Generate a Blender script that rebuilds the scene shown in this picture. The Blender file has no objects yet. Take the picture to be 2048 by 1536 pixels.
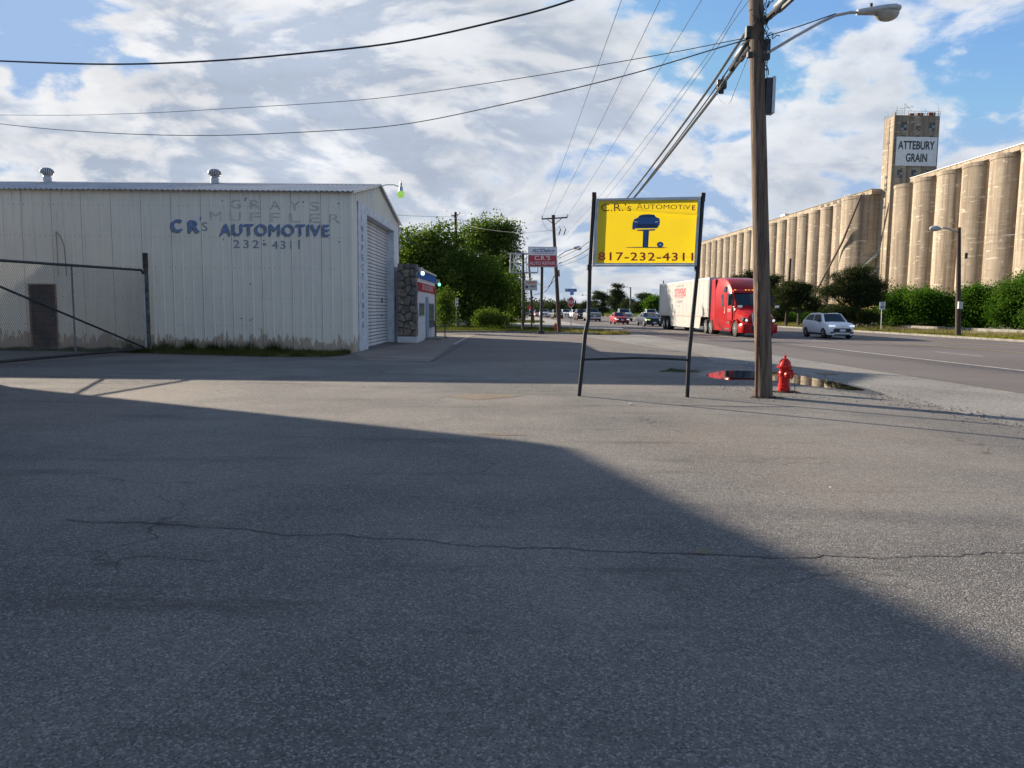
import bpy, bmesh, math, random
import numpy as np
from mathutils import Vector, Matrix, noise
random.seed(7); rng = np.random.default_rng(7)
R = math.radians
sc = bpy.context.scene
COL = sc.collection

# ------------------------------------------------------------------ camera, sky, sun, exposure
F = 1480.0; PITCH = R(5.765); ROLL = 0.010; EYE = Vector((0, 0, 1.65))
cam_d = bpy.data.cameras.new("camera"); cam = bpy.data.objects.new("camera", cam_d); COL.objects.link(cam)
cam_d.sensor_width = 36; cam_d.lens = F / 2048 * 36; cam_d.clip_start = 0.05; cam_d.clip_end = 6000
CM = (Matrix.Rotation(math.pi / 2 - PITCH, 3, 'X') @ Matrix.Rotation(ROLL, 3, 'Z'))
cam.matrix_world = Matrix.Translation(EYE) @ CM.to_4x4()
sc.camera = cam

SUN = Vector((-2.22, 1.82, 1.0)).normalized()          # towards the sun
SUN_EL = math.asin(SUN.z); SUN_AZ = math.atan2(SUN.x, SUN.y)
sc.view_settings.view_transform = 'Standard'; sc.view_settings.look = 'None'
sc.view_settings.gamma = 1; sc.view_settings.use_curve_mapping = False
sc.view_settings.exposure = 1.83
sc.cycles.use_denoising = True
sc.cycles.max_bounces = 6; sc.cycles.transparent_max_bounces = 8

sl = bpy.data.lights.new("sun", 'SUN'); sl.energy = 3.2; sl.angle = R(0.55); sl.color = (1.0, 0.86, 0.68)
so = bpy.data.objects.new("sun", sl); COL.objects.link(so)
so.rotation_euler = (-SUN).to_track_quat('-Z', 'Y').to_euler(); so.location = (-40, 30, 40)

def nd(nt, typ, **kw):
    n = nt.nodes.new(typ)
    for k, v in kw.items():
        if k.startswith('i_'):
            key = k[2:]
            key = int(key) if key.isdigit() else key.replace('_', ' ')
            n.inputs[key].default_value = v
        else: setattr(n, k, v)
    return n
def ramp(nt, src, stops, interp='LINEAR'):
    r = nt.nodes.new('ShaderNodeValToRGB'); r.color_ramp.interpolation = interp
    el = r.color_ramp.elements
    while len(el) < len(stops): el.new(0.5)
    for e, (p, c) in zip(el, stops):
        e.position = p; e.color = c if len(c) == 4 else (*c, 1)
    if src is not None: nt.links.new(src, r.inputs[0])
    return r.outputs[0]
def math_(nt, op, a, b=None, c=None, clamp=False):
    m = nt.nodes.new('ShaderNodeMath'); m.operation = op; m.use_clamp = clamp
    for i, v in enumerate((a, b, c)):
        if v is None: continue
        if isinstance(v, (int, float)): m.inputs[i].default_value = v
        else: nt.links.new(v, m.inputs[i])
    return m.outputs[0]
def vmath(nt, op, a, b=None):
    m = nt.nodes.new('ShaderNodeVectorMath'); m.operation = op
    for i, v in enumerate((a, b)):
        if v is None: continue
        if isinstance(v, (tuple, list, Vector)): m.inputs[i].default_value = v
        else: nt.links.new(v, m.inputs[i])
    return m.outputs['Value'] if op in ('DOT_PRODUCT', 'LENGTH', 'DISTANCE') else m.outputs[0]
def mixc(nt, fac, a, b, mode='MIX'):
    m = nt.nodes.new('ShaderNodeMix'); m.data_type = 'RGBA'; m.blend_type = mode
    for s, v in ((0, fac), (6, a), (7, b)):
        if isinstance(v, (int, float)): m.inputs[s].default_value = v
        elif isinstance(v, (tuple, list)): m.inputs[s].default_value = (*v, 1) if len(v) == 3 else v
        else: nt.links.new(v, m.inputs[s])
    return m.outputs[2]
def sstep(nt, v, lo, hi, a=0.0, b=1.0):
    m = nt.nodes.new('ShaderNodeMapRange'); m.interpolation_type = 'SMOOTHSTEP'
    nt.links.new(v, m.inputs[0])
    for i, x in zip((1, 2, 3, 4), (lo, hi, a, b)): m.inputs[i].default_value = x
    return m.outputs[0]

def ray(px, py):
    return (CM @ Vector(((px - 1024) / F, -(py - 768) / F, -1))).normalized()
def at(px, py, Y):
    d = ray(px, py); return EYE + d * (Y / d.y)
def gp(px, py, z=0.0):
    d = ray(px, py); return EYE + d * ((z - EYE.z) / d.z)

LOBES = [(640, 180, .50, .13), (860, 60, .30, .07), (560, 300, .30, .07), (330, 230, .22, .05), (60, 250, .16, .06), (640, 20, .22, .03),
         (110, 110, .12, -.14), (560, 20, .09, -.10), (330, 60, .12, .04), (30, 20, .14, .07), (20, 180, .12, .06), (1750, 130, .34, -.018), (1350, 120, .12, -.035), (1620, 330, .35, .055), (1860, 250, .2, .05), (1250, 220, .16, .06),
         (1080, 300, .2, .05), (1900, 40, .2, -.03), (1650, 60, .12, -.04), (120, 340, .12, .04), (1180, 30, .14, .04), (1250, 500, .16, -.06)]
SKYTINT = (0.82, 0.93, 1.05)
world = bpy.data.worlds.new("World"); sc.world = world; world.use_nodes = True
nt = world.node_tree; nt.nodes.clear()
sky = nd(nt, 'ShaderNodeTexSky', sky_type='NISHITA', sun_disc=False)
sky.sun_elevation = SUN_EL; sky.sun_rotation = SUN_AZ; sky.air_density = 1.0; sky.dust_density = 0.25; sky.ozone_density = 2.5
tc = nd(nt, 'ShaderNodeTexCoord'); dirv = vmath(nt, 'NORMALIZE', tc.outputs['Generated'])
sp = nd(nt, 'ShaderNodeSeparateXYZ'); nt.links.new(dirv, sp.inputs[0])
zz = math_(nt, 'ADD', math_(nt, 'MAXIMUM', sp.outputs[2], 0.0), 0.42)
cb = nd(nt, 'ShaderNodeCombineXYZ')
nt.links.new(math_(nt, 'DIVIDE', sp.outputs[0], zz), cb.inputs[0]); nt.links.new(math_(nt, 'DIVIDE', sp.outputs[1], zz), cb.inputs[1])
nt.links.new(math_(nt, 'MULTIPLY', sp.outputs[2], 2.2), cb.inputs[2])
warp = nd(nt, 'ShaderNodeTexNoise', i_Scale=1.3, i_Detail=2.0); nt.links.new(cb.outputs[0], warp.inputs['Vector'])
wv = vmath(nt, 'ADD', cb.outputs[0], vmath(nt, 'SCALE', vmath(nt, 'SUBTRACT', warp.outputs['Color'], (0.5, 0.5, 0.5))))
wv.node.inputs[1].links[0].from_node.inputs['Scale'].default_value = 0.45
def field(vec):
    n1 = nd(nt, 'ShaderNodeTexNoise', i_Scale=2.5, i_Detail=4.0, i_Roughness=0.5); nt.links.new(vec, n1.inputs['Vector'])
    n2 = nd(nt, 'ShaderNodeTexNoise', i_Scale=6.5, i_Detail=8.0, i_Roughness=0.60); nt.links.new(vec, n2.inputs['Vector'])
    v1 = nd(nt, 'ShaderNodeTexVoronoi', i_Scale=11.0); nt.links.new(vec, v1.inputs['Vector'])
    d = math_(nt, 'ADD', math_(nt, 'MULTIPLY', n1.outputs[0], 0.55), math_(nt, 'MULTIPLY', n2.outputs[0], 0.40))
    return math_(nt, 'ADD', d, math_(nt, 'MULTIPLY', math_(nt, 'SUBTRACT', 0.55, v1.outputs['Distance']), 0.09))
n_fine = nd(nt, 'ShaderNodeTexNoise', i_Scale=3.4, i_Detail=6.0, i_Roughness=0.62); nt.links.new(vmath(nt, 'ADD', cb.outputs[0], (3.1, 7.7, 1.3)), n_fine.inputs['Vector'])
dens0 = field(wv)
densS = field(vmath(nt, 'ADD', wv, (-0.045, 0.026, 0.055)))
def lobe(px, py, rad, amp):      # a cloud bank (or a gap) standing in one direction of the sky
    d = ray(px, py)
    dp = vmath(nt, 'DISTANCE', dirv, tuple(d))
    return math_(nt, 'MULTIPLY', sstep(nt, dp, 0.0, rad, 1.0, 0.0), amp)
dens = dens0
for a in LOBES:
    dens = math_(nt, 'ADD', dens, lobe(*a))
cover = sstep(nt, dens, 0.478, 0.560)
thick = sstep(nt, dens, 0.49, 0.64)
lit = sstep(nt, math_(nt, 'SUBTRACT', dens0, densS), -0.055, 0.075)
glow = sstep(nt, vmath(nt, 'DISTANCE', dirv, tuple(SUN)), 0.25, 1.5, 1.0, 0.0)
white = mixc(nt, glow, (4.2, 4.3, 4.5), (4.9, 4.8, 4.7))
grey = mixc(nt, glow, (2.7, 3.0, 3.5), (2.35, 2.68, 3.25))
shade = math_(nt, 'MULTIPLY', thick, math_(nt, 'SUBTRACT', 1.12, math_(nt, 'MULTIPLY', lit, 0.9)), clamp=True)
ccol = mixc(nt, shade, white, grey)
ccol = vmath(nt, 'SCALE', ccol); ccol.node.inputs['Scale'].default_value = 1.0; nt.links.new(sstep(nt, n_fine.outputs[0], 0.30, 0.70, 0.86, 1.10), ccol.node.inputs['Scale'])
low = sstep(nt, sp.outputs[2], 0.0, 0.22, 1.0, 0.0)
skyc = mixc(nt, 1.0, sky.outputs[0], SKYTINT, 'MULTIPLY')
skyc = vmath(nt, 'MINIMUM', skyc, (1.75, 2.55, 3.9))
skyc = mixc(nt, math_(nt, 'MULTIPLY', low, 0.8), skyc, (2.05, 2.5, 3.05))
base = mixc(nt, math_(nt, 'MULTIPLY', cover, 0.92), skyc, ccol)
bg = nd(nt, 'ShaderNodeBackground', i_Strength=0.058); nt.links.new(base, bg.inputs[0])
ow = nd(nt, 'ShaderNodeOutputWorld'); nt.links.new(bg.outputs[0], ow.inputs[0])

# ------------------------------------------------------------------ materials
MATS = {}
def mat(name, col, rough=0.7, metal=0.0, var=0.0, vscale=3.0, bump=0.0, bscale=40.0, emit=0.0, spec=None, col2=None, coat=0.0, stretch=None, alpha=None):
    if name in MATS: return MATS[name]
    m = bpy.data.materials.new(name); m.use_nodes = True; n = m.node_tree; b = n.nodes['Principled BSDF']
    b.inputs['Base Color'].default_value = (*col, 1); b.inputs['Roughness'].default_value = rough; b.inputs['Metallic'].default_value = metal
    if coat: b.inputs['Coat Weight'].default_value = coat; b.inputs['Coat Roughness'].default_value = 0.06
    if spec is not None: b.inputs['Specular IOR Level'].default_value = spec
    if var or bump:
        t = n.nodes.new('ShaderNodeTexCoord'); vec = t.outputs['Object']
        if stretch: vec = vmath(n, 'MULTIPLY', vec, stretch)
    if var:
        no = nd(n, 'ShaderNodeTexNoise', i_Scale=vscale, i_Detail=8.0, i_Roughness=0.65); n.links.new(vec, no.inputs['Vector'])
        c2 = col2 or tuple(c * (1 - var) for c in col)
        n.links.new(mixc(n, sstep(n, no.outputs[0], 0.35, 0.65), col, c2), b.inputs['Base Color'])
    if bump:
        nb = nd(n, 'ShaderNodeTexNoise', i_Scale=bscale, i_Detail=5.0); n.links.new(vec, nb.inputs['Vector'])
        bp = nd(n, 'ShaderNodeBump', i_Strength=0.6, i_Distance=bump); n.links.new(nb.outputs[0], bp.inputs['Height']); n.links.new(bp.outputs[0], b.inputs['Normal'])
    if emit:
        b.inputs['Emission Color'].default_value = (*col, 1); b.inputs['Emission Strength'].default_value = emit
    MATS[name] = m; return m

def ground_mat(name, a, b_, speck, warm, grain=90.0, bump=0.006, patch=0.35, rough=0.9, streak=0.0, crackamt=0.0):
    m = bpy.data.materials.new(name); m.use_nodes = True; n = m.node_tree; bs = n.nodes['Principled BSDF']
    t = n.nodes.new('ShaderNodeTexCoord'); v = t.outputs['Object']
    big = nd(n, 'ShaderNodeTexNoise', i_Scale=patch, i_Detail=9.0, i_Roughness=0.6); n.links.new(v, big.inputs['Vector'])
    c = mixc(n, sstep(n, big.outputs[0], 0.36, 0.64), a, b_)
    wn = nd(n, 'ShaderNodeTexNoise', i_Scale=patch * 0.5, i_Detail=6.0, i_Roughness=0.55); n.links.new(vmath(n, 'ADD', v, (31, 17, 3)), wn.inputs['Vector'])
    c = mixc(n, math_(n, 'MULTIPLY', sstep(n, wn.outputs[0], 0.50, 0.66), 0.55), c, warm)
    # stones in the binder: every voronoi cell has its own tone
    vo = nd(n, 'ShaderNodeTexVoronoi', i_Scale=grain); n.links.new(v, vo.inputs['Vector'])
    sv = nd(n, 'ShaderNodeSeparateColor'); n.links.new(vo.outputs['Color'], sv.inputs[0])
    light = math_(n, 'MULTIPLY', sstep(n, sv.outputs[0], 0.60, 0.98), 0.58)
    c = mixc(n, light, c, speck)
    dark = math_(n, 'MULTIPLY', sstep(n, sv.outputs[1], 0.55, 0.95), 0.55)
    c = mixc(n, dark, c, tuple(x * 0.33 for x in a))
    v2 = nd(n, 'ShaderNodeTexVoronoi', i_Scale=grain * 0.33); n.links.new(v, v2.inputs['Vector'])
    s2 = nd(n, 'ShaderNodeSeparateColor'); n.links.new(v2.outputs['Color'], s2.inputs[0])
    c = mixc(n, math_(n, 'MULTIPLY', sstep(n, s2.outputs[0], 0.93, 1.0), 0.22), c, speck)
    fn = nd(n, 'ShaderNodeTexNoise', i_Scale=grain * 0.16, i_Detail=5.0, i_Roughness=0.75); n.links.new(v, fn.inputs['Vector'])
    c = mixc(n, math_(n, 'MULTIPLY', sstep(n, fn.outputs[0], 0.52, 0.72), 0.30), c, tuple(x * 0.5 for x in a))
    ol = nd(n, 'ShaderNodeTexNoise', i_Scale=0.9, i_Detail=7.0, i_Roughness=0.7, i_Distortion=0.6); n.links.new(vmath(n, 'ADD', v, (7, 3, 0)), ol.inputs['Vector'])
    c = mixc(n, math_(n, 'MULTIPLY', sstep(n, ol.outputs[0], 0.62, 0.72), 0.42), c, tuple(x * 0.5 for x in a))
    c = mixc(n, math_(n, 'MULTIPLY', sstep(n, ol.outputs[0], 0.40, 0.30), 0.35), c, tuple(x * 1.12 for x in b_))
    if streak:
        sn = nd(n, 'ShaderNodeTexNoise', i_Scale=1.0, i_Detail=8.0, i_Roughness=0.7); n.links.new(vmath(n, 'MULTIPLY', v, (0.25, 1.7, 1)), sn.inputs['Vector'])
        c = mixc(n, math_(n, 'MULTIPLY', sstep(n, sn.outputs[0], 0.53, 0.70), streak), c, tuple(x * 0.45 for x in a))
    if crackamt:
        wv_ = nd(n, 'ShaderNodeTexNoise', i_Scale=1.3, i_Detail=4.0); n.links.new(v, wv_.inputs['Vector'])
        cv = vmath(n, 'ADD', v, vmath(n, 'SCALE', wv_.outputs['Color'])); cv.node.inputs[1].links[0].from_node.inputs['Scale'].default_value = 0.9
        ed = nd(n, 'ShaderNodeTexVoronoi', feature='DISTANCE_TO_EDGE', i_Scale=0.33); n.links.new(cv, ed.inputs['Vector'])
        cm = nd(n, 'ShaderNodeTexNoise', i_Scale=0.5, i_Detail=3.0); n.links.new(v, cm.inputs['Vector'])
        cr = math_(n, 'MULTIPLY', sstep(n, ed.outputs['Distance'], 0.0, 0.006, 1.0, 0.0), sstep(n, cm.outputs[0], 0.50, 0.62))
        c = mixc(n, math_(n, 'MULTIPLY', cr, crackamt), c, (0.015, 0.015, 0.015))
    n.links.new(c, bs.inputs['Base Color']); bs.inputs['Roughness'].default_value = rough
    bs.inputs['Specular IOR Level'].default_value = 0.35
    nb = nd(n, 'ShaderNodeTexNoise', i_Scale=grain * 1.1, i_Detail=4.0, i_Roughness=0.7); n.links.new(v, nb.inputs['Vector'])
    h = math_(n, 'ADD', math_(n, 'MULTIPLY', vo.outputs['Distance'], -0.8), nb.outputs[0])
    bp = nd(n, 'ShaderNodeBump', i_Strength=0.9, i_Distance=bump); n.links.new(h, bp.inputs['Height']); n.links.new(bp.outputs[0], bs.inputs['Normal'])
    return m
M_lot = ground_mat('worn_asphalt', (0.118, 0.114, 0.110), (0.200, 0.187, 0.170), (0.42, 0.40, 0.37), (0.220, 0.180, 0.145), grain=105.0, bump=0.008, streak=0.5, crackamt=0.6)
M_fore = ground_mat('smooth_forecourt', (0.125, 0.110, 0.102), (0.16, 0.142, 0.13), (0.25, 0.23, 0.2), (0.17, 0.135, 0.11), grain=120, bump=0.003, streak=0.4, crackamt=0.6)
M_apron = ground_mat('chip_gravel_shoulder', (0.175, 0.170, 0.160), (0.25, 0.24, 0.225), (0.5, 0.48, 0.44), (0.24, 0.20, 0.16), grain=60, bump=0.012, streak=0.2)
M_road = ground_mat('road_asphalt', (0.120, 0.104, 0.099), (0.155, 0.136, 0.128), (0.22, 0.2, 0.19), (0.145, 0.118, 0.11), grain=110, bump=0.004, patch=0.15, streak=0.25, crackamt=0.4)
M_conc = ground_mat('stained_concrete', (0.20, 0.165, 0.135), (0.25, 0.21, 0.175), (0.3, 0.27, 0.24), (0.18, 0.125, 0.095), grain=140, bump=0.002, patch=0.7, streak=0.3)
M_pale = ground_mat('pale_pavement', (0.27, 0.26, 0.24), (0.33, 0.31, 0.28), (0.4, 0.38, 0.35), (0.28, 0.24, 0.2), grain=90, bump=0.003)
M_earth = ground_mat('dry_earth', (0.13, 0.115, 0.07), (0.10, 0.11, 0.05), (0.2, 0.18, 0.12), (0.17, 0.14, 0.09), grain=25, bump=0.02)
M_grassg = ground_mat('turf_soil', (0.055, 0.075, 0.025), (0.10, 0.10, 0.045), (0.14, 0.14, 0.06), (0.13, 0.11, 0.06), grain=30, bump=0.02)

# ------------------------------------------------------------------ mesh helpers
class MB:
    def __init__(s): s.v = []; s.f = []
    def add(s, vs, fs):
        o = len(s.v); s.v += [tuple(v) for v in vs]; s.f += [tuple(i + o for i in f) for f in fs]; return s
    def box(s, x0, x1, y0, y1, z0, z1, M=None):
        vs = [Vector((x, y, z)) for z in (z0, z1) for y in (y0, y1) for x in (x0, x1)]
        if M is not None: vs = [M @ v for v in vs]
        return s.add(vs, [(0, 2, 3, 1), (4, 5, 7, 6), (0, 1, 5, 4), (2, 6, 7, 3), (0, 4, 6, 2), (1, 3, 7, 5)])
    def tube(s, pts, r, n=8, cap=True):
        pts = [Vector(p) for p in pts]; rs = r if isinstance(r, (list, tuple)) else [r] * len(pts)
        o = len(s.v); up = None
        for i, p in enumerate(pts):
            d = (pts[min(i + 1, len(pts) - 1)] - pts[max(i - 1, 0)]).normalized()
            if up is None: up = d.orthogonal().normalized()
            up = (up - d * up.dot(d)).normalized(); sd = d.cross(up)
            for k in range(n):
                a = 2 * math.pi * k / n; s.v.append(tuple(p + (up * math.cos(a) + sd * math.sin(a)) * rs[i]))
        for i in range(len(pts) - 1):
            for k in range(n):
                a = o + i * n + k; b = o + i * n + (k + 1) % n; s.f.append((a, b, b + n, a + n))
        if cap: s.f.append(tuple(o + k for k in range(n - 1, -1, -1))); s.f.append(tuple(o + (len(pts) - 1) * n + k for k in range(n)))
        return s
    def lathe(s, prof, n=20, M=None):       # prof: (r, z) from bottom to top
        o = len(s.v); M = M or Matrix()
        for r, z in prof:
            for k in range(n):
                a = 2 * math.pi * k / n; s.v.append(tuple(M @ Vector((r * math.cos(a), r * math.sin(a), z))))
        for i in range(len(prof) - 1):
            for k in range(n):
                a = o + i * n + k; b = o + i * n + (k + 1) % n; s.f.append((a, b, b + n, a + n))
        s.f.append(tuple(o + k for k in range(n - 1, -1, -1))); s.f.append(tuple(o + (len(prof) - 1) * n + k for k in range(n)))
        return s
    def prism(s, poly, ext):               # poly: 3-D points in a plane, ext: extrusion vector
        n = len(poly); a = [Vector(p) for p in poly]; b = [p + Vector(ext) for p in a]
        return s.add(a + b, [tuple(range(n - 1, -1, -1)), tuple(range(n, 2 * n))] + [(i, (i + 1) % n, n + (i + 1) % n, n + i) for i in range(n)])
    def poly(s, pts): return s.add(pts, [tuple(range(len(pts)))])
    def mesh(s, name):
        me = bpy.data.meshes.new(name); me.from_pydata(s.v, [], s.f); return me
    def build(s, name, m, parent=None, smooth=False, bevel=0, fix=True):
        me = s.mesh(name)
        if fix:
            bm = bmesh.new(); bm.from_mesh(me); bmesh.ops.recalc_face_normals(bm, faces=bm.faces)
            if bevel:
                ed = [e for e in bm.edges if len(e.link_faces) == 2 and e.calc_face_angle(0) > 0.6]
                bmesh.ops.bevel(bm, geom=ed, offset=bevel, segments=2, affect='EDGES', profile=0.7)
            bm.to_mesh(me); bm.free()
        return link(name, me, m, parent, smooth)
def link(name, me, m=None, parent=None, smooth=False):
    if m is not None and not me.materials: me.materials.append(m)
    if smooth:
        me.shade_smooth()
        try: me.set_sharp_from_angle(angle=R(38))
        except Exception: pass
    o = bpy.data.objects.new(name, me); COL.objects.link(o)
    if parent is not None: o.parent = parent
    return o
def tag(o, label=None, cat=None, group=None, kind=None):
    if label: o['label'] = label
    if cat: o['category'] = cat
    if group: o['group'] = group
    if kind: o['kind'] = kind
    return o
def thing(name, label, cat, loc=(0, 0, 0), rz=0.0, group=None):
    o = bpy.data.objects.new(name, None); COL.objects.link(o); o.location = loc; o.rotation_euler = (0, 0, rz); o.empty_display_size = 0.3
    return tag(o, label, cat, group)
def copy_tree(o, parent=None):
    c = o.copy(); COL.objects.link(c)
    if parent is not None: c.parent = parent
    for ch in list(o.children): copy_tree(ch, c)
    return c
def evaluated(o):
    dg = bpy.context.evaluated_depsgraph_get(); return bpy.data.meshes.new_from_object(o.evaluated_get(dg))

def text_bm(body, bold=0.0, shear=0.0, space=1.0):
    cu = bpy.data.curves.new('t', 'FONT'); cu.body = body; cu.offset = min(bold, 0.0); cu.shear = shear; cu.space_character = space; cu.resolution_u = 3
    ob = bpy.data.objects.new('t', cu); COL.objects.link(ob)
    me = evaluated(ob); bpy.data.objects.remove(ob); bpy.data.curves.remove(cu)
    bm = bmesh.new(); bm.from_mesh(me); bpy.data.meshes.remove(me)
    bmesh.ops.triangulate(bm, faces=bm.faces)
    if bold > 0:                                   # heavier strokes: the same outlines struck again, each a hair in front of the last
        src = bm.verts[:] + bm.edges[:] + bm.faces[:]
        for k, (dx, dy) in enumerate(((1, 0), (-1, 0), (0, .8), (0, -.8), (.7, .6), (-.7, -.6)), 1):
            for v in [g for g in bmesh.ops.duplicate(bm, geom=src)['geom'] if isinstance(g, bmesh.types.BMVert)]: v.co += Vector((dx * bold, dy * bold, k * .0004))
    xs = [v.co.x for v in bm.verts]; ys = [v.co.y for v in bm.verts]
    for v in bm.verts: v.co = Vector(((v.co.x - min(xs)) / (max(xs) - min(xs)), (v.co.y - min(ys)) / (max(ys) - min(ys)), v.co.z))
    return bm
def text_on(name, body, m, parent, o, u, v, n, bold=0.0, shear=0.0, space=1.0, inv=None):
    """o: lower-left corner, u: full width vector, v: full height vector, n: small offset."""
    bm = text_bm(body, bold, shear, space); o, u, v, n = map(Vector, (o, u, v, n))
    out = u.cross(v).normalized()
    for w in bm.verts: w.co = o + u * w.co.x + v * w.co.y + n + out * w.co.z
    me = bpy.data.meshes.new(name); bm.to_mesh(me); bm.free()
    if inv is not None: me.transform(inv)
    return link(name, me, m, parent)
def quad_text(name, body, m, parent, bl, br, tl, off=(0, -0.006, 0), **k):
    bl, br, tl = Vector(bl), Vector(br), Vector(tl)
    return text_on(name, body, m, parent, bl, br - bl, tl - bl, off, **k)

RD = math.atan(54 / F)                      # heading of the road against the buildings
def rd(t, s, z=0.0):                         # road frame: t across, s along
    return Vector((t * math.cos(RD) - s * math.sin(RD), s * math.cos(RD) + t * math.sin(RD), z))
def rp(px, t, z=0.0, py=645):             # where the line 'px across the picture' meets the road-parallel line t
    d = ray(px, py); k = d.x / d.y; Y = t / (k * math.cos(RD) + math.sin(RD)); return Vector((k * Y, Y, z))

# ------------------------------------------------------------------ ground
def sheet(name, pts, z, m, kind='structure', parent=None, sub=0):
    mb = MB(); mb.poly([(p[0], p[1], z) for p in pts]); o = mb.build(name, m, parent)
    if o.data.polygons[0].normal.z < 0: o.data.flip_normals()
    if parent is None: tag(o, kind=kind)
    return o
def pxs(*a): return [gp(x, y) for x, y in a]
sheet('ground', [(-1500, -300), (1500, -300), (1500, 4500), (-1500, 4500)], -0.016, M_earth)
lot = sheet('parking_lot', [(-40, -12), (12.2, -12), (11.6, 6), gp(2048, 858), gp(1880, 815), gp(1730, 784), gp(1600, 748), gp(1500, 729), gp(1380, 722), gp(1180, 722), gp(860, 724), gp(735, 722), gp(560, 716), gp(300, 710), (-40, 28)], 0.0, M_lot)
sheet('forecourt', [(-40, 21), (0, 20), (6, 20.0), gp(1400, 708), gp(1300, 693), gp(1250, 686), gp(1150, 670), gp(1000, 664.5), gp(820, 666), (-40, 60)], -0.004, M_fore)
sheet('gravel_shoulder', [rd(6.0, -20), rd(11.5, -20), rd(11.3, 16), rd(11.1, 40), rd(11.0, 62), rd(9.6, 62), gp(1230, 668), gp(1000, 664), gp(1000, 690), rd(6, 20)], -0.008, M_apron)
rpts = [rd(11.6, -60), rd(11.4, 16), rd(11.2, 40), rd(11.0, 62), rd(11.0, 1200), rd(32.3, 1200), rd(32.3, -60)]
sheet('road', rpts, -0.012, M_road)
sheet('concrete_drive', [(-5.9, 27.2), gp(735, 721), gp(860, 723), gp(905, 690), gp(960, 667), (-3.6, 46), (-4.6, 37)], 0.004, M_conc)
# concrete joints and painted stall lines
M_line = mat('worn_white_paint', (0.62, 0.60, 0.55), 0.8, var=0.5, vscale=6)
def ribbon(name, pts, w, z, m, parent=None, kind=None):
    mb = MB(); pts = [Vector((p[0], p[1], 0)) for p in pts]; L = []; Rr = []
    for i, p in enumerate(pts):
        d = (pts[min(i + 1, len(pts) - 1)] - pts[max(i - 1, 0)]).normalized(); nrm = Vector((-d.y, d.x, 0)); ww = (w[i] if isinstance(w, list) else w) / 2
        L.append(p + nrm * ww + Vector((0, 0, z))); Rr.append(p - nrm * ww + Vector((0, 0, z)))
    n = len(pts); mb.add(L + Rr, [(i, n + i, n + i + 1, i + 1) for i in range(n - 1)])
    o = mb.build(name, m, parent)
    if o.data.polygons[0].normal.z < 0: o.data.flip_normals()
    if parent is None: tag(o, kind=kind or 'structure')
    return o
drive = bpy.data.objects['concrete_drive']; road = bpy.data.objects['road']; fore = bpy.data.objects['forecourt']
M_joint = mat('dark_joint', (0.05, 0.046, 0.042), 0.95, var=.6, vscale=14, col2=(0.085, 0.08, 0.072))
ribbon('joint', [gp(735, 712), gp(800, 714.5), gp(862, 717)], 0.05, 0.008, M_line, drive)
ribbon('joint', [gp(862, 724), gp(900, 703), gp(935, 683)], 0.04, 0.008, M_joint, drive)
ribbon('stall_line', [gp(908, 689), gp(935, 674)], 0.10, 0.008, M_line, drive)
ribbon('stall_line', [rd(15.9, -20), rd(15.9, 700)], 0.13, -0.004, M_line, road).name = 'edge_line'
for k in range(26):
    s0 = 4 + k * 12.2
    ribbon('lane_dash', [rd(19.55, s0), rd(19.55, s0 + 3.1)], 0.12, -0.004, M_line, road)
M_yel = mat('worn_yellow_paint', (0.55, 0.38, 0.06), 0.8, var=0.4, vscale=5)
for t in (23.2, 26.8): ribbon('centre_line', [rd(t, -20), rd(t, 700)], 0.12, -0.004, M_yel, road)
for k in range(26): ribbon('lane_dash', [rd(29.6, 2 + k * 12.2), rd(29.6, 5.1 + k * 12.2)], 0.12, -0.004, M_line, road)
# cracks in the lot
def wander(pxpts, n=26, amp=0.05):
    P = [gp(*p) for p in pxpts]; out = []
    for a, b in zip(P[:-1], P[1:]):
        for i in range(n): out.append(a.lerp(b, i / n))
    out.append(P[-1])
    return [Vector((p.x, p.y + amp * noise.noise(Vector((p.x * 2.1, p.y, 3))) * 2 + amp * .5 * noise.noise(Vector((p.x * 11, p.y, 8))) + random.uniform(-.013, .013), 0)) for p in out]
def crack(px, w, amp=0.05):
    pts = wander(px, amp=amp); ws = [w * (0.35 + 0.9 * abs(noise.noise(Vector((p.x * 5, p.y * 3, 1)))) + 0.2 * random.random()) for p in pts]
    ribbon('crack', pts, ws, 0.004, M_joint, lot)
crack([(130, 1040), (330, 1048), (600, 1068), (950, 1092), (1280, 1104), (1600, 1116), (1850, 1112), (2060, 1103)], 0.018, 0.06)
crack([(1500, 1185), (1560, 1170), (1690, 1140), (1790, 1150)], 0.007, 0.03)
crack([(480, 1022), (800, 1018), (1180, 1024)], 0.006, 0.03)
crack([(1450, 1070), (1560, 1078), (1700, 1070)], 0.006, 0.04)
crack([(1160, 690), (1215, 712), (1262, 738)], 0.04, 0.02)
M_dirt = ground_mat('brown_silt', (0.17, 0.13, 0.085), (0.21, 0.165, 0.115), (0.26, 0.22, 0.16), (0.14, 0.10, 0.07), grain=200, bump=0.001, patch=2)
def blob_px(pts, jitter=0.02):
    P = [gp(*p) for p in pts]; out = []
    for a, b in zip(P, P[1:] + P[:1]):
        for i in range(5):
            p = a.lerp(b, i / 5); out.append(Vector((p.x + random.uniform(-1, 1) * jitter * .3, p.y + random.uniform(-1, 1) * jitter * .3, 0)))
    return out
for pts in ([(890, 792), (950, 789), (1010, 790), (1045, 792), (1005, 796), (960, 800), (925, 797)], [(1630, 747), (1650, 745), (1680, 749), (1650, 750)],
            [(940, 867), (1010, 868), (1060, 871), (1000, 871)], [(1385, 1104), (1400, 1098), (1420, 1101), (1418, 1108), (1395, 1110)]):
    sheet('dirt_patch', blob_px(pts), 0.004, M_dirt, parent=lot)
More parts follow.
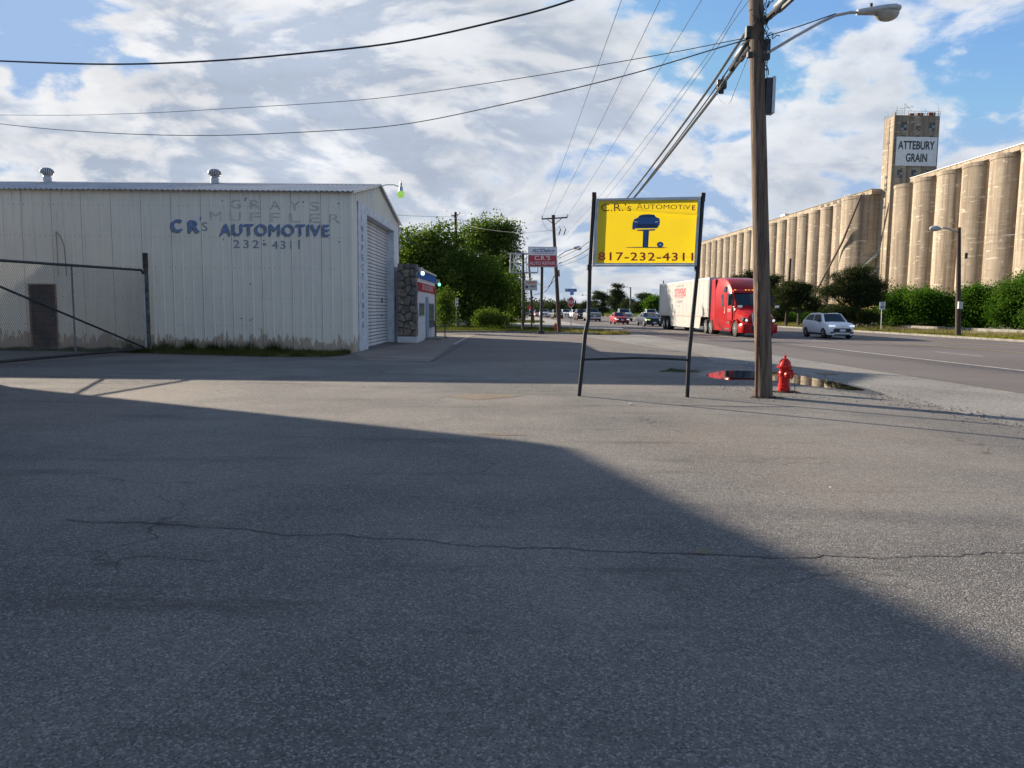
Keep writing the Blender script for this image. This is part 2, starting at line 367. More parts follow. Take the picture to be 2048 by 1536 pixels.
# pebbles and litter on the lot
M_peb = mat('loose_pebbles', (0.3, 0.28, 0.25), 0.9, var=0.4, vscale=1.5)
def tetra_scatter(name, spots, smin, smax, m, **k):
    mb = MB()
    for (x, y) in spots:
        r = random.uniform(smin, smax); a = random.uniform(0, 6.28)
        vs = [(x + r * math.cos(a + j * 1.57) * random.uniform(.7, 1.2), y + r * math.sin(a + j * 1.57), 0.001) for j in range(4)]
        vs += [(x + r * .5 * math.cos(a + .3 + j * 1.57), y + r * .5 * math.sin(a + .3 + j * 1.57), r * random.uniform(.6, .9)) for j in range(4)]
        mb.add(vs, [(4, 5, 6, 7)] + [(j, (j + 1) % 4, 4 + (j + 1) % 4, 4 + j) for j in range(4)])
    o = mb.build(name, m); tag(o, **k); return o
tetra_scatter('loose_pebbles', [(random.gauss(1, 4.5), random.uniform(1.6, 20)) for _ in range(900)], 0.003, 0.010, M_peb, label='small loose pebbles scattered over the worn asphalt', cat='gravel', kind='stuff')
M_lit = mat('white_litter', (0.75, 0.74, 0.72), 0.7)
for px, lab in (((1259, 809), 'scrap of white litter below the yellow sign'), ((1546, 800), 'tiny white scrap on asphalt beside the foot of the wooden pole'), ((1660, 975), 'white scrap on sunlit asphalt in the open lot')):
    p = gp(*px); mb = MB(); s_ = .3 + .7 * (px[1] < 900) * (px[0] < 1400); mb.prism([p + Vector((-.035, 0, .002)) * s_, p + Vector((.01, -.03, .002)) * s_, p + Vector((.04, .005, .002)) * s_, p + Vector((0, .03, .002)) * s_], (0.008 * s_, 0.005, 0.022 * s_))
    tag(mb.build('litter', M_lit), lab, 'litter')

M_grit = mat('crumbled_grit', (0.20, 0.185, 0.165), 0.95, var=0.5, vscale=2)
sp_ = []
for a_, b_q, w_q, n_q in ((gp(1500, 729), gp(1730, 784), .35, 260), (gp(1730, 784), gp(2048, 858), .30, 420), (gp(1180, 722), gp(1500, 729), .5, 160), (gp(1450, 770), gp(1640, 800), .5, 240)):
    for _ in range(n_q): q_ = a_.lerp(b_q, random.random()); sp_.append((q_.x + random.gauss(0, w_q), q_.y + random.gauss(0, w_q)))
tetra_scatter('crumbled_grit', sp_, 0.006, 0.022, M_grit, label='crumbled grit along the broken asphalt edge by the hydrant', cat='gravel', kind='stuff')
# puddle by the hydrant
mw = bpy.data.materials.new('puddle_water'); mw.use_nodes = True; n_ = mw.node_tree; b_ = n_.nodes['Principled BSDF']
b_.inputs['Base Color'].default_value = (0.012, 0.012, 0.012, 1); b_.inputs['Roughness'].default_value = 0.015; b_.inputs['Specular IOR Level'].default_value = 1.0; b_.inputs['IOR'].default_value = 1.45
nb_ = nd(n_, 'ShaderNodeTexNoise', i_Scale=3.0, i_Detail=2.0); bp_ = nd(n_, 'ShaderNodeBump', i_Strength=0.02, i_Distance=0.01); n_.links.new(nb_.outputs[0], bp_.inputs['Height']); n_.links.new(bp_.outputs[0], b_.inputs['Normal'])
pud = [(1412, 752), (1432, 744.5), (1460, 741.5), (1500, 742), (1545, 744.5), (1590, 750), (1630, 757), (1668, 764), (1700, 772), (1730, 780.5), (1700, 781), (1655, 776), (1610, 771), (1570, 764), (1520, 760.5), (1480, 760), (1445, 759)]
P = [gp(*p) for p in pud]; pts = []
for i in range(len(P)):
    p0, p1, p2, p3 = P[i - 1], P[i], P[(i + 1) % len(P)], P[(i + 2) % len(P)]
    for k in range(5):
        t = k / 5; q = 0.5 * ((2 * p1) + (p2 - p0) * t + (2 * p0 - 5 * p1 + 4 * p2 - p3) * t * t + (3 * p1 - 3 * p2 + p3 - p0) * t ** 3)
        pts.append((q.x + random.uniform(-.01, .01), q.y + random.uniform(-.03, .03)))
wp = sheet('puddle_water', pts, 0.006, mw)
c0 = sum((Vector((p[0], p[1], 0)) for p in pts), Vector()) / len(pts)
M_wet = ground_mat('damp_asphalt', (0.045, 0.044, 0.043), (0.07, 0.068, 0.066), (0.12, 0.11, 0.1), (0.06, 0.05, 0.045), rough=0.5)
sheet('damp_edge', [(c0.x + (p[0] - c0.x) * 1.10 + random.uniform(-.03, .03), c0.y + (p[1] - c0.y) * 1.28 + random.uniform(-.06, .06)) for p in pts], 0.003, M_wet)

# kerbs, islands, side street
M_kerb = mat('kerb_concrete', (0.24, 0.225, 0.20), 0.9, var=0.4, vscale=2, bump=0.004)
def kerb(pts, w=0.15, h=0.13, name='kerb'):
    mb = MB(); pts = [Vector((p[0], p[1], 0)) for p in pts]
    for a, b in zip(pts[:-1], pts[1:]):
        d = (b - a).normalized(); nn = Vector((-d.y, d.x, 0)) * w
        mb.prism([a + Vector((0, 0, -.02)), b + Vector((0, 0, -.02)), b + nn + Vector((0, 0, -.02)), a + nn + Vector((0, 0, -.02))], (0, 0, h + .02))
    return tag(mb.build(name, M_kerb), kind='structure')
kerb([rd(32.45, -60), rd(32.45, 60), rd(32.45, 260), rd(32.45, 700)])
# ------------------------------------------------------------------ painted metal materials
def cream_wall():
    m = bpy.data.materials.new('cream_ribbed_metal'); m.use_nodes = True; n = m.node_tree; b = n.nodes['Principled BSDF']
    t = n.nodes.new('ShaderNodeTexCoord'); v = t.outputs['Object']; s = nd(n, 'ShaderNodeSeparateXYZ'); n.links.new(v, s.inputs[0])
    a = nd(n, 'ShaderNodeTexNoise', i_Scale=0.5, i_Detail=6.0); n.links.new(v, a.inputs['Vector'])
    c = mixc(n, sstep(n, a.outputs[0], .35, .65), (0.85, 0.785, 0.65), (0.80, 0.74, 0.63))
    st = nd(n, 'ShaderNodeTexNoise', i_Scale=1.0, i_Detail=6.0, i_Roughness=0.7); n.links.new(vmath(n, 'MULTIPLY', v, (7, 7, .35)), st.inputs['Vector'])
    c = mixc(n, math_(n, 'MULTIPLY', sstep(n, st.outputs[0], .50, .72), 0.38), c, (0.50, 0.46, 0.42))
    # paint lost along the foot, in ragged tongues that follow the ribs
    e = nd(n, 'ShaderNodeTexNoise', i_Scale=1.0, i_Detail=9.0, i_Roughness=0.7); n.links.new(vmath(n, 'MULTIPLY', v, (5.5, 5.5, 1.3)), e.inputs['Vector'])
    e2 = nd(n, 'ShaderNodeTexNoise', i_Scale=0.8, i_Detail=2.0); n.links.new(v, e2.inputs['Vector'])
    lim = math_(n, 'ADD', math_(n, 'MULTIPLY', math_(n, 'SUBTRACT', e.outputs[0], .40), 1.9), math_(n, 'MULTIPLY', math_(n, 'SUBTRACT', e2.outputs[0], .5), .9))
    msk = sstep(n, math_(n, 'SUBTRACT', math_(n, 'ADD', lim, 0.30), s.outputs[2]), -0.01, 0.03)
    c = mixc(n, math_(n, 'MULTIPLY', msk, 0.72), c, (0.36, 0.24, 0.155))
    n.links.new(c, b.inputs['Base Color']); b.inputs['Roughness'].default_value = 0.55; b.inputs['Specular IOR Level'].default_value = 0.3
    nb = nd(n, 'ShaderNodeTexNoise', i_Scale=1.7, i_Detail=3.0); n.links.new(v, nb.inputs['Vector'])
    bp = nd(n, 'ShaderNodeBump', i_Strength=0.7, i_Distance=0.05); n.links.new(nb.outputs[0], bp.inputs['Height']); n.links.new(bp.outputs[0], b.inputs['Normal'])
    return m
M_cream = cream_wall()
M_core = mat('dark_core', (0.08, 0.075, 0.07), 0.9)
M_trim = mat('pale_blue_white_trim', (0.66, 0.70, 0.74), 0.5, var=0.25, vscale=3)
M_roof = mat('galvanised_roof', (0.42, 0.43, 0.44), 0.45, 0.5, var=0.3, vscale=0.8, col2=(0.30, 0.29, 0.28))
M_galv = mat('galvanised_metal', (0.50, 0.51, 0.52), 0.4, 0.6, var=0.25, vscale=4)
M_white = mat('white_paint', (0.74, 0.74, 0.72), 0.5, var=0.15, vscale=2)
M_black = mat('black_paint', (0.012, 0.013, 0.015), 0.45, var=0.3, vscale=8, col2=(0.03, 0.032, 0.035))
M_rustd = mat('rusty_brown_door', (0.36, 0.20, 0.12), 0.7, var=0.6, vscale=1.8, col2=(0.12, 0.08, 0.06))
M_slat = mat('white_door_slat', (0.74, 0.72, 0.70), 0.5, var=0.35, vscale=1.5, col2=(0.58, 0.54, 0.50))
M_blue = mat('faded_blue_lettering', (0.11, 0.19, 0.38), 0.7, var=0.35, vscale=9, col2=(0.20, 0.28, 0.44))
M_blueS = mat('slate_lettering', (0.17, 0.21, 0.28), 0.8, var=0.4, vscale=9, col2=(0.30, 0.33, 0.38))
M_shad = mat('worn_letter_shadow', (0.15, 0.135, 0.12), 0.8, var=0.5, vscale=14, col2=(0.36, 0.34, 0.31))
M_ghost = mat('ghost_lettering', (0.45, 0.39, 0.34), 0.8, var=0.5, vscale=5, col2=(0.70, 0.63, 0.54))
M_screw = mat('rusty_screw', (0.12, 0.10, 0.085), 0.7)

# ------------------------------------------------------------------ metal workshop
BRZ = R(-0.63); bx, by = -5.85, 27.1                    # near corner of the workshop
shop = thing('metal_workshop', 'long cream ribbed metal workshop with faded blue lettering and roll-up door', 'building', (bx, by, 0), BRZ)
SI = (Matrix.Translation((bx, by, 0)) @ Matrix.Rotation(BRZ, 4, 'Z')).inverted()
W, D, HE, HR = 20.9, 10.2, 5.80, 6.86                    # local: x from -W to 0, y from 0 to D
RP = 0.362
def prof(x):                                             # how far a rib stands out at x
    u = (x / RP) % 1.0; u = min(u, 1 - u) * RP
    return 0.034 if u < 0.018 else (0.034 * (0.048 - u) / 0.03 if u < 0.048 else 0.0)
def rib_x(x0, x1):
    xs = {x0, x1}
    k0 = math.floor(x0 / RP) - 1
    for k in range(k0, math.ceil(x1 / RP) + 2):
        for d in (-.048, -.018, .018, .048):
            if x0 < k * RP + d < x1: xs.add(k * RP + d)
    return sorted(xs)
def ribbed(x0, x1, z0, ztop, place):                      # place(x, out, z)
    xs = rib_x(x0, x1); mb = MB()
    vs = []
    for x in xs:
        zt = ztop(x) if callable(ztop) else ztop; zb = z0(x) if callable(z0) else z0
        vs += [place(x, prof(x), zb), place(x, prof(x), zt), place(x, prof(x) - .003, zb), place(x, prof(x) - .003, zt)]
    fs = []
    for i in range(len(xs) - 1):
        a, b = 4 * i, 4 * i + 4
        fs += [(a, b, b + 1, a + 1), (a + 2, a + 3, b + 3, b + 2), (a + 1, b + 1, b + 3, a + 3), (a, a + 2, b + 2, b)]
    e = 4 * (len(xs) - 1); fs += [(0, 1, 3, 2), (e, e + 2, e + 3, e + 1)]
    mb.add(vs, fs); return mb
core = MB(); core.prism([(-W, .02, 0), (-.02, .02, 0), (-.02, .02, HE - .05), (-W, .02, HE - .05)], (0, .1, 0))
core.prism([(-W, D - .1, 0), (0, D - .1, 0), (0, D - .1, HE - .05), (-W, D - .1, HE - .05)], (0, .1, 0)); core.prism([(-W, .1, 0), (-W, D, 0), (-W, D, HE - .05), (-W, D / 2, HR - .1), (-W, .1, HE - .05)], (.1, 0, 0))
core.build('inner_wall', M_core, shop)
PWID = 3 * RP; doorx0, doorx1 = (at(55, 600, by).x - bx), (at(109, 600, by).x - bx); doorh = 2.38
k = 0; x1 = 0.0
while x1 > -W:
    x0 = max(x1 - PWID, -W)
    # the panels round the small brown door start above it
    segs = [(x0, x1, 0.0)]
    if x0 < doorx1 and x1 > doorx0:
        segs = []
        if x0 < doorx0: segs.append((x0, doorx0, 0.0))
        segs.append((max(x0, doorx0), min(x1, doorx1), doorh))
        if x1 > doorx1: segs.append((doorx1, x1, 0.0))
    mb = MB()
    for a, b, z in segs:
        r_ = ribbed(a + (0.012 if a == x0 else 0), b, z, HE, lambda x, o, zz_: Vector((x, -o, zz_))); mb.add(r_.v, r_.f)
    mb.build('wall_panel', M_cream, shop); x1 -= PWID; k += 1
# gable wall: panels above and beside the roll-up door
dy0, dy1, dz = 2.55, 8.75, 5.30
def gz(y): return HE + (HR - HE) * (1 - abs(y - D / 2) / (D / 2)) - .03
def gable(a, b, z0): return ribbed(a, b, z0, gz, lambda x, o, zz_: Vector((o + .003, x, zz_)))
y0 = 0.0
while y0 < D - .01:
    y1 = min(y0 + PWID, D); mb = MB()
    for a, b, z in [(y0, min(y1, 0.95), 0.0)] * (y0 < .95) + [(max(y0, .95), min(y1, D - .65), dz + .32)] * (y1 > .95 and y0 < D - .65) + [(max(y0, D - .65), y1, 0.0)] * (y1 > D - .65):
        cuts = [a] + ([D / 2] if a < D / 2 < b else []) + [b]
        for c, d in zip(cuts[:-1], cuts[1:]): r_ = gable(c, d, z); mb.add(r_.v, r_.f)
    mb.build('gable_panel', M_cream, shop); y0 = y1
mb = MB(); mb.prism([(-.12, .02, dz + .2), (-.12, D, dz + .2), (-.12, D, HE - .06), (-.12, D / 2, HR - .1), (-.12, .02, HE - .06)], (.11, 0, 0)); mb.build('gable_core', M_core, shop)
cx = MB(); cx.box(-.05, .045, -.045, .06, 0, HE - .02); cx.build('corner_trim', M_cream, shop, bevel=.006)
f = MB(); f.box(-.3, .05, .98, 2.55, 0, dz + .28).build('door_jamb', M_trim, shop, bevel=.01)
f = MB(); f.box(-.3, .05, 8.75, D - .62, 0, dz + .28).build('door_jamb', M_trim, shop, bevel=.01)
f = MB(); f.box(-.3, .055, .98, D - .62, dz, dz + .30).build('door_header', M_trim, shop, bevel=.01)
rud = MB(); rud.box(-.36, -.30, dy0, dy1, 0, dz).build('roll_up_door', M_core, shop)
door = bpy.data.objects['roll_up_door']
nsl = 36; hs = dz / nsl
sm = MB(); sm.prism([(-.30, dy0, .012), (-.285, dy0, .025), (-.280, dy0, hs * .5), (-.285, dy0, hs - .025), (-.30, dy0, hs - .012)], (0, dy1 - dy0, 0)); sme = None
for i in range(nsl):
    if sme is None: o = sm.build('door_slat', M_slat, door); sme = o.data
    else: o = link('door_slat', sme, None, door)
    o.location = (0.002 * math.sin(i * 2.1), 0, i * hs)
MB().box(-.26, -.21, 7.0, 7.3, 1.3, 1.34).build('door_handle', M_black, shop); MB().box(-.26, -.23, 7.1, 7.2, 1.9, 2.1).build('door_latch', M_black, shop)
# roof
def corr(x0, x1, ya, za, yb, zb, pitch=.19, amp=.022):
    mb = MB(); n = int((x1 - x0) / (pitch / 4)); vs = []
    for i in range(n + 1):
        x = x0 + (x1 - x0) * i / n; o = amp * math.sin(2 * math.pi * (x - x0) / pitch)
        vs += [(x, ya, za + o), (x, yb, zb + o), (x, ya, za + o - .012), (x, yb, zb + o - .012)]
    fs = []
    for i in range(n):
        a, b = 4 * i, 4 * i + 4; fs += [(a, b, b + 1, a + 1), (a + 2, a + 3, b + 3, b + 2), (a, a + 2, b + 2, b)]
    return mb.add(vs, fs)
corr(-W - .1, .12, -.20, HE - .02, D / 2, HR).build('roof_sheet', M_roof, shop)
corr(-W - .1, .12, D + .20, HE - .02, D / 2, HR).build('roof_sheet', M_roof, shop)
mb = MB(); mb.prism([(.125, -.22, HE - .09), (.125, D / 2, HR - .05), (.125, D / 2, HR + .05), (.125, -.22, HE + .02)], (.03, 0, 0)); mb.build('rake_trim', M_galv, shop)
mb = MB(); mb.prism([(.125, D + .22, HE - .09), (.125, D / 2 + .002, HR - .05), (.125, D / 2 + .002, HR + .05), (.125, D + .22, HE + .02)], (.03, 0, 0)); mb.build('rake_trim', M_galv, shop)
mb = MB(); mb.prism([(-W - .1, D / 2 - .2, HR - .02), (-W - .1, D / 2, HR + .045), (-W - .1, D / 2 + .2, HR - .02), (-W - .1, D / 2, HR + .005)], (W + .2, 0, 0)); mb.build('ridge_cap', M_galv, shop)
for px in (87, 425):
    xl = at(px, 350, by + D / 2).x - bx
    v = MB(); v.lathe([(.20, -.05), (.20, .22), (.16, .27), (.16, .30)], 20).build('roof_vent', M_galv, shop, smooth=True)
    v = bpy.data.objects[[o.name for o in shop.children if o.name.startswith('roof_vent')][-1]]; v.location = (xl, D / 2, HR + .03); v.scale = (.84, .84, .86)
    hb = MB(); hb.lathe([(.14, .29), (.22, .33), (.28, .42), (.29, .50), (.25, .58), (.15, .64), (.03, .66)], 20).build('vent_core', M_core, v, smooth=True)
    fin = MB()
    for q in range(22):
        a = q * 2 * math.pi / 22; pr = [(.20, .30), (.285, .36), (.325, .46), (.30, .56), (.21, .645), (.05, .685)]
        for (r0, z0), (r1, z1) in zip(pr[:-1], pr[1:]):
            c0_, s0_, c1_, s1_ = math.cos(a), math.sin(a), math.cos(a + .17), math.sin(a + .17)
            fin.add([(r0 * c0_, r0 * s0_, z0), (r0 * .97 * c1_, r0 * .97 * s1_, z0), (r1 * .97 * c1_, r1 * .97 * s1_, z1), (r1 * c0_, r1 * s0_, z1)], [(0, 1, 2, 3)])
    fin.build('vent_fins', M_galv, v, fix=False)
# brown service door and its sill
mb = MB(); mb.box(doorx0 + .03, doorx1 - .03, .02, .07, .10, doorh - .02).build('service_door', M_rustd, shop, bevel=.008)
sd = bpy.data.objects['service_door']
mb = MB(); mb.box(doorx1 - .18, doorx1 - .10, -.06, -.045, 1.125, 1.155); mb.build('door_handle', M_galv, sd)
mb = MB(); mb.box(doorx0, doorx1, -.05, .06, 0.0, .10).build('door_sill', M_kerb, shop)
mb = MB(); mb.box(doorx0 - .02, doorx0 + .03, -.04, .07, .1, doorh); mb.box(doorx1 - .03, doorx1 + .02, -.04, .07, .1, doorh); mb.box(doorx0 - .02, doorx1 + .02, -.042, .07, doorh - .02, doorh + .03); mb.build('door_frame', M_rustd, shop)
# screws: rows of small heads
mb = MB()
for z in (.95, 1.95, 3.05, 4.15, 5.25):
    for i in range(int(W / RP)):
        for d in (-.09, .09):
            x = -RP * i + d
            if -W < x < -.05 and not (doorx0 - .1 < x < doorx1 + .1 and z < doorh): mb.box(x - .009, x + .009, -.009, .001, z - .009 + random.uniform(-.01, .01), z + .009)
tag(mb.build('screw_heads', M_screw, shop, fix=False), kind='stuff')
# lettering that follows the ribs
def wall_text(name, body, m, box_, off=.004, dx=0, dzz=0, bold=0.0, shear=0.0, space=1.0):
    xa, ya, xb, yb = box_                                   # px of the left-bottom and right-top corners
    bl, tr = at(xa, ya, by), at(xb, yb, by); x0, z0, x1, z1 = bl.x - bx + dx, bl.z + dzz, tr.x - bx + dx, tr.z + dzz
    br_ = at(xb, ya + (xb - xa) * .018, by); dropz = br_.z - z0
    bm = text_bm(body, bold, shear, space)
    for v in bm.verts: v.co = Vector((x0 + (x1 - x0) * v.co.x, v.co.z, z0 + (z1 - z0) * v.co.y))
    for x in rib_x(x0, x1)[1:-1]:
        bmesh.ops.bisect_plane(bm, geom=bm.verts[:] + bm.edges[:] + bm.faces[:], plane_co=(x, 0, 0), plane_no=(1, 0, 0))
    bmesh.ops.triangulate(bm, faces=bm.faces)
    for v in bm.verts: v.co.y = -prof(v.co.x) - off - v.co.y
    me = bpy.data.meshes.new(name); bm.to_mesh(me); bm.free(); return link(name, me, m, shop)
for nm, wd, bx_, bo, sp_ in (('lettering', 'C', (341, 464, 363, 438), .04, 1), ('lettering', 'R', (376, 465, 398, 440), .045, 1), ('lettering', 'AUTOMOTIVE', (440, 470.5, 659, 449), .020, 1.12)):
    wall_text('letter_shadow', wd, M_shad, bx_, .004, -.06, -.045, bo, 0, sp_)
    wall_text(nm, wd, M_blue, bx_, .007, 0, 0, bo, 0, sp_)
wall_text('lettering', "'", M_blue, (398, 441, 402, 433.5), .007, bold=.03)
wall_text('lettering', "S", M_blueS, (403, 462, 413.5, 444), .007, bold=.005)
wall_text('lettering', "232", M_blueS, (466, 496, 517, 480), .007, bold=.012, space=1.35)
wall_text('lettering', "4311", M_blueS, (544, 498, 599, 482), .007, bold=.012, space=1.3)
wall_text('lettering', "o", M_blueS, (525, 491.5, 532, 485.5), .007, bold=.09)
for i, ch in enumerate("GRAYS"): wall_text('ghost_letter', ch, M_ghost, (460 + i * 39.5, 417 + i * 1.2, 481 + i * 39.5, 399 + i * 1.2), .0035, bold=.008)
for i, ch in enumerate("MUFFLER"): wall_text('ghost_letter', ch, M_ghost, (419 + i * 39.8, 441 + i * .9, 442 + i * 39.8, 423 + i * .9), .0035, bold=.008)
# vertical lettering on the jamb, small inspection plate, hose of wire on the wall
for i, ch in enumerate("INSPECTIONS"):
    z = 5.15 - i * .365
    text_on('jamb_letter', ch, M_blue, shop, (.054, 1.42, z - .25), (0, .36, 0) if ch != 'I' else (0, .10, 0), (0, 0, .25), (.001, 0, 0), bold=.04)
    if ch == 'I': shop.children[-1].location = (0, .15, 0)
text_on('jamb_letter', '&', M_blue, shop, (.054, 1.42, .88), (0, .36, 0), (0, 0, .22), (.001, 0, 0), bold=.02)
mb = MB(); mb.box(.052, .065, 8.9, 9.45, 1.58, 2.22).build('inspection_plate', mat('plate_blue', (0.03, 0.08, 0.25), .5), shop)
ip = bpy.data.objects['inspection_plate']
mb = MB(); mb.box(.066, .069, 8.9, 9.45, 2.04, 2.22).build('plate_band', mat('plate_red', (0.45, 0.04, 0.04), .5), ip)
mb = MB(); mb.poly([(.068, 9.05, 1.65), (.068, 9.12, 1.95), (.068, 9.25, 1.98), (.068, 9.33, 1.8), (.068, 9.24, 1.63)]).build('plate_map', M_white, ip)
for i, (wd, z) in enumerate((('OFFICIAL', 1.44), ('INSPECTION', 1.28), ('STATION', 1.12), ('OPEN', .92))):
    text_on('jamb_letter', wd, M_blueS, shop, (.052, 8.95, z), (0, .48, 0), (0, 0, .09), (.001, 0, 0), bold=.01)
wx = at(110, 463, by).x - bx
mb = MB(); mb.tube([(wx, -.05, 4.28), (wx + .03, -.08, 4.24), (wx + .18, -.10, 4.12), (wx + .27, -.07, 3.8), (wx + .29, -.05, 3.2), (wx + .30, -.05, 2.7)], .012, 5); mb.tube([(wx - .01, -.045, 4.3), (wx, -.045, 3.9), (wx, -.045, 2.7)], .009, 5)
mb.build('loose_wire', M_screw, shop)
# rust spots and bullet-sized holes round the old letters
mb = MB()
for px, py in ((443, 401), (606, 404), (677, 407), (678, 484), (445, 479), (500, 568), (489, 400), (491, 397), (527, 481), (598, 481), (500, 640), (505, 637), (482, 637)):
    p = at(px, py, by); x = p.x - bx; mb.lathe([(.03, -.004), (.028, .003)], 7, Matrix.Translation((x, -prof(x) - .003, p.z)) @ Matrix.Rotation(R(90), 4, 'X'))
mb.build('rust_spot', M_screw, shop)
# yard lamp at the ridge
lampm = mat('lit_green_lens', (0.30, 0.55, 0.10), .3, emit=.22)
yl = MB(); ry = D / 2
yl.tube([(.05, ry - .15, HR - .12), (.35, ry - .15, HR - .02), (.70, ry - .15, HR - .01), (.95, ry - .15, HR - .10)], .022, 7).build('yard_lamp', M_galv, shop, smooth=True)
yo = bpy.data.objects['yard_lamp']
mb = MB(); mb.lathe([(.10, -.20), (.09, -.05), (.06, .02), (.05, .12), (.035, .14), (.035, .2), (.02, .22)], 12, Matrix.Translation((1.0, ry - .15, HR - .08))).build('lamp_housing', M_galv, yo, smooth=True)
mb = MB(); mb.lathe([(.10, -.47), (.15, -.36), (.16, -.22), (.10, -.20)], 8, Matrix.Translation((1.0, ry - .15, HR - .08))).build('lamp_shade', lampm, yo)

# ------------------------------------------------------------------ unseen shed left of the camera, roof outline shaped to throw the near shade
C1 = Vector((-17.0, 23.3, 0)); D1 = Vector((-21.7, 24.0, 0)); E1 = Vector((-16.2, 20.7, 0)); E2 = Vector((-15.3, 18.1, 0)); E3 = Vector((-8.5, -6, 0)); E4 = Vector((-26, -6, 0)); E5 = Vector((-26, 22, 0))
fp = [(E3, 8.0), (E2, 8.0), (E1, 8.0), (C1, 8.0), (D1, 5.0), (E5, 4.2), (E4, 4.2)]
# ------------------------------------------------------------------ helper: px on a plane Y
def loc_at(inv, px, py, Y): return inv @ at(px, py, Y)
nsh = thing('unseen_shed', 'unseen tall beige metal shed, its roof shaped to cast the long shadow over the near lot', 'building', tuple(C1))
M_shed = mat('beige_metal_wall', (0.42, 0.39, 0.34), .6, var=.2)
rp_ = [p - C1 + Vector((0, 0, h)) for p, h in fp]; n_s = len(fp); cen = sum(rp_, Vector()) / n_s; mb = MB()
mb.add([p - Vector((0, 0, .25)) for p in rp_] + [Vector(p) for p in rp_] + [cen - Vector((0, 0, .25)), Vector(cen)],
       [(i, (i + 1) % n_s, n_s + (i + 1) % n_s, n_s + i) for i in range(n_s)] + [(n_s + i, n_s + (i + 1) % n_s, 2 * n_s + 1) for i in range(n_s)] + [((i + 1) % n_s, i, 2 * n_s) for i in range(n_s)])
mb.build('roof', M_galv, nsh)
wf = [(Vector((-15.6, -5, 0)), 7.8), (Vector((-15.6, 9.0, 0)), 7.8), (Vector((-17.6, 15.0, 0)), 7.0), (Vector((-25, 17.0, 0)), 4.2), (Vector((-25, -5, 0)), 4.2)]; n_s = len(wf); mb = MB()
mb.add([p - C1 for p, h in wf] + [p - C1 + Vector((0, 0, h - .3)) for p, h in wf], [(i, (i + 1) % n_s, n_s + (i + 1) % n_s, n_s + i) for i in range(n_s)]); mb.build('wall', M_shed, nsh)

# ------------------------------------------------------------------ chain link gate
M_gate = mat('black_gate_pipe', (0.022, 0.022, 0.022), 0.5, var=0.4, vscale=10, col2=(0.06, 0.055, 0.05))
M_wire = mat('galvanised_wire', (0.22, 0.22, 0.21), 0.5, 0.3)
hinge = gp(298, 703.5); hinge.z = 0
post = thing('gate_post', 'square black steel gate post in front of the ribbed wall', 'post', tuple(hinge))
hp = at(297, 506, hinge.y).z
MB().box(-.06, .06, -.06, .06, 0, hp - .55).build('shaft', mat('weathered_black_steel', (0.05, 0.045, 0.042), .7, var=.6, vscale=6, col2=(.18, .17, .16)), post, bevel=.008)
MB().box(-.066, .066, -.066, .066, hp - .55, hp).build('sleeve', M_gate, post, bevel=.008)
mb = MB()
for z in (.45, 1.3, 2.2): mb.box(-.12, -.06, -.08, .06, z - .05, z + .05)
mb.build('hinge', M_galv, post)
g0 = gp(0, 732); gd = (Vector((g0.x, g0.y, 0)) - hinge).normalized(); GL = 8.6
gate = thing('chain_link_gate', 'open chain link gate with diagonal brace swung out over the lot', 'gate', tuple(hinge + gd * .16), math.atan2(gd.y, gd.x))
zt = at(297, 541, hinge.y).z; zt2 = at(0, 520, g0.y).z
zb = .12
def gl(x, z): return (x, 0, z)
slope = (zt2 - zt) / (Vector((g0.x, g0.y, 0)) - hinge).length
ztf = lambda x: zt + slope * x
MB().tube([gl(0, ztf(0) - .12), gl(.12, ztf(0)), gl(GL, ztf(GL))], .042, 10).build('top_rail', M_gate, gate, smooth=True)
MB().tube([gl(.02, zb), gl(GL, zb)], .05, 10).build('bottom_rail', M_gate, gate, smooth=True)
MB().tube([gl(0, zb), gl(0, ztf(0) - .1)], .034, 8).build('stile', M_galv, gate, smooth=True)
MB().tube([gl(GL, zb), gl(GL, ztf(GL))], .042, 8).build('stile', M_gate, gate, smooth=True)
MB().tube([gl(.05, zb + .03), gl(GL - .03, ztf(GL) - .05)], .034, 8).build('diagonal_brace', M_gate, gate, smooth=True)
gm = 4.35
ginv = (Matrix.Translation(gate.location) @ Matrix.Rotation(gate.rotation_euler.z, 4, 'Z')).inverted()
# the middle stile stands where the gate line passes px 152
lo, hi = 0.0, GL
for _ in range(40):
    mid = (lo + hi) / 2; p = gate.location + gd * mid; d = (p - EYE); u_ = (CM.transposed() @ d); xx = 1024 + F * u_.x / -u_.z
    if xx > 152: lo = mid
    else: hi = mid
gm = lo
MB().tube([gl(gm, zb), gl(gm, ztf(gm))], .026, 8).build('stile', mat('dull_pipe', (0.22, 0.21, 0.20), .7, var=.4, vscale=6), gate, smooth=True)
mb = MB(); st_ = .078; hgt = lambda x: ztf(x) - .02
nn = int((GL + 3.2) / st_)
def clipline(x0, sgn):
    # wire rising at 60 degrees
    pts = []
    z0 = zb + .02; dx = sgn * (1 / 1.45)
    xa, xb = x0, x0 + dx * (3.1)
    ta, tb = 0.0, 1.0
    def P(t): return x0 + dx * 3.1 * t, z0 + 3.1 * t
    # clip x to [0, GL]
    for lim, side in ((0.03, 1), (GL - .03, -1)):
        xA, xB = P(ta)[0], P(tb)[0]
        inA, inB = (xA - lim) * side > 0, (xB - lim) * side > 0
        if not inA and not inB: return None
        if inA != inB:
            t = (lim - x0) / (dx * 3.1)
            if inA: tb = min(tb, t)
            else: ta = max(ta, t)
    for _ in range(2):
        x, z = P(tb); h = hgt(x)
        if z > h: tb = (h - z0) / 3.1
    return (P(ta), P(tb)) if tb > ta + .01 else None
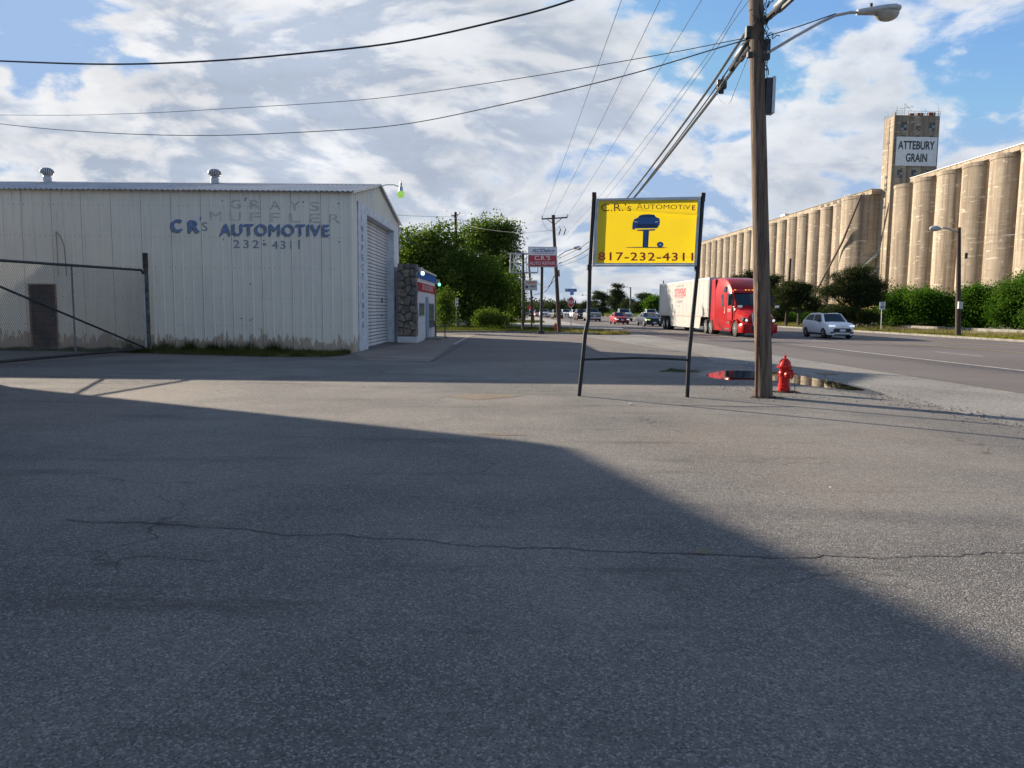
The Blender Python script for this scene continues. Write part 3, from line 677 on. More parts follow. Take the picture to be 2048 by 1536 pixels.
for k in range(-30, nn + 30):
    for sgn, oy in ((1, .004), (-1, -.004)):
        c = clipline(k * st_, sgn)
        if c: mb.tube([(c[0][0], oy, c[0][1]), (c[1][0], oy, c[1][1])], .0036, 3, cap=False)
o = mb.build('chain_link_mesh', M_wire, gate, fix=False); tag(o, kind='stuff')

# ------------------------------------------------------------------ office
M_offw = mat('white_office_wall', (0.62, 0.62, 0.61), .6, var=.15, vscale=2)
M_stone = [mat('brown_fieldstone_%d' % i, c, .85, var=.55, vscale=4, bump=.02, bscale=9) for i, c in enumerate([(0.24, 0.20, 0.16), (0.29, 0.24, 0.19), (0.20, 0.18, 0.16), (0.31, 0.25, 0.19)])]
M_mortar = mat('mortar', (0.04, 0.037, 0.034), .95, bump=.01)
off = thing('auto_repair_office', 'low white repair office with blue and red bands between two fieldstone pillars', 'building', (-4.62, 35.5, 0), 0)
def cells(w, h, nx, nz, seed):
    r = random.Random(seed); pts = []
    for i in range(nx):
        for j in range(nz): pts.append(((i + .5 + r.uniform(-.42, .42)) * w / nx, (j + .5 + r.uniform(-.42, .42)) * h / nz))
    out = []
    for a in pts:
        poly = [(0, 0), (w, 0), (w, h), (0, h)]
        for b in pts:
            if a is b: continue
            nx_, ny_ = b[0] - a[0], b[1] - a[1]; mx, my = (a[0] + b[0]) / 2, (a[1] + b[1]) / 2; res = []
            for i in range(len(poly)):
                p, q = poly[i], poly[(i + 1) % len(poly)]
                dp = (p[0] - mx) * nx_ + (p[1] - my) * ny_; dq = (q[0] - mx) * nx_ + (q[1] - my) * ny_
                if dp <= 0: res.append(p)
                if (dp < 0) != (dq < 0) and dp != dq:
                    t = dp / (dp - dq); res.append((p[0] + (q[0] - p[0]) * t, p[1] + (q[1] - p[1]) * t))
            poly = res
            if len(poly) < 3: break
        if len(poly) >= 3: out.append(poly)
    return out
def stones(parent, w, h, nx, nz, fn, seed, gap=.026):
    r = random.Random(seed + 5)
    for poly in cells(w, h, nx, nz, seed):
        cx_ = sum(p[0] for p in poly) / len(poly); cz_ = sum(p[1] for p in poly) / len(poly); dd = r.uniform(.03, .065)
        ring = []
        for p in poly:
            L = math.hypot(p[0] - cx_, p[1] - cz_) or 1; ring.append((cx_ + (p[0] - cx_) * max(.3, 1 - gap / L), cz_ + (p[1] - cz_) * max(.3, 1 - gap / L)))
        inner = [(cx_ + (p[0] - cx_) * .8, cz_ + (p[1] - cz_) * .8) for p in ring]
        n = len(ring); mb = MB()
        mb.add([fn(x, z, 0) for x, z in ring] + [fn(x, z, dd * .75) for x, z in ring] + [fn(x, z, dd + r.uniform(-.008, .008)) for x, z in inner],
               [(i, (i + 1) % n, n + (i + 1) % n, n + i) for i in range(n)] + [(n + i, n + (i + 1) % n, 2 * n + (i + 1) % n, 2 * n + i) for i in range(n)] + [tuple(range(2 * n, 3 * n))])
        mb.build('stone', r.choice(M_stone), parent)
# near pillar
px0, px1 = at(793.5, 600, 35.5).x + 4.62, 0.03
pil = MB().box(px0 + .05, px1 - .05, .05, .62, .30, 3.76).build('pillar', M_mortar, off)
stones(pil, px1 - px0 - .06, 3.44, 3, 9, lambda x, z, o: (px0 + .03 + x, .05 - o, .32 + z), 3)
stones(pil, .56, 3.44, 2, 10, lambda x, z, o: (px1 - .05 + o, .05 + x, .32 + z), 4)
MB().box(px0, px1 + .02, 0.0, .66, 0, .30).build('pillar_base', M_offw, off, bevel=.02)
pil2 = MB().box(-.4, px1 - .05, 8.6, 9.1, 0, 3.45).build('pillar', M_mortar, off)
stones(pil2, .45, 3.4, 1, 10, lambda x, z, o: (-.35 + x, 8.6 - o, .02 + z), 6)
stones(pil2, .5, 3.4, 2, 9, lambda x, z, o: (px1 - .05 + o, 8.6 + x, .02 + z), 8)
MB().box(-5.5, 0, .62, 8.6, 0, 3.52).build('wall', M_offw, off)
MB().box(-5.55, .10, .62, 8.62, 3.52, 3.62).build('roof', M_galv, off)
wl = [o for o in off.children if o.name.startswith('wall')][-1]
MB().box(.002, .05, .64, 8.58, 3.14, 3.50).build('blue_band', mat('blue_paint', (0.03, 0.12, 0.38), .85, spec=.15), off)
rb = MB().box(.002, .05, .64, 8.58, 2.50, 2.92).build('red_band', mat('red_paint', (0.40, 0.03, 0.035), .85, spec=.15), off)
text_on('lettering', "CR'S AUTO REPAIR", M_white, rb, (.052, 2.1, 2.58), (0, 4.9, 0), (0, 0, .28), (.002, 0, 0), bold=.0)
M_glass = mat('dark_window_glass', (0.13, 0.16, 0.20), .15, spec=.6)
M_bframe = mat('grey_blue_frame', (0.22, 0.28, 0.34), .5)
def off_window(y0, y1, z0, z1, n):
    fr = MB().box(0, .03, y0, y1, z0, z1).build('window', M_bframe, off)
    for i in range(n):
        a = y0 + (y1 - y0) * i / n + .04; b = y0 + (y1 - y0) * (i + 1) / n - .04
        MB().box(.031, .036, a, b, z0 + .06, z1 - .06).build('pane', M_glass, fr)
off_window(1.1, 3.2, 1.25, 1.95, 4); off_window(5.4, 7.9, .55, 1.95, 2)
dr = MB().box(0, .06, 3.9, 4.85, .06, 2.25).build('door', mat('blue_door', (0.17, 0.25, 0.36), .5), off)
MB().box(.062, .10, 4.65, 4.7, 1.0, 1.1).build('handle', M_galv, dr)
MB().box(.0, .9, 3.5, 5.2, 0, .10).build('door_step', M_kerb, off)
for z in (.9, 1.8): MB().box(.001, .006, .66, 3.85, z, z + .012).build('siding_joint', M_bframe, off)
lb = mat('lit_white_bulb', (0.8, 1.0, 0.9), .3, emit=.7); lg = mat('lit_green_bulb', (0.25, 1.0, 0.55), .3, emit=.5)
for yy, zz_, mm in ((.75, 3.27, lb), (8.9, 3.0, lg)):
    a = MB(); a.box(.05, .16, yy - .12, yy + .12, zz_ + .12, zz_ + .36); a.tube([(.12, yy, zz_ + .3), (.24, yy - .05, zz_ + .34), (.24, yy - .05, zz_ + .15)], .03, 7); o = a.build('wall_lamp', M_galv, off, smooth=False)
    MB().lathe([(.05, -.02), (.085, .03), (.085, .10), (.05, .16)], 10, Matrix.Translation((.24, yy - .05, zz_))).build('bulb', mm, o, smooth=True)
# chair beside the office door
ch = thing('patio_chair', 'dark metal patio chair beside the white office wall', 'chair', tuple(gp(872, 676)), R(12))
mb = MB()
for y in (0, .56):
    mb.tube([(.0, y, 0), (.02, y, .45), (-.08, y, .95)], .018, 6); mb.tube([(.55, y, 0), (.55, y, .66), (.02, y, .66)], .018, 6); mb.tube([(.0, y, .02), (.55, y, .02)], .014, 6)
mb.tube([(-.08, 0, .95), (-.08, .56, .95)], .018, 6); mb.build('frame', M_black, ch)
mb = MB()
for i in range(9): mb.box(.03 + i * .058, .07 + i * .058, 0, .56, .43, .445)
mb.build('seat', M_black, ch)
mb = MB()
for i in range(6): mb.box(-.02 - i * .01, -.005 - i * .01, 0, .56, .52 + i * .07, .56 + i * .07)
mb.build('backrest', M_black, ch)
# second seat post
b2 = thing('patio_table', 'small dark metal side table beside the patio chair', 'table', tuple(gp(889, 676)))
mb = MB(); mb.tube([(0, 0, 0), (0, 0, .62)], .02, 7); mb.tube([(-.2, 0, .015), (.2, 0, .015)], .016, 6); mb.tube([(0, -.2, .015), (0, .2, .015)], .016, 6); mb.build('leg', M_black, b2); MB().lathe([(.24, .62), (.25, .64), (.24, .65)], 16).build('table_top', M_black, b2)
# small bracket mast behind the workshop
mp = at(796, 446, 41)
mast = thing('service_mast', 'thin wooden service mast showing above the far eave of the workshop', 'pole', (mp.x, 41, 0)); MB().tube([(0, 0, 0), (0, 0, mp.z)], .07, 8).build('shaft', mat('grey_brown_wood', (0.16, 0.12, 0.085), .9, var=.5, vscale=5, bump=.01), mast)
MB().box(-.12, .12, -.05, .05, mp.z - .5, mp.z - .3).build('bracket', M_galv, mast)

# ------------------------------------------------------------------ grain elevator
def silo_mat():
    m = bpy.data.materials.new('patched_silo_concrete'); m.use_nodes = True; n = m.node_tree; b = n.nodes['Principled BSDF']
    g = n.nodes.new('ShaderNodeNewGeometry'); v = g.outputs['Position']
    a = nd(n, 'ShaderNodeTexNoise', i_Scale=0.09, i_Detail=8.0, i_Roughness=0.65); n.links.new(v, a.inputs['Vector'])
    c = mixc(n, sstep(n, a.outputs[0], .35, .65), (0.38, 0.315, 0.232), (0.29, 0.24, 0.18))
    st = nd(n, 'ShaderNodeTexNoise', i_Scale=1.0, i_Detail=7.0, i_Roughness=0.65); n.links.new(vmath(n, 'MULTIPLY', v, (.75, .75, .03)), st.inputs['Vector'])
    c = mixc(n, math_(n, 'MULTIPLY', sstep(n, st.outputs[0], .42, .62), .85), c, (0.155, 0.12, 0.09))
    hz = nd(n, 'ShaderNodeTexNoise', i_Scale=1.0, i_Detail=6.0, i_Roughness=0.6); n.links.new(vmath(n, 'MULTIPLY', v, (.13, .13, 1.5)), hz.inputs['Vector'])
    c = mixc(n, math_(n, 'MULTIPLY', sstep(n, hz.outputs[0], .50, .64), .42), c, (0.20, 0.16, 0.12))
    pt = nd(n, 'ShaderNodeTexNoise', i_Scale=1.0, i_Detail=3.0, i_Roughness=0.5, i_Distortion=.4); n.links.new(vmath(n, 'MULTIPLY', v, (.38, .38, 2.0)), pt.inputs['Vector'])
    c = mixc(n, math_(n, 'MULTIPLY', sstep(n, pt.outputs[0], .63, .665), .75), c, (0.50, 0.44, 0.35))
    dn_ = nd(n, 'ShaderNodeTexNoise', i_Scale=.8, i_Detail=4.0); n.links.new(v, dn_.inputs['Vector'])
    vv = vmath(n, 'ADD', vmath(n, 'MULTIPLY', v, (1, 1, 1.5)), vmath(n, 'SCALE', dn_.outputs['Color'])); vv.node.inputs[1].links[0].from_node.inputs['Scale'].default_value = 3.0
    vo = nd(n, 'ShaderNodeTexVoronoi', i_Scale=0.36); n.links.new(vv, vo.inputs['Vector']); rn = nd(n, 'ShaderNodeSeparateColor'); n.links.new(vo.outputs['Color'], rn.inputs[0])
    c = mixc(n, math_(n, 'MULTIPLY', math_(n, 'MULTIPLY', sstep(n, vo.outputs['Distance'], .10, .22, 1, 0), sstep(n, rn.outputs[0], .35, .8)), .8), c, (0.50, 0.44, 0.36))
    n.links.new(c, b.inputs['Base Color']); b.inputs['Roughness'].default_value = .9
    return m
M_silo = silo_mat()
M_silog = mat('dark_tower_concrete', (0.26, 0.21, 0.15), .9, var=.45, vscale=.35, stretch=(1, 1, .25), col2=(0.16, 0.135, 0.105))
elev = thing('grain_elevator', 'huge tan concrete grain elevator with long rows of silos and a lettered tower', 'building', tuple(rd(110, 193)), RD)
EI = (Matrix.Translation(elev.location) @ Matrix.Rotation(RD, 4, 'Z')).inverted()
HS = 34.5
def silo(yc, r, xc=0.0, h=HS):
    mb = MB(); n = 40; mb.lathe([(r, 0), (r, h - .9), (r + .12, h - .88), (r + .12, h - .02), (r, h)], n, Matrix.Translation((xc, yc, 0)))
    return mb.build('silo', M_silo, elev, smooth=True)
def sy(px, py=None): return (EI @ rp(px, 110, 0, py or (360 if px > 1800 else 420))).y
ys = [sy(1809)]; 
for px in (1848.5, 1894.7, 1944.6, 1999.3): ys.append(sy(px))
dlt = (ys[-1] - ys[0]) / 4
for k in range(5): ys.append(ys[-1] + dlt)
silos = []
for a, b in zip(ys[:-1], ys[1:]): silo((a + b) / 2, abs(b - a) / 2 - .02)
yn0, yn1 = sy(1713, 400), sy(1405, 490); nn = 18; dn = (yn1 - yn0) / nn
for k in range(nn): silo(yn0 + dn * (k + .5), dn / 2 - .02)
ybig0, ybig1 = sy(1713), sy(1762)
silo((ybig0 + ybig1) / 2 - .3, (ybig0 - ybig1) / 2 - .1, -.5)
# gallery over the bins
tw_y0 = (EI @ rp(1791, 109.3, 0, 232)).y; tw_y1 = (EI @ rp(1769, 109.3, 0, 242)).y
gal = MB(); gal.box(-3.4, 7, ys[-1] - 1, ys[1] + .3, HS - .1, HS + .9); gal.build('gallery', M_silo, elev)
gal = MB(); gal.box(-3.4, 7, tw_y1 - .5, yn1 - 6, HS - .1, HS + 1.2); g2 = gal.build('gallery', M_silo, elev)
MB().box(-3.6, 7.3, ys[-1] - 1, ys[1] + .3, HS + .9, HS + 1.02).build('gallery_roof', M_white, elev)
MB().box(-3.6, 7.3, tw_y1 - .5, yn1 - 6, HS + 1.2, HS + 1.34).build('gallery_roof', M_silog, elev)
M_wdark = mat('dark_window', (0.035, 0.04, 0.045), .3)
for k in range(7):
    y = ybig1 + 3 + k * 4.2; MB().box(-3.46, -3.40, y, y + 2.2, HS + .25, HS + .85).build('window', M_wdark, g2)
# tower
TX0, TX1 = -.7, 11.5; TH = at(1791, 230, (elev.matrix_basis @ Vector((TX0, tw_y0, 0))).y).z
tow = MB().box(TX0, TX1, tw_y0, tw_y1, 0, TH).build('headhouse', M_silo, elev)
for x in (TX0 + 4.1, TX0 + 8.3): MB().box(x - .2, x + .2, tw_y0 - .14, tw_y0 + .01, HS, TH).build('pilaster', M_silog, tow)
sgn = MB().box(TX0 + .55, TX1 - .45, tw_y0 - .28, tw_y0 - .16, at(1840, 332, tw_y0 + elev.location.y).z, at(1840, 274, tw_y0 + elev.location.y).z).build('painted_sign', M_white, tow)
M_let = mat('charcoal_lettering', (0.035, 0.045, 0.055), .6)
sz1 = at(1840, 274, tw_y0 + elev.location.y).z; sz0 = at(1840, 332, tw_y0 + elev.location.y).z; sh = sz1 - sz0
text_on('lettering', 'ATTEBURY', M_let, sgn, (TX0 + 1.05, tw_y0 - .30, sz0 + sh * .56), (TX1 - TX0 - 2.2, 0, 0), (0, 0, sh * .30), (0, 0, 0), bold=.035)
text_on('lettering', 'GRAIN', M_let, sgn, (TX0 + 3.3, tw_y0 - .30, sz0 + sh * .13), (5.9, 0, 0), (0, 0, sh * .30), (0, 0, 0), bold=.035)
def twin(x, z, w=1.4, h=1.9, m=M_wdark):
    fr = MB().box(x - w / 2, x + w / 2, tw_y0 - .06, tw_y0 + .02, z, z + h).build('window', M_silog, tow)
    for i in range(2):
        for j in range(3):
            MB().box(x - w / 2 + .08 + i * w / 2, x - .05 + i * w / 2, tw_y0 - .09, tw_y0 - .07, z + .08 + j * h / 3, z - .04 + (j + 1) * h / 3).build('pane', m if (i * 3 + j) % 4 else mat('pale_pane', (.2, .24, .27), .3), fr)
for x in (TX0 + 2.4, TX0 + 6.4, TX1 - 2.1): twin(x, TH - 4.0, 1.7 if x != TX0 + 6.4 else 1.2, 2.2 if x != TX0 + 6.4 else 1.2); twin(x, TH - 6.3, 1.3, 1.1)
for x, w in ((TX0 + 2.0, 1.3), (TX0 + 5.9, 1.3), (TX0 + 9.9, 1.3)): twin(x, sz0 - 3.2, w, 2.2)
for z in (sz1 - 1.5, sz0 - 3, sz0 - 6.2, sz0 - 11, sz0 - 5): MB().box(TX0 - .06, TX0 + .02, tw_y0 + 2.2, tw_y0 + 3.5, z, z + .8).build('window', M_wdark, tow)
mb = MB(); mb.tube([(TX0 - .25, tw_y0 - .25, 0), (TX0 - .25, tw_y0 - .25, TH), (TX0 + .1, tw_y0 + .3, TH + .6)], .22, 8); mb.tube([(TX0 - .75, tw_y0 + 1.2, 0), (TX0 - .75, tw_y0 + 1.2, TH - 1)], .10, 6)
mb.build('downpipe', M_silog, tow, smooth=True)
mb = MB()
for (a, b) in (((TX0, tw_y0), (TX1, tw_y0)), ((TX0, tw_y0), (TX0, tw_y1)), ((TX1, tw_y0), (TX1, tw_y1)), ((TX0, tw_y1), (TX1, tw_y1))):
    A = Vector((*a, TH)); B = Vector((*b, TH)); n = max(2, int((B - A).length / 1.6))
    for i in range(n + 1): p = A.lerp(B, i / n); mb.tube([p, p + Vector((0, 0, 1.1))], .05, 4)
    for z in (.55, 1.1): mb.tube([A + Vector((0, 0, z)), B + Vector((0, 0, z))], .04, 4)
for x, h in ((TX0 + .5, 2.4), (TX0 + 2.6, 3.2), (TX0 + 8.2, 1.9), (TX1 - .3, 2.4)): mb.tube([(x, tw_y0 + .4, TH), (x, tw_y0 + .4, TH + h)], .07, 4)
mb.tube([(TX0 + 1.5, tw_y0 + .6, TH + 1.8), (TX0 + 5, tw_y0 + .6, TH + 2.4)], .06, 4); mb.tube([(TX0 + 2.6, tw_y0 + .6, TH + 3.2), (TX0 + 4.8, tw_y0 + .6, TH + 1.1)], .05, 4)
mb.build('roof_railing', mat('grey_railing', (0.16, 0.16, 0.16), .6), tow)
mb = MB()
for x, w, h in ((TX0 + 4.4, 1.2, .7), (TX0 + 6.5, 1.6, .9), (TX0 + 9.6, 1.8, 1.1)): mb.box(x, x + w, tw_y0 + .8, tw_y0 + 2, TH, TH + h)
mb.build('roof_machinery', mat('rusty_red', (0.16, 0.06, 0.045), .8, var=.4), tow)
# spouts, pipes and the low sheds at its foot
mb = MB(); yb_ = (ybig0 + ybig1) / 2
mb.tube([(-9.6, ybig0 + 4, 7), (-8.0, yb_ - 2, 22), (-6.2, ybig1 - .5, HS - .6)], .3, 8); mb.build('loading_spout', mat('rusty_spout', (0.09, 0.06, 0.05), .7), elev)
mb = MB(); mb.tube([(-1.0, tw_y1 - 1, 18.0), (-6, tw_y1 + 3, 11.5)], .45, 8); mb.tube([(-1.0, tw_y1 - 1, 13.5), (-6, tw_y1 + 3, 9.0)], .35, 8); mb.tube([(-6, tw_y1 + 3, 11.5), (-6.2, tw_y1 + 3, 6)], .6, 8); mb.tube([(-7, tw_y1 + 3, 9), (-9, tw_y1 + 6, 13)], .3, 8); mb.box(-7.5, -5, tw_y1 + 1, tw_y1 + 4, 0, 8)
mb.build('loading_leg', mat('pale_green_metal', (0.36, 0.42, 0.34), .6, var=.3), elev)
mb = MB()
for px, w, h in ((1680, 3.0, 2.4), (1563, 4.5, 3.6), (1600, 1.4, 1.2)):
    y = sy(px); mb.box(.5, 3, y - w / 2, y + w / 2, HS + 1.2, HS + 1.2 + h * .6)
    for i in range(4): mb.tube([(.5 + i * .6, y - w / 2, HS + 1.2), (.5 + i * .6, y - w / 2, HS + 1.2 + h)], .08, 4)
mb.build('gallery_machinery', M_galv, elev)
ye = thing('yellow_loading_shed', 'low yellow loading shed at the foot of the silos behind the green bushes', 'shed', tuple(rd(96, 166)), RD)
MB().box(-4, 4, -6, 26, 0, 4.9).build('wall', mat('ochre_paint', (0.42, 0.28, 0.07), .7, var=.3), ye); MB().box(-4.3, 4.3, -6.3, 26.3, 4.9, 5.2).build('roof', mat('dull_yellow_roof', (0.5, 0.38, 0.12), .6), ye)
gs_ = thing('grey_metal_shed', 'low grey metal shed at the foot of the silos behind the dark pines', 'shed', tuple(rd(92, 236)), RD)
MB().box(-5, 5, -8, 30, 0, 8.2).build('wall', M_galv, gs_); MB().prism([(-5.4, -8.2, 8.2), (5.4, -8.2, 8.2), (0, -8.2, 9.4)], (0, 38.4, 0)).build('roof', M_galv, gs_)
# ------------------------------------------------------------------ yellow sign on two leaning posts
YS = gp(1158, 792).y
def c4(x, y): return (1020 + x / 3.49, 380 + y / 3.49)      # notes taken on an enlargement of the sign
so_ = gp(1265, 793); ys_ = thing('yellow_sign', 'leaning yellow sign with a blue car on a lift between two black posts', 'sign', (so_.x, YS, 0))
YI = Matrix.Translation((-so_.x, -YS, 0))
def sp4(x, y, dy=0.0): p = at(*c4(x, y), YS); return Vector((p.x - so_.x, dy, p.z))
M_post = mat('black_steel_post', (0.012, 0.016, 0.022), .5, var=.5, vscale=9, col2=(0.03, 0.034, 0.04), spec=.3)
def gl0(v): v.z = 0; return v
MB().tube([gl0(sp4(482, 1437)), sp4(510, 1160), sp4(525, 1000), sp4(548, 900), sp4(556, 560), sp4(585, 25)], .040, 10).build('post', M_post, ys_, smooth=True)
MB().tube([gl0(sp4(1237, 1448)), sp4(1247, 1180), sp4(1310, 545), sp4(1347, 28)], .040, 10).build('post', M_post, ys_, smooth=True)
mb = MB()
for a in (sp4(585, 25), sp4(1347, 28)): mb.tube([a + Vector((0, 0, -.05)), a + Vector((.001, 0, .02))], .05, 10)
for x, y in ((553, 540), (1305, 548), (585, 60), (1343, 62)): a = sp4(x, y); mb.tube([a + Vector((0, 0, -.05)), a + Vector((0.002, 0, .05))], .052, 10)
mb.build('post_collar', M_post, ys_)
MB().tube([sp4(515, 1183), sp4(640, 1179), sp4(880, 1172), sp4(1100, 1178), sp4(1240, 1186)], .023, 8).build('cross_bar', M_post, ys_, smooth=True)
c = [sp4(597, 62), sp4(1328, 48), sp4(1300, 532), sp4(575, 533)]; fr = MB()
cn = sum(c, Vector()) / 4
for a, b in zip(c, c[1:] + c[:1]):
    ai, bi = a + (cn - a).normalized() * .055, b + (cn - b).normalized() * .055; fr.prism([p + Vector((0, .09, 0)) for p in (a, b, bi, ai)], (0, -.13, 0))
cab = fr.build('sign_frame', M_galv, ys_)
ci = [sp4(612, 72), sp4(1310, 66), sp4(1284, 515), sp4(594, 515)]
M_yellow = mat('yellow_sign_film', (0.74, 0.60, 0.012), .35, var=.18, vscale=1.6, col2=(0.64, 0.52, 0.02))
yn = M_yellow.node_tree; yt = nd(yn, 'ShaderNodeBsdfTranslucent'); yt.inputs[0].default_value = (0.80, 0.58, 0.01, 1); ym = nd(yn, 'ShaderNodeMixShader', i_0=.42); yo_ = [n for n in yn.nodes if n.type == 'OUTPUT_MATERIAL'][0]
yn.links.new(yn.nodes['Principled BSDF'].outputs[0], ym.inputs[1]); yn.links.new(yt.outputs[0], ym.inputs[2]); yn.links.new(ym.outputs[0], yo_.inputs[0])
pnl = MB()                                              # the film buckles a little, so build it as a grid
N = 24; vs = []; fs = []
def wob(u, v): return -.050 + .010 * noise.noise(Vector((u * 3, v * 3, 5))) - .022 * math.exp(-((v - .80 - .05 * math.cos(u * 3)) / .02) ** 2) * (u > .2) - .018 * math.exp(-((v - .10 + .03 * u) / .02) ** 2) * (u > .3)
for j in range(N * 2 + 1):
    for i in range(N + 1):
        u, v = i / N, j / (2 * N); top = ci[0].lerp(ci[1], u); bot = ci[3].lerp(ci[2], u); p = bot.lerp(top, v); p.y = wob(u, v); vs.append(p)
for j in range(2 * N):
    for i in range(N): a = j * (N + 1) + i; fs.append((a, a + 1, a + N + 2, a + N + 1))
pnl.add(vs, fs); pan = pnl.build('sign_panel', M_yellow, ys_, smooth=True, fix=False)
rim = MB()
for a, b in zip(ci, ci[1:] + ci[:1]): rim.tube([a + Vector((0, -.052, 0)), b + Vector((0, -.052, 0))], .016, 4)
rim.build('panel_rim', M_galv, cab)
M_sblue = mat('blue_print', (0.022, 0.10, 0.27), .5); M_sred = mat('red_print', (0.42, 0.05, 0.03), .5); M_sdark = mat('dark_print', (0.10, 0.045, 0.02), .6); M_nav = mat('navy_print', (0.008, 0.035, 0.10), .5)
OFS = -.086
def p4(pts, m, name='printed_shape', o=OFS):
    mb = MB(); P_ = [sp4(x, y, o) for x, y in pts]; mb.prism(P_, (0, .004, 0)); return mb.build(name, m, pan)
def t4(body, m, x0, y0, x1, y1, slope=0, **k):
    bl, br, tl = sp4(x0, y0), sp4(x1, y0 + slope), sp4(x0, y1); return text_on('lettering', body, m, pan, bl, br - bl, tl - bl, (0, OFS, 0), **k)
t4("C.R.'s", M_sdark, 632, 152, 842, 98, bold=-.004, shear=.0); t4("A", M_sdark, 878, 140, 922, 97, bold=-.02); t4("UTOMOTiV", M_sdark, 930, 137, 1252, 105, 3, bold=-.004); t4("E", M_sred, 1263, 146, 1287, 112, bold=.02)
t4("817-232-4311", M_sred, 612, 494, 1272, 436, 4, bold=.016, space=1.12)
p4([(852, 230), (862, 208), (888, 196), (898, 182), (925, 175), (965, 173), (1000, 176), (1012, 192), (1036, 202), (1041, 225), (1036, 250), (1022, 270), (868, 272), (866, 280), (850, 279), (848, 262)], M_sblue)
p4([(905, 188), (930, 180), (985, 180), (1008, 192), (960, 190)], M_nav, o=OFS - .003); p4([(860, 222), (888, 224), (884, 230), (862, 229)], M_white, o=OFS - .003); p4([(1005, 224), (1028, 221), (1028, 228), (1008, 230)], M_white, o=OFS - .003)
p4([(880, 244), (1020, 240), (1016, 262), (885, 264)], M_nav, o=OFS - .003)
p4([(880, 280), (1008, 276), (1006, 286), (965, 288), (958, 402), (920, 402), (924, 290), (884, 288)], M_sblue); p4([(925, 292), (930, 292), (928, 400), (922, 400)], M_nav, o=OFS - .003); p4([(956, 290), (962, 290), (957, 400), (952, 400)], M_nav, o=OFS - .003)
p4([(802, 402), (870, 400), (1060, 402), (1098, 406), (1060, 408), (806, 405)], M_nav)
p4([(1042 + 23 * math.cos(a * .35), 384 + 20 * math.sin(a * .35)) for a in range(18)], M_sblue, o=OFS - .002); p4([(1042 + 8 * math.cos(a * .6), 384 + 7 * math.sin(a * .6)) for a in range(10)], M_white, o=OFS - .006)

# ------------------------------------------------------------------ wooden pole with street lamp
def wood_mat(name, a, b_):
    m = bpy.data.materials.new(name); m.use_nodes = True; n = m.node_tree; b = n.nodes['Principled BSDF']
    t = n.nodes.new('ShaderNodeTexCoord'); v = t.outputs['Object']
    g = nd(n, 'ShaderNodeTexNoise', i_Scale=1.0, i_Detail=9.0, i_Roughness=.75); n.links.new(vmath(n, 'MULTIPLY', v, (22, 22, .9)), g.inputs['Vector'])
    c = ramp(n, g.outputs[0], [(.30, tuple(x * .25 for x in a)), (.45, a), (.58, b_), (.75, tuple(x * .5 for x in a))])
    n.links.new(c, b.inputs['Base Color']); b.inputs['Roughness'].default_value = .95
    bp = nd(n, 'ShaderNodeBump', i_Strength=1.0, i_Distance=.02); n.links.new(g.outputs[0], bp.inputs['Height']); n.links.new(bp.outputs[0], b.inputs['Normal'])
    return m
M_wood = wood_mat('weathered_pole_wood', (0.095, 0.068, 0.050), (0.185, 0.14, 0.105)); M_woodd = wood_mat('dark_pole_wood', (0.05, 0.035, 0.028), (0.09, 0.065, 0.05))
PB = gp(1528, 794); PB.z = 0; PY = PB.y
pole = thing('utility_pole', 'thick weathered wooden utility pole with street lamp beside the red hydrant', 'utility pole', tuple(PB))
def pw(px, py, dy=0.0): p = at(px, py, PY + dy); return p - PB
def side(f0, f1, n=26):
    return [f0.lerp(f1, i / n) + Vector((.008 * noise.noise(Vector((i * .4, 1, 0))), .008 * noise.noise(Vector((i * .4, 7, 0))), 0)) for i in range(n + 1)]
ptop = pw(1512, 0); dirp = ptop.normalized(); ptop2 = dirp * (12.6 / dirp.z)
pts = side(Vector((0, 0, 0)), ptop2); MB().tube(pts, [.163 - .052 * i / 26 for i in range(27)], 20).build('shaft', M_wood, pole, smooth=True)
g_ = MB(); b0 = pw(1512, 794, -.10); b1 = pw(1517, 563, -.13); b0.z = 0; g_.tube([b0, b1], .030, 6); g_.build('cable_guard', mat('rusty_cable_guard', (0.15, 0.075, 0.05), .8, var=.5, vscale=6), pole)
# lamp arm and head
ar = MB(); ar.tube([pw(1535, 106), pw(1590, 73), pw(1640, 45), pw(1670, 31), pw(1700, 25), pw(1718, 25)], .028, 8).build('lamp_arm', M_galv, pole, smooth=True)
MB().tube([pw(1527, 108), pw(1537, 105)], .07, 8).build('arm_bracket', M_galv, pole)
hp0 = pw(1714, 26); hd = MB(); secs = [(0, .055, .06), (.09, .075, .075), (.30, .13, .085), (.50, .17, .10), (.66, .17, .10), (.76, .12, .07), (.80, .03, .02)]
n = 16; vs = []; fs = []
for i, (x, wy, hz_) in enumerate(secs):
    for k in range(n):
        a = 2 * math.pi * k / n; z = math.sin(a) * hz_; z = z * (1.0 if z > 0 else .55); vs.append(hp0 + Vector((x, wy * math.cos(a), z + x * .09 + .0)))
for i in range(len(secs) - 1):
    for k in range(n): a = i * n + k; b = i * n + (k + 1) % n; fs.append((a, b, b + n, a + n))
fs += [tuple(range(n - 1, -1, -1)), tuple((len(secs) - 1) * n + k for k in range(n))]
hd.add(vs, fs); head = hd.build('lamp_head', mat('grey_lamp_shell', (0.45, 0.46, 0.45), .45, var=.2), pole, smooth=True)
gl_ = MB(); vs = []; fs = []
for i in range(9):
    for k in range(n):
        ph = i / 8 * math.pi / 2; a = 2 * math.pi * k / n; vs.append(hp0 + Vector((.55 + .23 * math.cos(a) * math.cos(ph), .155 * math.sin(a) * math.cos(ph), .012 - .155 * math.sin(ph))))
for i in range(8):
    for k in range(n): a = i * n + k; b = i * n + (k + 1) % n; fs.append((a, b, b + n, a + n))
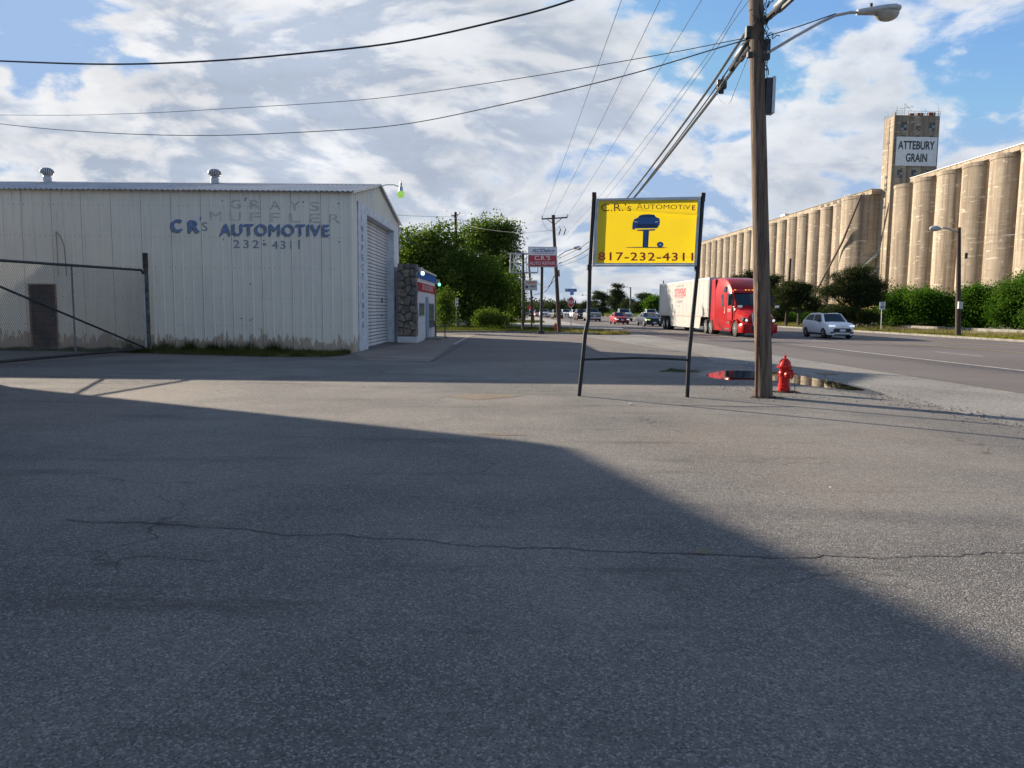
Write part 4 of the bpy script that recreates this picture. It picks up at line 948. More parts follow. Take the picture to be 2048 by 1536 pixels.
gl_.add(vs, fs); gl_.build('lamp_lens', mat('clouded_lens', (0.42, 0.40, 0.34), .15, var=.2, vscale=12), head, smooth=True)
MB().lathe([(.03, 0), (.035, .04), (.03, .07)], 8, Matrix.Translation(hp0 + Vector((.25, 0, .10)))).build('photocell', M_black, head)
# box under the arm, cable guides
bxm = MB(); q0, q1 = pw(1532, 229), pw(1547, 158); bxm.box(q0.x - .05, q1.x - .05, -.10, .06, q0.z, q1.z); bxm.build('ballast_box', M_black, pole, bevel=.01)
bxm = MB(); bxm.box(q1.x - .048, q1.x + .012, -.12, .08, q0.z - .0, q1.z + .02); bxm.build('ballast_cover', M_galv, pole, bevel=.012)
# cross-arm high above, out of the picture, and hardware at the cable height
ca = ptop2 * (12.0 / 12.6); MB().box(-1.33, 1.33, -.18, -.09, -.06, .06, Matrix.Translation(ca)).build('cross_arm', M_woodd, pole)
mb = MB()
for x in (-1.3, -.1, 1.3): mb.lathe([(.05, .06), (.06, .1), (.035, .14), (.05, .18), (.02, .22)], 8, Matrix.Translation(ca + Vector((x, -.13, 0))))
mb.build('insulator', mat('brown_glaze', (0.08, 0.04, 0.03), .3), pole)
mb = MB()
for (x, y, w, h) in ((1498, 65, 14, 22), (1533, 100, 12, 40), (1498, 110, 8, 10), (1530, 40, 10, 14)):
    p = pw(x, y); mb.box(p.x - w * .0045, p.x + w * .0045, -.06, .05, p.z - h * .0045, p.z + h * .0045)
for t in (.28, .36, .50, .60, .7):
    p = ptop.lerp(Vector((0, 0, 0)), 0.02 + t * .4); mb.lathe([(.136, -.012), (.136, .012)], 18, Matrix.Translation(p))
mb.build('hardware', M_black, pole)
def wobble(a, b, n, amp, r, seed):
    pts = []
    for i in range(n + 1):
        t = i / n; p = a.lerp(b, t); e = math.sin(math.pi * t); pts.append(p + Vector((noise.noise(Vector((t * 4, seed, 0))), noise.noise(Vector((t * 4, seed, 9))), noise.noise(Vector((seed, t * 4, 3))))) * amp * e)
    return pts
mb = MB()
for i, (x0_, y0_, x1_, y1_) in enumerate(((1527, -20, 1533, 140), (1520, 10, 1534, 155), (1533, 20, 1531, 100), (1505, 30, 1530, 48), (1498, 62, 1530, 30), (1524, 60, 1537, 150), (1506, 100, 1534, 142), (1530, 75, 1560, 72), (1515, 40, 1535, 70), (1530, 5, 1538, 60), (1534, 60, 1531, 110), (1528, 20, 1545, 0))):
    mb.tube(wobble(pw(x0_, y0_, -.16), pw(x1_, y1_, -.16), 14, .16, .01, i * 3.3), .009, 4)
tag(mb.build('loose_cable', M_black, pole), kind='stuff')

# ------------------------------------------------------------------ overhead wires
def wire(name, label, knots, r, m=M_black, cat='wire', group=None, n=14):
    """knots: (px, py, depth) the line passes, smoothed between."""
    P_ = [at(*k) for k in knots]; pts = []
    if len(P_) == 2: pts = [P_[0].lerp(P_[1], i / n) for i in range(n + 1)]
    else:
        Q = [P_[0] * 2 - P_[1]] + P_ + [P_[-1] * 2 - P_[-2]]
        for i in range(1, len(Q) - 2):
            for k in range(n):
                t = k / n; p0, p1, p2, p3 = Q[i - 1:i + 3]; pts.append(0.5 * ((2 * p1) + (p2 - p0) * t + (2 * p0 - 5 * p1 + 4 * p2 - p3) * t * t + (3 * p1 - 3 * p2 + p3 - p0) * t ** 3))
        pts.append(P_[-1])
    o = MB().tube(pts, r, 5).build(name, m, None, smooth=True)
    tag(o, label, cat, group); return o
wire('power_cable', 'thick twisted black cable sagging highest across the sky over the workshop', [(-700, 60, 24), (-300, 108, 22), (0, 122, 20.5), (220, 128.5, 19.5), (420, 122, 18.6), (610, 106, 17.8), (800, 84, 17), (1000, 41, 16), (1145, 0, 15.2), (1330, -75, 14.6), (1512, -175, PY)], .022)
o2 = MB(); wc = bpy.data.objects['power_cable']
wire('service_wire', 'thin wire crossing the sky just above the lower cable to the wooden pole', [(-600, 222, 40), (0, 230, 32), (250, 227.5, 28), (500, 214.5, 25), (750, 197, 22), (1024, 159, 19), (1300, 113, 16.4), (1497, 75, PY)], .009)
wire('service_wire', 'lowest wire curving over the two roof vents up to the wooden pole', [(-700, 130, 40), (-300, 205, 36), (0, 247.5, 32), (200, 265, 29.5), (400, 271, 27), (600, 264.5, 24.5), (800, 249.5, 22), (1024, 205, 19), (1240, 154, 16.6), (1420, 101, 15), (1497, 78, PY)], .013)
FP = gp(1118, 667); FY = FP.y
M_grey = mat('grey_cable', (0.10, 0.11, 0.12), .5)
for i, (a, b, lab) in enumerate((((1498, 55), (1114, 519), 'upper of the two thick cables running from the wooden pole to the next pole'), ((1498, 95), (1114, 529), 'lower of the two thick cables carrying the splice case by the wooden pole'))):
    A = at(*a, PY); B = at(*b, FY); pts = []
    mid = [((1390, 216), 17.6), ((1255, 395), 25), ((1177, 484), 36)] if i == 0 else [((1405, 222), 17.0), ((1270, 393), 24.5), ((1177, 497), 36)]
    wire('trunk_cable', lab, [(*a, PY)] + [(*m_, d) for m_, d in mid] + [(*b, FY)], .034 if i else .028, M_grey)
wire('trunk_cable', 'thin cable sagging below the two thick ones near the far lamp pole', [(1497, 80, PY), (1385, 240, 17.3), (1262, 402, 24.5), (1177, 508, 36), (1115, 534, FY)], .014, M_black)
wire('trunk_cable', 'thick cables leaving the wooden pole towards the top right', [(1535, 40, PY), (1575, 6, 13.2), (1640, -60, 11.5), (1760, -220, 8)], .032, M_grey)
for i, (a, b, m1) in enumerate((((1413, -470), (1083.5, 437), (1243, 0)), ((1551, -475), (1107, 432), (1320, 0)), ((1694, -470), (1134, 435), (1403, 0)))):
    d1 = PY + (FY - PY) * .10
    wire('power_line', ('leftmost', 'middle', 'rightmost')[i] + ' of three fine lines rising from the far cross-arm to the top of the sky', [(*a, PY), (*m1, 19.5 + i * .2), ((m1[0] + b[0] * 1.6) / 2.6, (m1[1] + b[1] * 1.6) / 2.6 + 4, 31), (*b, FY)], .008, M_grey, group=None)
wire('power_line', 'upper of two hair-thin lines between the fine lines and the thick cables', [(1560, -120, 12), (1484, 0, 14.6), (1380, 158, 19), (1200, 392, 40), (1130, 470, 60)], .007, M_grey)
wire('power_line', 'lower of two hair-thin lines between the fine lines and the thick cables', [(1560, -75, 12.6), (1470, 38, 14.8), (1380, 172, 18.6), (1215, 392, 38), (1133, 480, 60)], .007, M_grey)
wire('power_line', 'fine line from the far cross-arm across the tree tops towards the workshop', [(1086, 440, FY), (1030, 438, 56), (990, 436, 62), (912, 428, 72)], .012, M_grey)
wire('power_line', 'fine line just below the one over the tree tops', [(1112, 460, FY), (1030, 465, 56), (940, 452, 62), (912, 432, 72)], .012, M_grey)
wire('power_line', 'fine line from behind the workshop to the pole among the trees', [(760, 428, 60), (830, 432, 62), (908, 434, 72)], .014, M_grey)
wire('service_wire', 'short wire from the service mast behind the far eave', [(797, 452, 41), (812, 470, 44), (830, 492, 52)], .014, M_black)
wire('service_wire', 'straight tie wire from the wooden pole up to the lamp arm', [(1535, 72, PY), (1600, 52, PY), (1672, 27, PY)], .010)
wire('hanging_loop', 'slack loop of thin wire hanging left of the wooden pole', [(1434, 183, 16.0), (1437, 197, 15.9), (1450, 208, 15.7), (1461, 203, 15.5), (1470, 180, 15.2), (1490, 130, 14.6), (1498, 112, PY)], .006)
for (a, b, r, lab) in (((1474, 121, 14.9), (1499, 84, 14.5), .105, 'grey splice case clamped to the lower thick cable left of the wooden pole'), ((1552, 19, 13.7), (1585, -12, 13.2), .10, 'grey splice case cut by the top edge right of the wooden pole')):
    A, B = at(*a), at(*b); t = thing('splice_case', lab, 'cable box', tuple(A)); d = (B - A).normalized()
    MB().tube([Vector((0, 0, 0)), d * .06, (B - A) - d * .06, B - A], [r * .6, r, r, r * .6], 12).build('shell', mat('slate_splice_shell', (0.085, 0.10, 0.115), .45), t, smooth=True)
    MB().tube([-d * .25, B - A + d * .25], r * .42, 8).build('sleeve', M_black, t)
A = at(1443, 168, 16.0); t = thing('cable_clamp', 'dark tap clamp on the lower thick cable left of the pole', 'cable clamp', tuple(A)); MB().box(-.10, .10, -.06, .06, -.10, .08).box(-.05, .05, -.03, .03, -.2, -.08).build('body', M_black, t, bevel=.02); MB().tube([(.02, 0, .08), (.04, 0, .16)], .03, 6).build('bolt', M_galv, t)

# ------------------------------------------------------------------ fire hydrants
M_hred = mat('hydrant_red', (0.52, 0.018, 0.015), .38, var=.25, vscale=7, spec=.3, col2=(0.42, 0.014, 0.012)); M_hor = mat('hydrant_orange', (0.55, 0.085, 0.02), .45)
def hydrant(name, label, loc, m, s=1.0, detail=True, rz=0.0):
    t = thing(name, label, 'fire hydrant', tuple(loc), rz)
    def S(pr): return [(r * s, z * s) for r, z in pr]
    MB().lathe(S([(.125, -.02), (.125, .10), (.108, .115), (.108, .13), (.120, .135), (.120, .155), (.104, .165), (.102, .49), (.108, .50)]), 28).build('barrel', m, t, smooth=True)
    MB().lathe(S([(.150, .50), (.158, .512), (.158, .528), (.145, .535), (.118, .54)]), 28).build('flange', m, t, smooth=True)
    b = MB(); b.lathe(S([(.118, .54), (.115, .57), (.098, .62), (.068, .665), (.035, .69), (.032, .70)]), 28)
    bo = b.build('bonnet', m, t, smooth=True)
    MB().lathe(S([(.03, .69), (.026, .71), (.024, .755), (.018, .76)]), 5).build('operating_nut', m, bo)
    if detail:
        rb_ = MB()
        for k in range(8):
            a = k * math.pi / 4 + .2; pr = S([(.112, .545), (.117, .57), (.102, .62), (.072, .665), (.036, .695)]); rb_.tube([(r * math.cos(a), r * math.sin(a), z) for r, z in pr], .009, 5)
        rb_.build('bonnet_rib', m, bo)
        bl = MB()
        for k in range(8): a = k * math.pi / 4; bl.lathe([(.013, .495), (.013, .545)], 6, Matrix.Translation((.14 * math.cos(a), .14 * math.sin(a), 0)))
        bl.build('flange_bolt', m, t)
    def noz(a, r, L, z):
        M_ = Matrix.Translation((0, 0, z * s)) @ Matrix.Rotation(a, 4, 'Z') @ Matrix.Rotation(R(90), 4, 'Y')
        o = MB().lathe(S([(r * 1.05, .07), (r * 1.05, L - .05), (r * 1.28, L - .045), (r * 1.28, L), (r * .9, L + .012), (r * .3, L + .014), (r * .3, L + .045), (r * .22, L + .05)]), 18, M_).build('nozzle_cap', m, t, smooth=True)
    noz(R(-12), .082, .16, .375); noz(R(-72), .060, .14, .365); noz(R(178), .05, .10, .375)
    return t
hl = gp(1567, 784); hl.z = 0
hy = hydrant('fire_hydrant', 'red fire hydrant standing right beside the thick wooden pole', hl, M_hred)
mb = MB(); prev = None
for k in range(17):
    z = .36 - k * .0205; o_ = .012 * (-1) ** k; mb.tube([(.075 + o_, -.175, z), (.075 - o_, -.175, z - .02)], .0045, 4)
mb.build('chain', M_galv, hy)
MB().tube([(.20, -.06, .34), (.205, -.07, .0)], .008, 5).build('marker_rod', M_black, hy)
hydrant('fire_hydrant', 'orange fire hydrant on the grass island beside the leaning far pole', gp(1111, 664), M_hor, .95, False)
# dead leaves round its foot
def litter_leaves(name, cx, cy, rx, ry, n, m, lab, zmax=.05):
    vs = []; fs = []
    for i in range(n):
        a = random.uniform(0, 6.28); q = math.sqrt(random.random()); p = Vector((cx + math.cos(a) * q * rx, cy + math.sin(a) * q * ry, .01 + (1 - q) * zmax * random.random()))
        s_ = random.uniform(.012, .035); u = Vector((random.uniform(-1, 1), random.uniform(-1, 1), random.uniform(-.3, .5))).normalized() * s_; w = Vector((random.uniform(-1, 1), random.uniform(-1, 1), random.uniform(-.3, .3))).normalized() * s_ * .5
        o = len(vs); vs += [p - u, p + w, p + u, p - w]; fs.append((o, o + 1, o + 2, o + 3))
    mb = MB(); mb.add(vs, fs); return tag(mb.build(name, m, fix=False), lab, 'dead leaves', kind='stuff')
M_leafd = mat('dead_leaves', (0.16, 0.10, 0.06), .9, var=.5, vscale=30)
litter_leaves('dead_leaves', hl.x + .02, hl.y - .05, .30, .16, 420, M_leafd, 'brown dead leaves piled round the foot of the red hydrant')
litter_leaves('dead_leaves', PB.x, PB.y - .12, .34, .16, 260, M_leafd, 'dirt and dead leaves gathered round the foot of the thick wooden pole', .03)
ip_ = gp(1082, 669); litter_leaves('dead_leaves', ip_.x - .3, ip_.y - .2, 1.6, .8, 300, mat('straw_litter', (0.30, 0.24, 0.13), .9, var=.4, vscale=20), 'straw and rubble round the foot of the repair sign pole', .12)

# ------------------------------------------------------------------ other signs and poles
def box_sign(name, label, px0, py0, px1, py1, Y, depth, parentname=None): pass
RY = gp(1082, 668).y; so2 = gp(1082, 668); so2.z = 0
rs = thing('repair_sign', 'square red and white auto repair sign on a single black post', 'sign', (so2.x, so2.y, 0))
def rpx(px, py, dy=0): p = at(px, py, RY + dy); return p - Vector((so2.x, so2.y, 0))
a, b = rpx(1055.5, 534), rpx(1114, 494)
MB().tube([(0, 0, 0), (rpx(1084, 534).x, 0, rpx(1084, 534).z)], .10, 12).build('post', M_post, rs, smooth=True)
MB().box(-.45, .45, -.3, .3, 0, .05).box(-.22, .22, -.2, .2, .05, .22).build('foot', M_black, rs)
bxs = MB().box(a.x, b.x, -.14, .14, a.z, b.z).build('sign_cabinet', M_galv, rs, bevel=.02)
mz = a.z + (b.z - a.z) * .58
MB().box(a.x + .05, b.x - .05, -.155, -.142, mz, b.z - .05).build('white_face', mat('sign_white', (0.68, 0.70, 0.72), .4), bxs)
MB().box(a.x + .05, b.x - .05, -.155, -.142, a.z + .05, mz - .002).build('red_face', mat('sign_red', (0.42, 0.035, 0.05), .4), bxs)
def rt(body, m, x0, y0, x1, y1, **k):
    bl, br, tl = rpx(x0, y0), rpx(x1, y0), rpx(x0, y1); return text_on('lettering', body, m, bxs, bl, br - bl, tl - bl, (0, -.160, 0), **k)
M_dblue = mat('delco_blue', (0.02, 0.05, 0.22), .4)
rt('ACDelco', M_dblue, 1063, 505, 1109, 498, bold=.022, shear=.35); 
sw = MB(); q = [rpx(1063, 507.5), rpx(1107, 507.5), rpx(1108, 506.6), rpx(1070, 506.6)]; sw.poly([p + Vector((0, -.160, 0)) for p in q]); sw.build('swoosh', mat('swoosh_red', (0.4, 0.03, 0.03), .5), bxs)
rt("C.R.'S", M_white, 1069, 520.5, 1100, 511.5, bold=.015); rt("AUTO REPAIR", M_white, 1059, 530, 1110, 523.5, bold=.0)
# empty steel sign frame
EY = 57.0; eb = gp(1046, 655); eb = Vector((at(1046, 655, EY).x, EY, 0)); ef = thing('empty_sign_frame', 'empty steel sign frame on a black post beside the tree', 'sign frame', tuple(eb))
def ex(px, py, dy=0): p = at(px, py, EY); return Vector((p.x - eb.x, dy, p.z))
MB().tube([(0, 0, 0), ex(1046, 508)], .10, 8).build('post', M_black, ef)
mb = MB(); A, B, C_, D_ = ex(1021, 507), ex(1075, 507), ex(1075, 545), ex(1020, 545)
for dy in (0, .6):
    for p, q in ((A, B), (C_, D_), (A, D_), (B, C_)): mb.tube([p + Vector((0, dy, 0)), q + Vector((0, dy, 0))], .05, 5)
for px in (1027, 1033, 1053, 1060): mb.tube([ex(px, 507), ex(px, 545)], .035, 4)
mb.tube([ex(1032, 510), ex(1024, 543)], .03, 4); mb.tube([ex(1048, 528), ex(1058, 509)], .03, 4); mb.tube([ex(1046, 526), ex(1060, 526)], .03, 4)
mb.build('frame', M_galv, ef)
MB().prism([ex(1031, 508), ex(1042, 508), ex(1038, 513), ex(1034, 513)], (0, .3, 0)).build('lamp_shade', M_white, ef)
# tanning and nails sign
NY = 66.0; nb_ = Vector((at(1063, 650, NY).x, NY, 0)); nl = thing('nails_sign', 'small white nails sign with orange heading on a wooden post', 'sign', tuple(nb_))
def nx_(px, py, dy=0): p = at(px, py, NY); return Vector((p.x - nb_.x, dy, p.z))
MB().tube([(0, 0, 0), nx_(1063, 561)], .07, 6).build('post', M_woodd, nl)
a, b = nx_(1048, 580.5), nx_(1074.5, 561); MB().box(a.x, b.x, -.12, .02, a.z, b.z).build('sign_cabinet', M_galv, nl); nc = nl.children[-1]
MB().box(a.x + .05, b.x - .05, -.13, -.121, a.z + .05, b.z - .05).build('white_face', mat('sign_cream', (0.58, 0.55, 0.50), .5), nc)
for body, m_, x0, y0, x1, y1 in (('TANNING', mat('orange_print', (0.55, 0.16, 0.05), .5), 1052, 568, 1072, 562.5), ('NAILS', M_let, 1060, 574.5, 1072, 570.5)):
    bl, br, tl = nx_(x0, y0), nx_(x1, y0), nx_(x0, y1); text_on('lettering', body, m_, nc, bl, br - bl, tl - bl, (0, -.135, 0), bold=.03)
mb = MB(); mb.prism([nx_(1051.5 + 3 * math.cos(k * .7) + 2, 574 + 3 * math.sin(k * .7), -.135) for k in range(9)], (0, -.004, 0)); mb.build('silhouette', M_let, nc)
# stop sign with two street blades
sb = gp(1142, 664); sb.z = 0; st = thing('stop_sign', 'red octagonal stop sign with two blue street name blades above', 'stop sign', tuple(sb))
def sx(px, py, dy=0): p = at(px, py, sb.y); return Vector((p.x - sb.x, dy, p.z))
MB().tube([(0, 0, 0), sx(1142.5, 583)], .028, 6).build('post', M_galv, st)
cz = sx(1142, 604.5); rr = .40; oct_ = [Vector((cz.x + rr * 1.04 * math.cos(R(22.5 + 45 * k)) * .62, 0, cz.z + rr * 1.04 * math.sin(R(22.5 + 45 * k)))) for k in range(8)]
MB().prism([p + Vector((0, -.032, 0)) for p in oct_], (0, -.01, 0)).build('octagon_rim', M_white, st); oc = st.children[-1]
MB().prism([Vector((cz.x + (p.x - cz.x) * .9, -.043, cz.z + (p.z - cz.z) * .9)) for p in oct_], (0, -.004, 0)).build('octagon_face', mat('stop_red', (0.50, 0.02, 0.03), .4), oc)
text_on('lettering', 'STOP', M_white, oc, (cz.x - .19, 0, cz.z - .12), (.38, 0, 0), (0, 0, .24), (0, -.052, 0), bold=.03)
M_sgb = mat('street_blue', (0.03, 0.12, 0.42), .4)
a, b = sx(1130, 583.5), sx(1153.5, 577.5); bo = MB().box(a.x, b.x, -.02, .01, a.z, b.z).build('street_blade', M_sgb, st); w0 = b.x - a.x; MB().box(a.x + .01, a.x + w0 * .24, -.026, -.021, a.z + .02, b.z - .02).box(a.x + w0 * .32, a.x + w0 * .75, -.026, -.021, a.z + .07, b.z - .08).box(a.x + w0 * .82, a.x + w0 * .93, -.026, -.021, a.z + .08, b.z - .09).build('blade_print', mat('blade_grey', (.30, .36, .44), .5), bo)
a, b = sx(1140, 590), sx(1147.5, 584); MB().box(a.x, b.x, -.02, .01, a.z, b.z).build('street_blade', mat('bright_blue', (0.05, 0.2, 0.6), .4), st)
# small white sign left, in front of the dark tree
wb = gp(912, 657); wb.z = 0; ws = thing('parking_sign', 'narrow white sign on a thin post in front of the dark tree', 'sign', tuple(wb))
def wx_(px, py, dy=0): p = at(px, py, wb.y); return Vector((p.x - wb.x, dy, p.z))
MB().tube([(0, 0, 0), wx_(913, 596)], .025, 6).build('post', M_galv, ws); a, b = wx_(910.5, 612.5), wx_(916.5, 595.5); pl_ = MB().box(a.x, b.x, -.05, -.035, a.z, b.z).build('plate', M_white, ws)
MB().box(a.x + .06, b.x - .06, -.056, -.051, a.z + .12, a.z + .26).box(a.x + .06, b.x - .06, -.056, -.051, a.z + .42, a.z + .5).build('print', M_let, pl_)
# speed limit sign
p_ = rp(1763, 34.6); sl_ = thing('speed_limit_sign', 'white speed limit 40 sign on the verge in front of the green bushes', 'sign', tuple(p_))
def vx(px, py, dy=0): p = at(px, py, p_.y); return Vector((p.x - p_.x, dy, p.z))
MB().tube([(0, 0, 0), vx(1764, 606)], .035, 6).build('post', M_galv, sl_); a, b = vx(1758, 619), vx(1770.5, 604); pl_ = MB().box(a.x, b.x, -.06, -.04, a.z, b.z).build('plate', M_white, sl_, bevel=.01)
w_, h_2 = b.x - a.x, b.z - a.z
for body, y, hh, xx in (('SPEED', .80, .10, .22), ('LIMIT', .64, .10, .26), ('40', .12, .42, .12)): text_on('lettering', body, M_let, pl_, (a.x + w_ * xx, 0, a.z + h_2 * y), (w_ * (1 - 2 * xx), 0, 0), (0, 0, h_2 * hh), (0, -.064, 0), bold=.03)
# lamp pole right of the elevator tower
def lamp_pole(label, px, pyb, pyt, t_line, hx, hy_, group=None, r=.16, m=M_woodd):
    p = rp(px, t_line); tp = at(px, pyt, p.y); tp.z = max(tp.z, 3); th = thing('street_lamp', label, 'street lamp', tuple(p), 0, group)
    H_ = at(px + 5, pyt, p.y).z; top = Vector((at(px, pyt, p.y).x - p.x, 0, H_))
    MB().tube([(0, 0, 0), top], [r, r * .65], 10).build('shaft', m, th, smooth=True)
    h1 = at(hx, hy_, p.y) - p; az = H_ - .35; s_ = .25 * (h1.x - top.x)
    MB().tube([Vector((top.x, 0, az)), Vector((top.x + s_, 0, az + (h1.z - az) * .45)), Vector((top.x + 2.2 * s_, 0, h1.z + .02)), Vector((h1.x - s_ * .8, 0, h1.z + .05))], .05, 6).build('lamp_arm', M_galv, th, smooth=True)
    d = -1 if s_ < 0 else 1
    M_ = Matrix.Translation((h1.x - s_ * .8, 0, h1.z)) @ Matrix.Rotation(R(90) * d, 4, 'Y')
    MB().lathe([(.05, 0), (.10, .1), (.19, .35), (.20, .6), (.12, .8), (.02, .86)], 10, M_).build('lamp_head', mat('grey_lamp_shell', (0.45, 0.46, 0.45), .45), th, smooth=True)
    return th
lp = lamp_pole('dark wooden lamp pole on the verge in front of the last silos', 1918, 661, 455, 33.6, 1875, 457, r=.19)
MB().box(-.28, .02, -.3, -.15, 2.0, 2.5).build('meter_box', M_galv, lp); MB().tube([(0.05, -.22, 5.5), (0.05, -.22, 5.9)], .09, 6).build('clamp', M_black, lp)
wire('power_line', 'thin line from the dark lamp pole to the right edge across the silos', [(1934, 470, lp.location.y), (1990, 470, 62), (2060, 469, 60), (2200, 468, 58)], .014, M_grey)
wire('power_line', 'thin line from the dark lamp pole left across the silos to the elevator tower', [(1933, 471, lp.location.y), (1860, 496, 80), (1790, 512, 100), (1700, 517, 130)], .012, M_grey)
def upole(label, base, top, Y=None, r=.15, arm=None, m=M_woodd, group=None, **k):
    b_2 = gp(*base) if Y is None else Vector((at(*base, Y).x, Y, 0)); b_2.z = 0; T_ = at(*top, b_2.y) - b_2; th = thing('utility_pole', label, 'utility pole', tuple(b_2), 0, group)
    MB().tube([(0, 0, 0), T_], [r, r * .7], 10).build('shaft', m, th, smooth=True)
    if arm:
        ax0, ay0, ax1, ay1 = arm; A = at(ax0, ay0, b_2.y) - b_2; B = at(ax1, ay1, b_2.y) - b_2; mb = MB(); mb.tube([A, B], .06, 4); mid = (A + B) / 2; mb.tube([A.lerp(B, .2), mid + Vector((0, 0, -.45))], .03, 4); mb.tube([A.lerp(B, .8), mid + Vector((0, 0, -.45))], .03, 4); mb.build('cross_arm', m, th)
        mb = MB()
        for t in (0.02, .5, .98): mb.lathe([(.03, 0), (.05, .06), (.03, .10), (.045, .15), (.01, .2)], 6, Matrix.Translation(A.lerp(B, t) + Vector((0, 0, .04))))
        mb.build('insulator', M_grey, th)
    return th
fp2 = upole('leaning dark utility pole with cross-arm behind the square repair sign', (1119, 667), (1106, 430), arm=(1083, 438, 1135, 435))
def fx(px, py): return at(px, py, FY) - fp2.location
mb = MB(); mb.tube([fx(1114, 515), fx(1130, 503), fx(1148, 497), fx(1154, 497)], .03, 6); mb.build('lamp_arm', M_galv, fp2)
MB().lathe([(.04, 0), (.12, .15), (.15, .4), (.08, .55)], 8, Matrix.Translation(fx(1147, 496)) @ Matrix.Rotation(R(90), 4, 'Y')).build('lamp_head', M_galv, fp2, smooth=True)
mb = MB()
for px in (1117, 1127): mb.tube([fx(px, 470), fx(px + 4, 458)], .05, 6); mb.tube([fx(px + 4, 458), fx(px + 1, 452)], .02, 4)
mb.build('fuse_cutout', M_grey, fp2); MB().tube([fx(1117, 540), fx(1118, 553)], .07, 6).build('junction_box', M_grey, fp2)
wire('power_line', 'thin jumper dropping from the far cross-arm', [(1085, 441, FY), (1092, 455, FY), (1110, 465, FY)], .01, M_grey)
tp_ = upole('rust brown utility pole rising in front of the tall trees', (914, 650), (911, 424), Y=72, r=.17, arm=(903, 432, 920, 428), m=mat('rust_brown_wood', (0.07, 0.035, 0.025), .9, var=.4, vscale=6))
upole('dark utility pole beyond the nails sign', (1067, 640), (1058, 470 + 60), Y=88, r=.16)
upole('thin far utility pole nearest the tree edge', (1049, 640), (1049, 545), Y=92, r=.12, m=mat('rust_brown_wood', (0.07, 0.035, 0.025), .9))
upole('pale far utility pole beside the tree edge', (1042, 640), (1041, 556), Y=110, r=.13, m=M_grey)
upole('thin pole standing behind the middle of the white trailer', (1327, 640), (1327, 561), Y=120, r=.12)
upole('dark pole between the two dark pines right of the red cab', (1572, 650), (1581, 517), Y=84, r=.17)
for i, (px, top, hx, hy_, lab) in enumerate(((1261, 574, 1249, 574, 'far lamp pole rising from the dark pines left of the trailer'), (1176, 590, 1166, 590, 'far pale lamp pole left of the yellow sign post'), (1107, 604, 1099, 600, 'tiny far lamp pole above the queue of cars'), (1072, 606, 1080, 604, 'tiny far lamp pole beyond the square repair sign'))):
    lamp_pole(lab, px, 640, top, 33.5, hx, hy_, r=.2 if i else .24, m=M_grey)
for (a, b, d0, d1, lab) in (((1110, 560), (1060, 556), FY, 88, 'upper dark cable sagging from the leaning pole to the next'), ((1112, 545), (1060, 590), FY, 88, 'lower dark cable sagging behind the square repair sign')):
    mx, my = (a[0] + b[0]) / 2 + 4, (a[1] + b[1]) / 2 + 22; wire('trunk_cable', lab, [(*a, d0), (mx, my - 6, (d0 + d1) / 2), (*b, d1)], .03, M_grey)
# red shopping sign and small road sign far away
p_ = rp(1055, 9.0); fs_ = thing('distant_sign', 'tiny red sign far down the road beside the queue', 'sign', (at(1059, 620, 150).x, 150, 0)); zt_ = at(1059, 613, 150).z
MB().tube([(0, 0, 0), (0, 0, zt_)], .06, 6).build('post', M_grey, fs_); MB().box(-.38, .38, -.05, .05, zt_ - .5, zt_ + .1).build('panel', mat('stop_red', (0.5, 0.02, 0.03), .4), fs_)
# ------------------------------------------------------------------ vehicles
M_tyre = mat('tyre_rubber', (0.018, 0.018, 0.019), .85); M_rim = mat('alloy_rim', (0.55, 0.56, 0.58), .3, .8); M_cglass = mat('car_glass', (0.015, 0.02, 0.025), .04, spec=.9); M_under = mat('black_plastic', (0.02, 0.02, 0.021), .6)
M_head = mat('headlight_glass', (0.75, 0.8, 0.85), .1); M_headl = mat('lit_headlight', (0.6, 0.65, 0.7), .2, emit=.28); M_plate = mat('licence_plate', (0.6, 0.62, 0.65), .5); M_chrome = mat('chrome', (0.6, 0.61, 0.63), .15, .9)
M_clamp = mat('amber_lamp', (0.9, 0.35, 0.03), .3, emit=.35); M_lime = mat('lime_film_light', (0.45, 0.75, 0.05), .3, emit=.35)
def paint(name, c, rough=.3): return mat(name, c, rough, coat=.12, spec=.25, var=.06, vscale=1.5)
def loft(rings, closed_ends=True):
    mb = MB(); n = len(rings[0])
    for r in rings: mb.v += [tuple(p) for p in r]
    for i in range(len(rings) - 1):
        for k in range(n): a = i * n + k; b = i * n + (k + 1) % n; mb.f.append((a, b, b + n, a + n))
    if closed_ends: mb.f.append(tuple(range(n - 1, -1, -1))); mb.f.append(tuple((len(rings) - 1) * n + k for k in range(n)))
    return mb
def sect(y, hw, zb, zt, top=.86, crown=.03, tuck=.9):
    zm = zb + (zt - zb) * .5
    half = [(hw * tuck * .9, zb), (hw * tuck, zb + .03), (hw * .985, zb + (zt - zb) * .22), (hw, zm), (hw * .985, zb + (zt - zb) * .78), (hw * (top + .07), zt - .035), (hw * top, zt), (hw * top * .5, zt + crown)]
    return [Vector((x, y, z)) for x, z in half] + [Vector((-x, y, z)) for x, z in reversed(half)]
def cut_wheels(o, cuts, ang=35):
    """cut round wheel openings: cuts = [(y, z, r)]"""
    mb = MB()
    for y, z, r in cuts: mb.lathe([(r, -2), (r, 2)], 24, Matrix.Translation((0, y, z)) @ Matrix.Rotation(R(90), 4, 'Y'))
    c = mb.build('cutter', None); md = o.modifiers.new('b', 'BOOLEAN'); md.operation = 'DIFFERENCE'; md.object = c; md.solver = 'EXACT'
    me = evaluated(o); o.modifiers.clear(); old = o.data; o.data = me; bpy.data.meshes.remove(old); bpy.data.objects.remove(c)
    me.shade_smooth(); me.set_sharp_from_angle(angle=R(ang))
WHEELS = {}
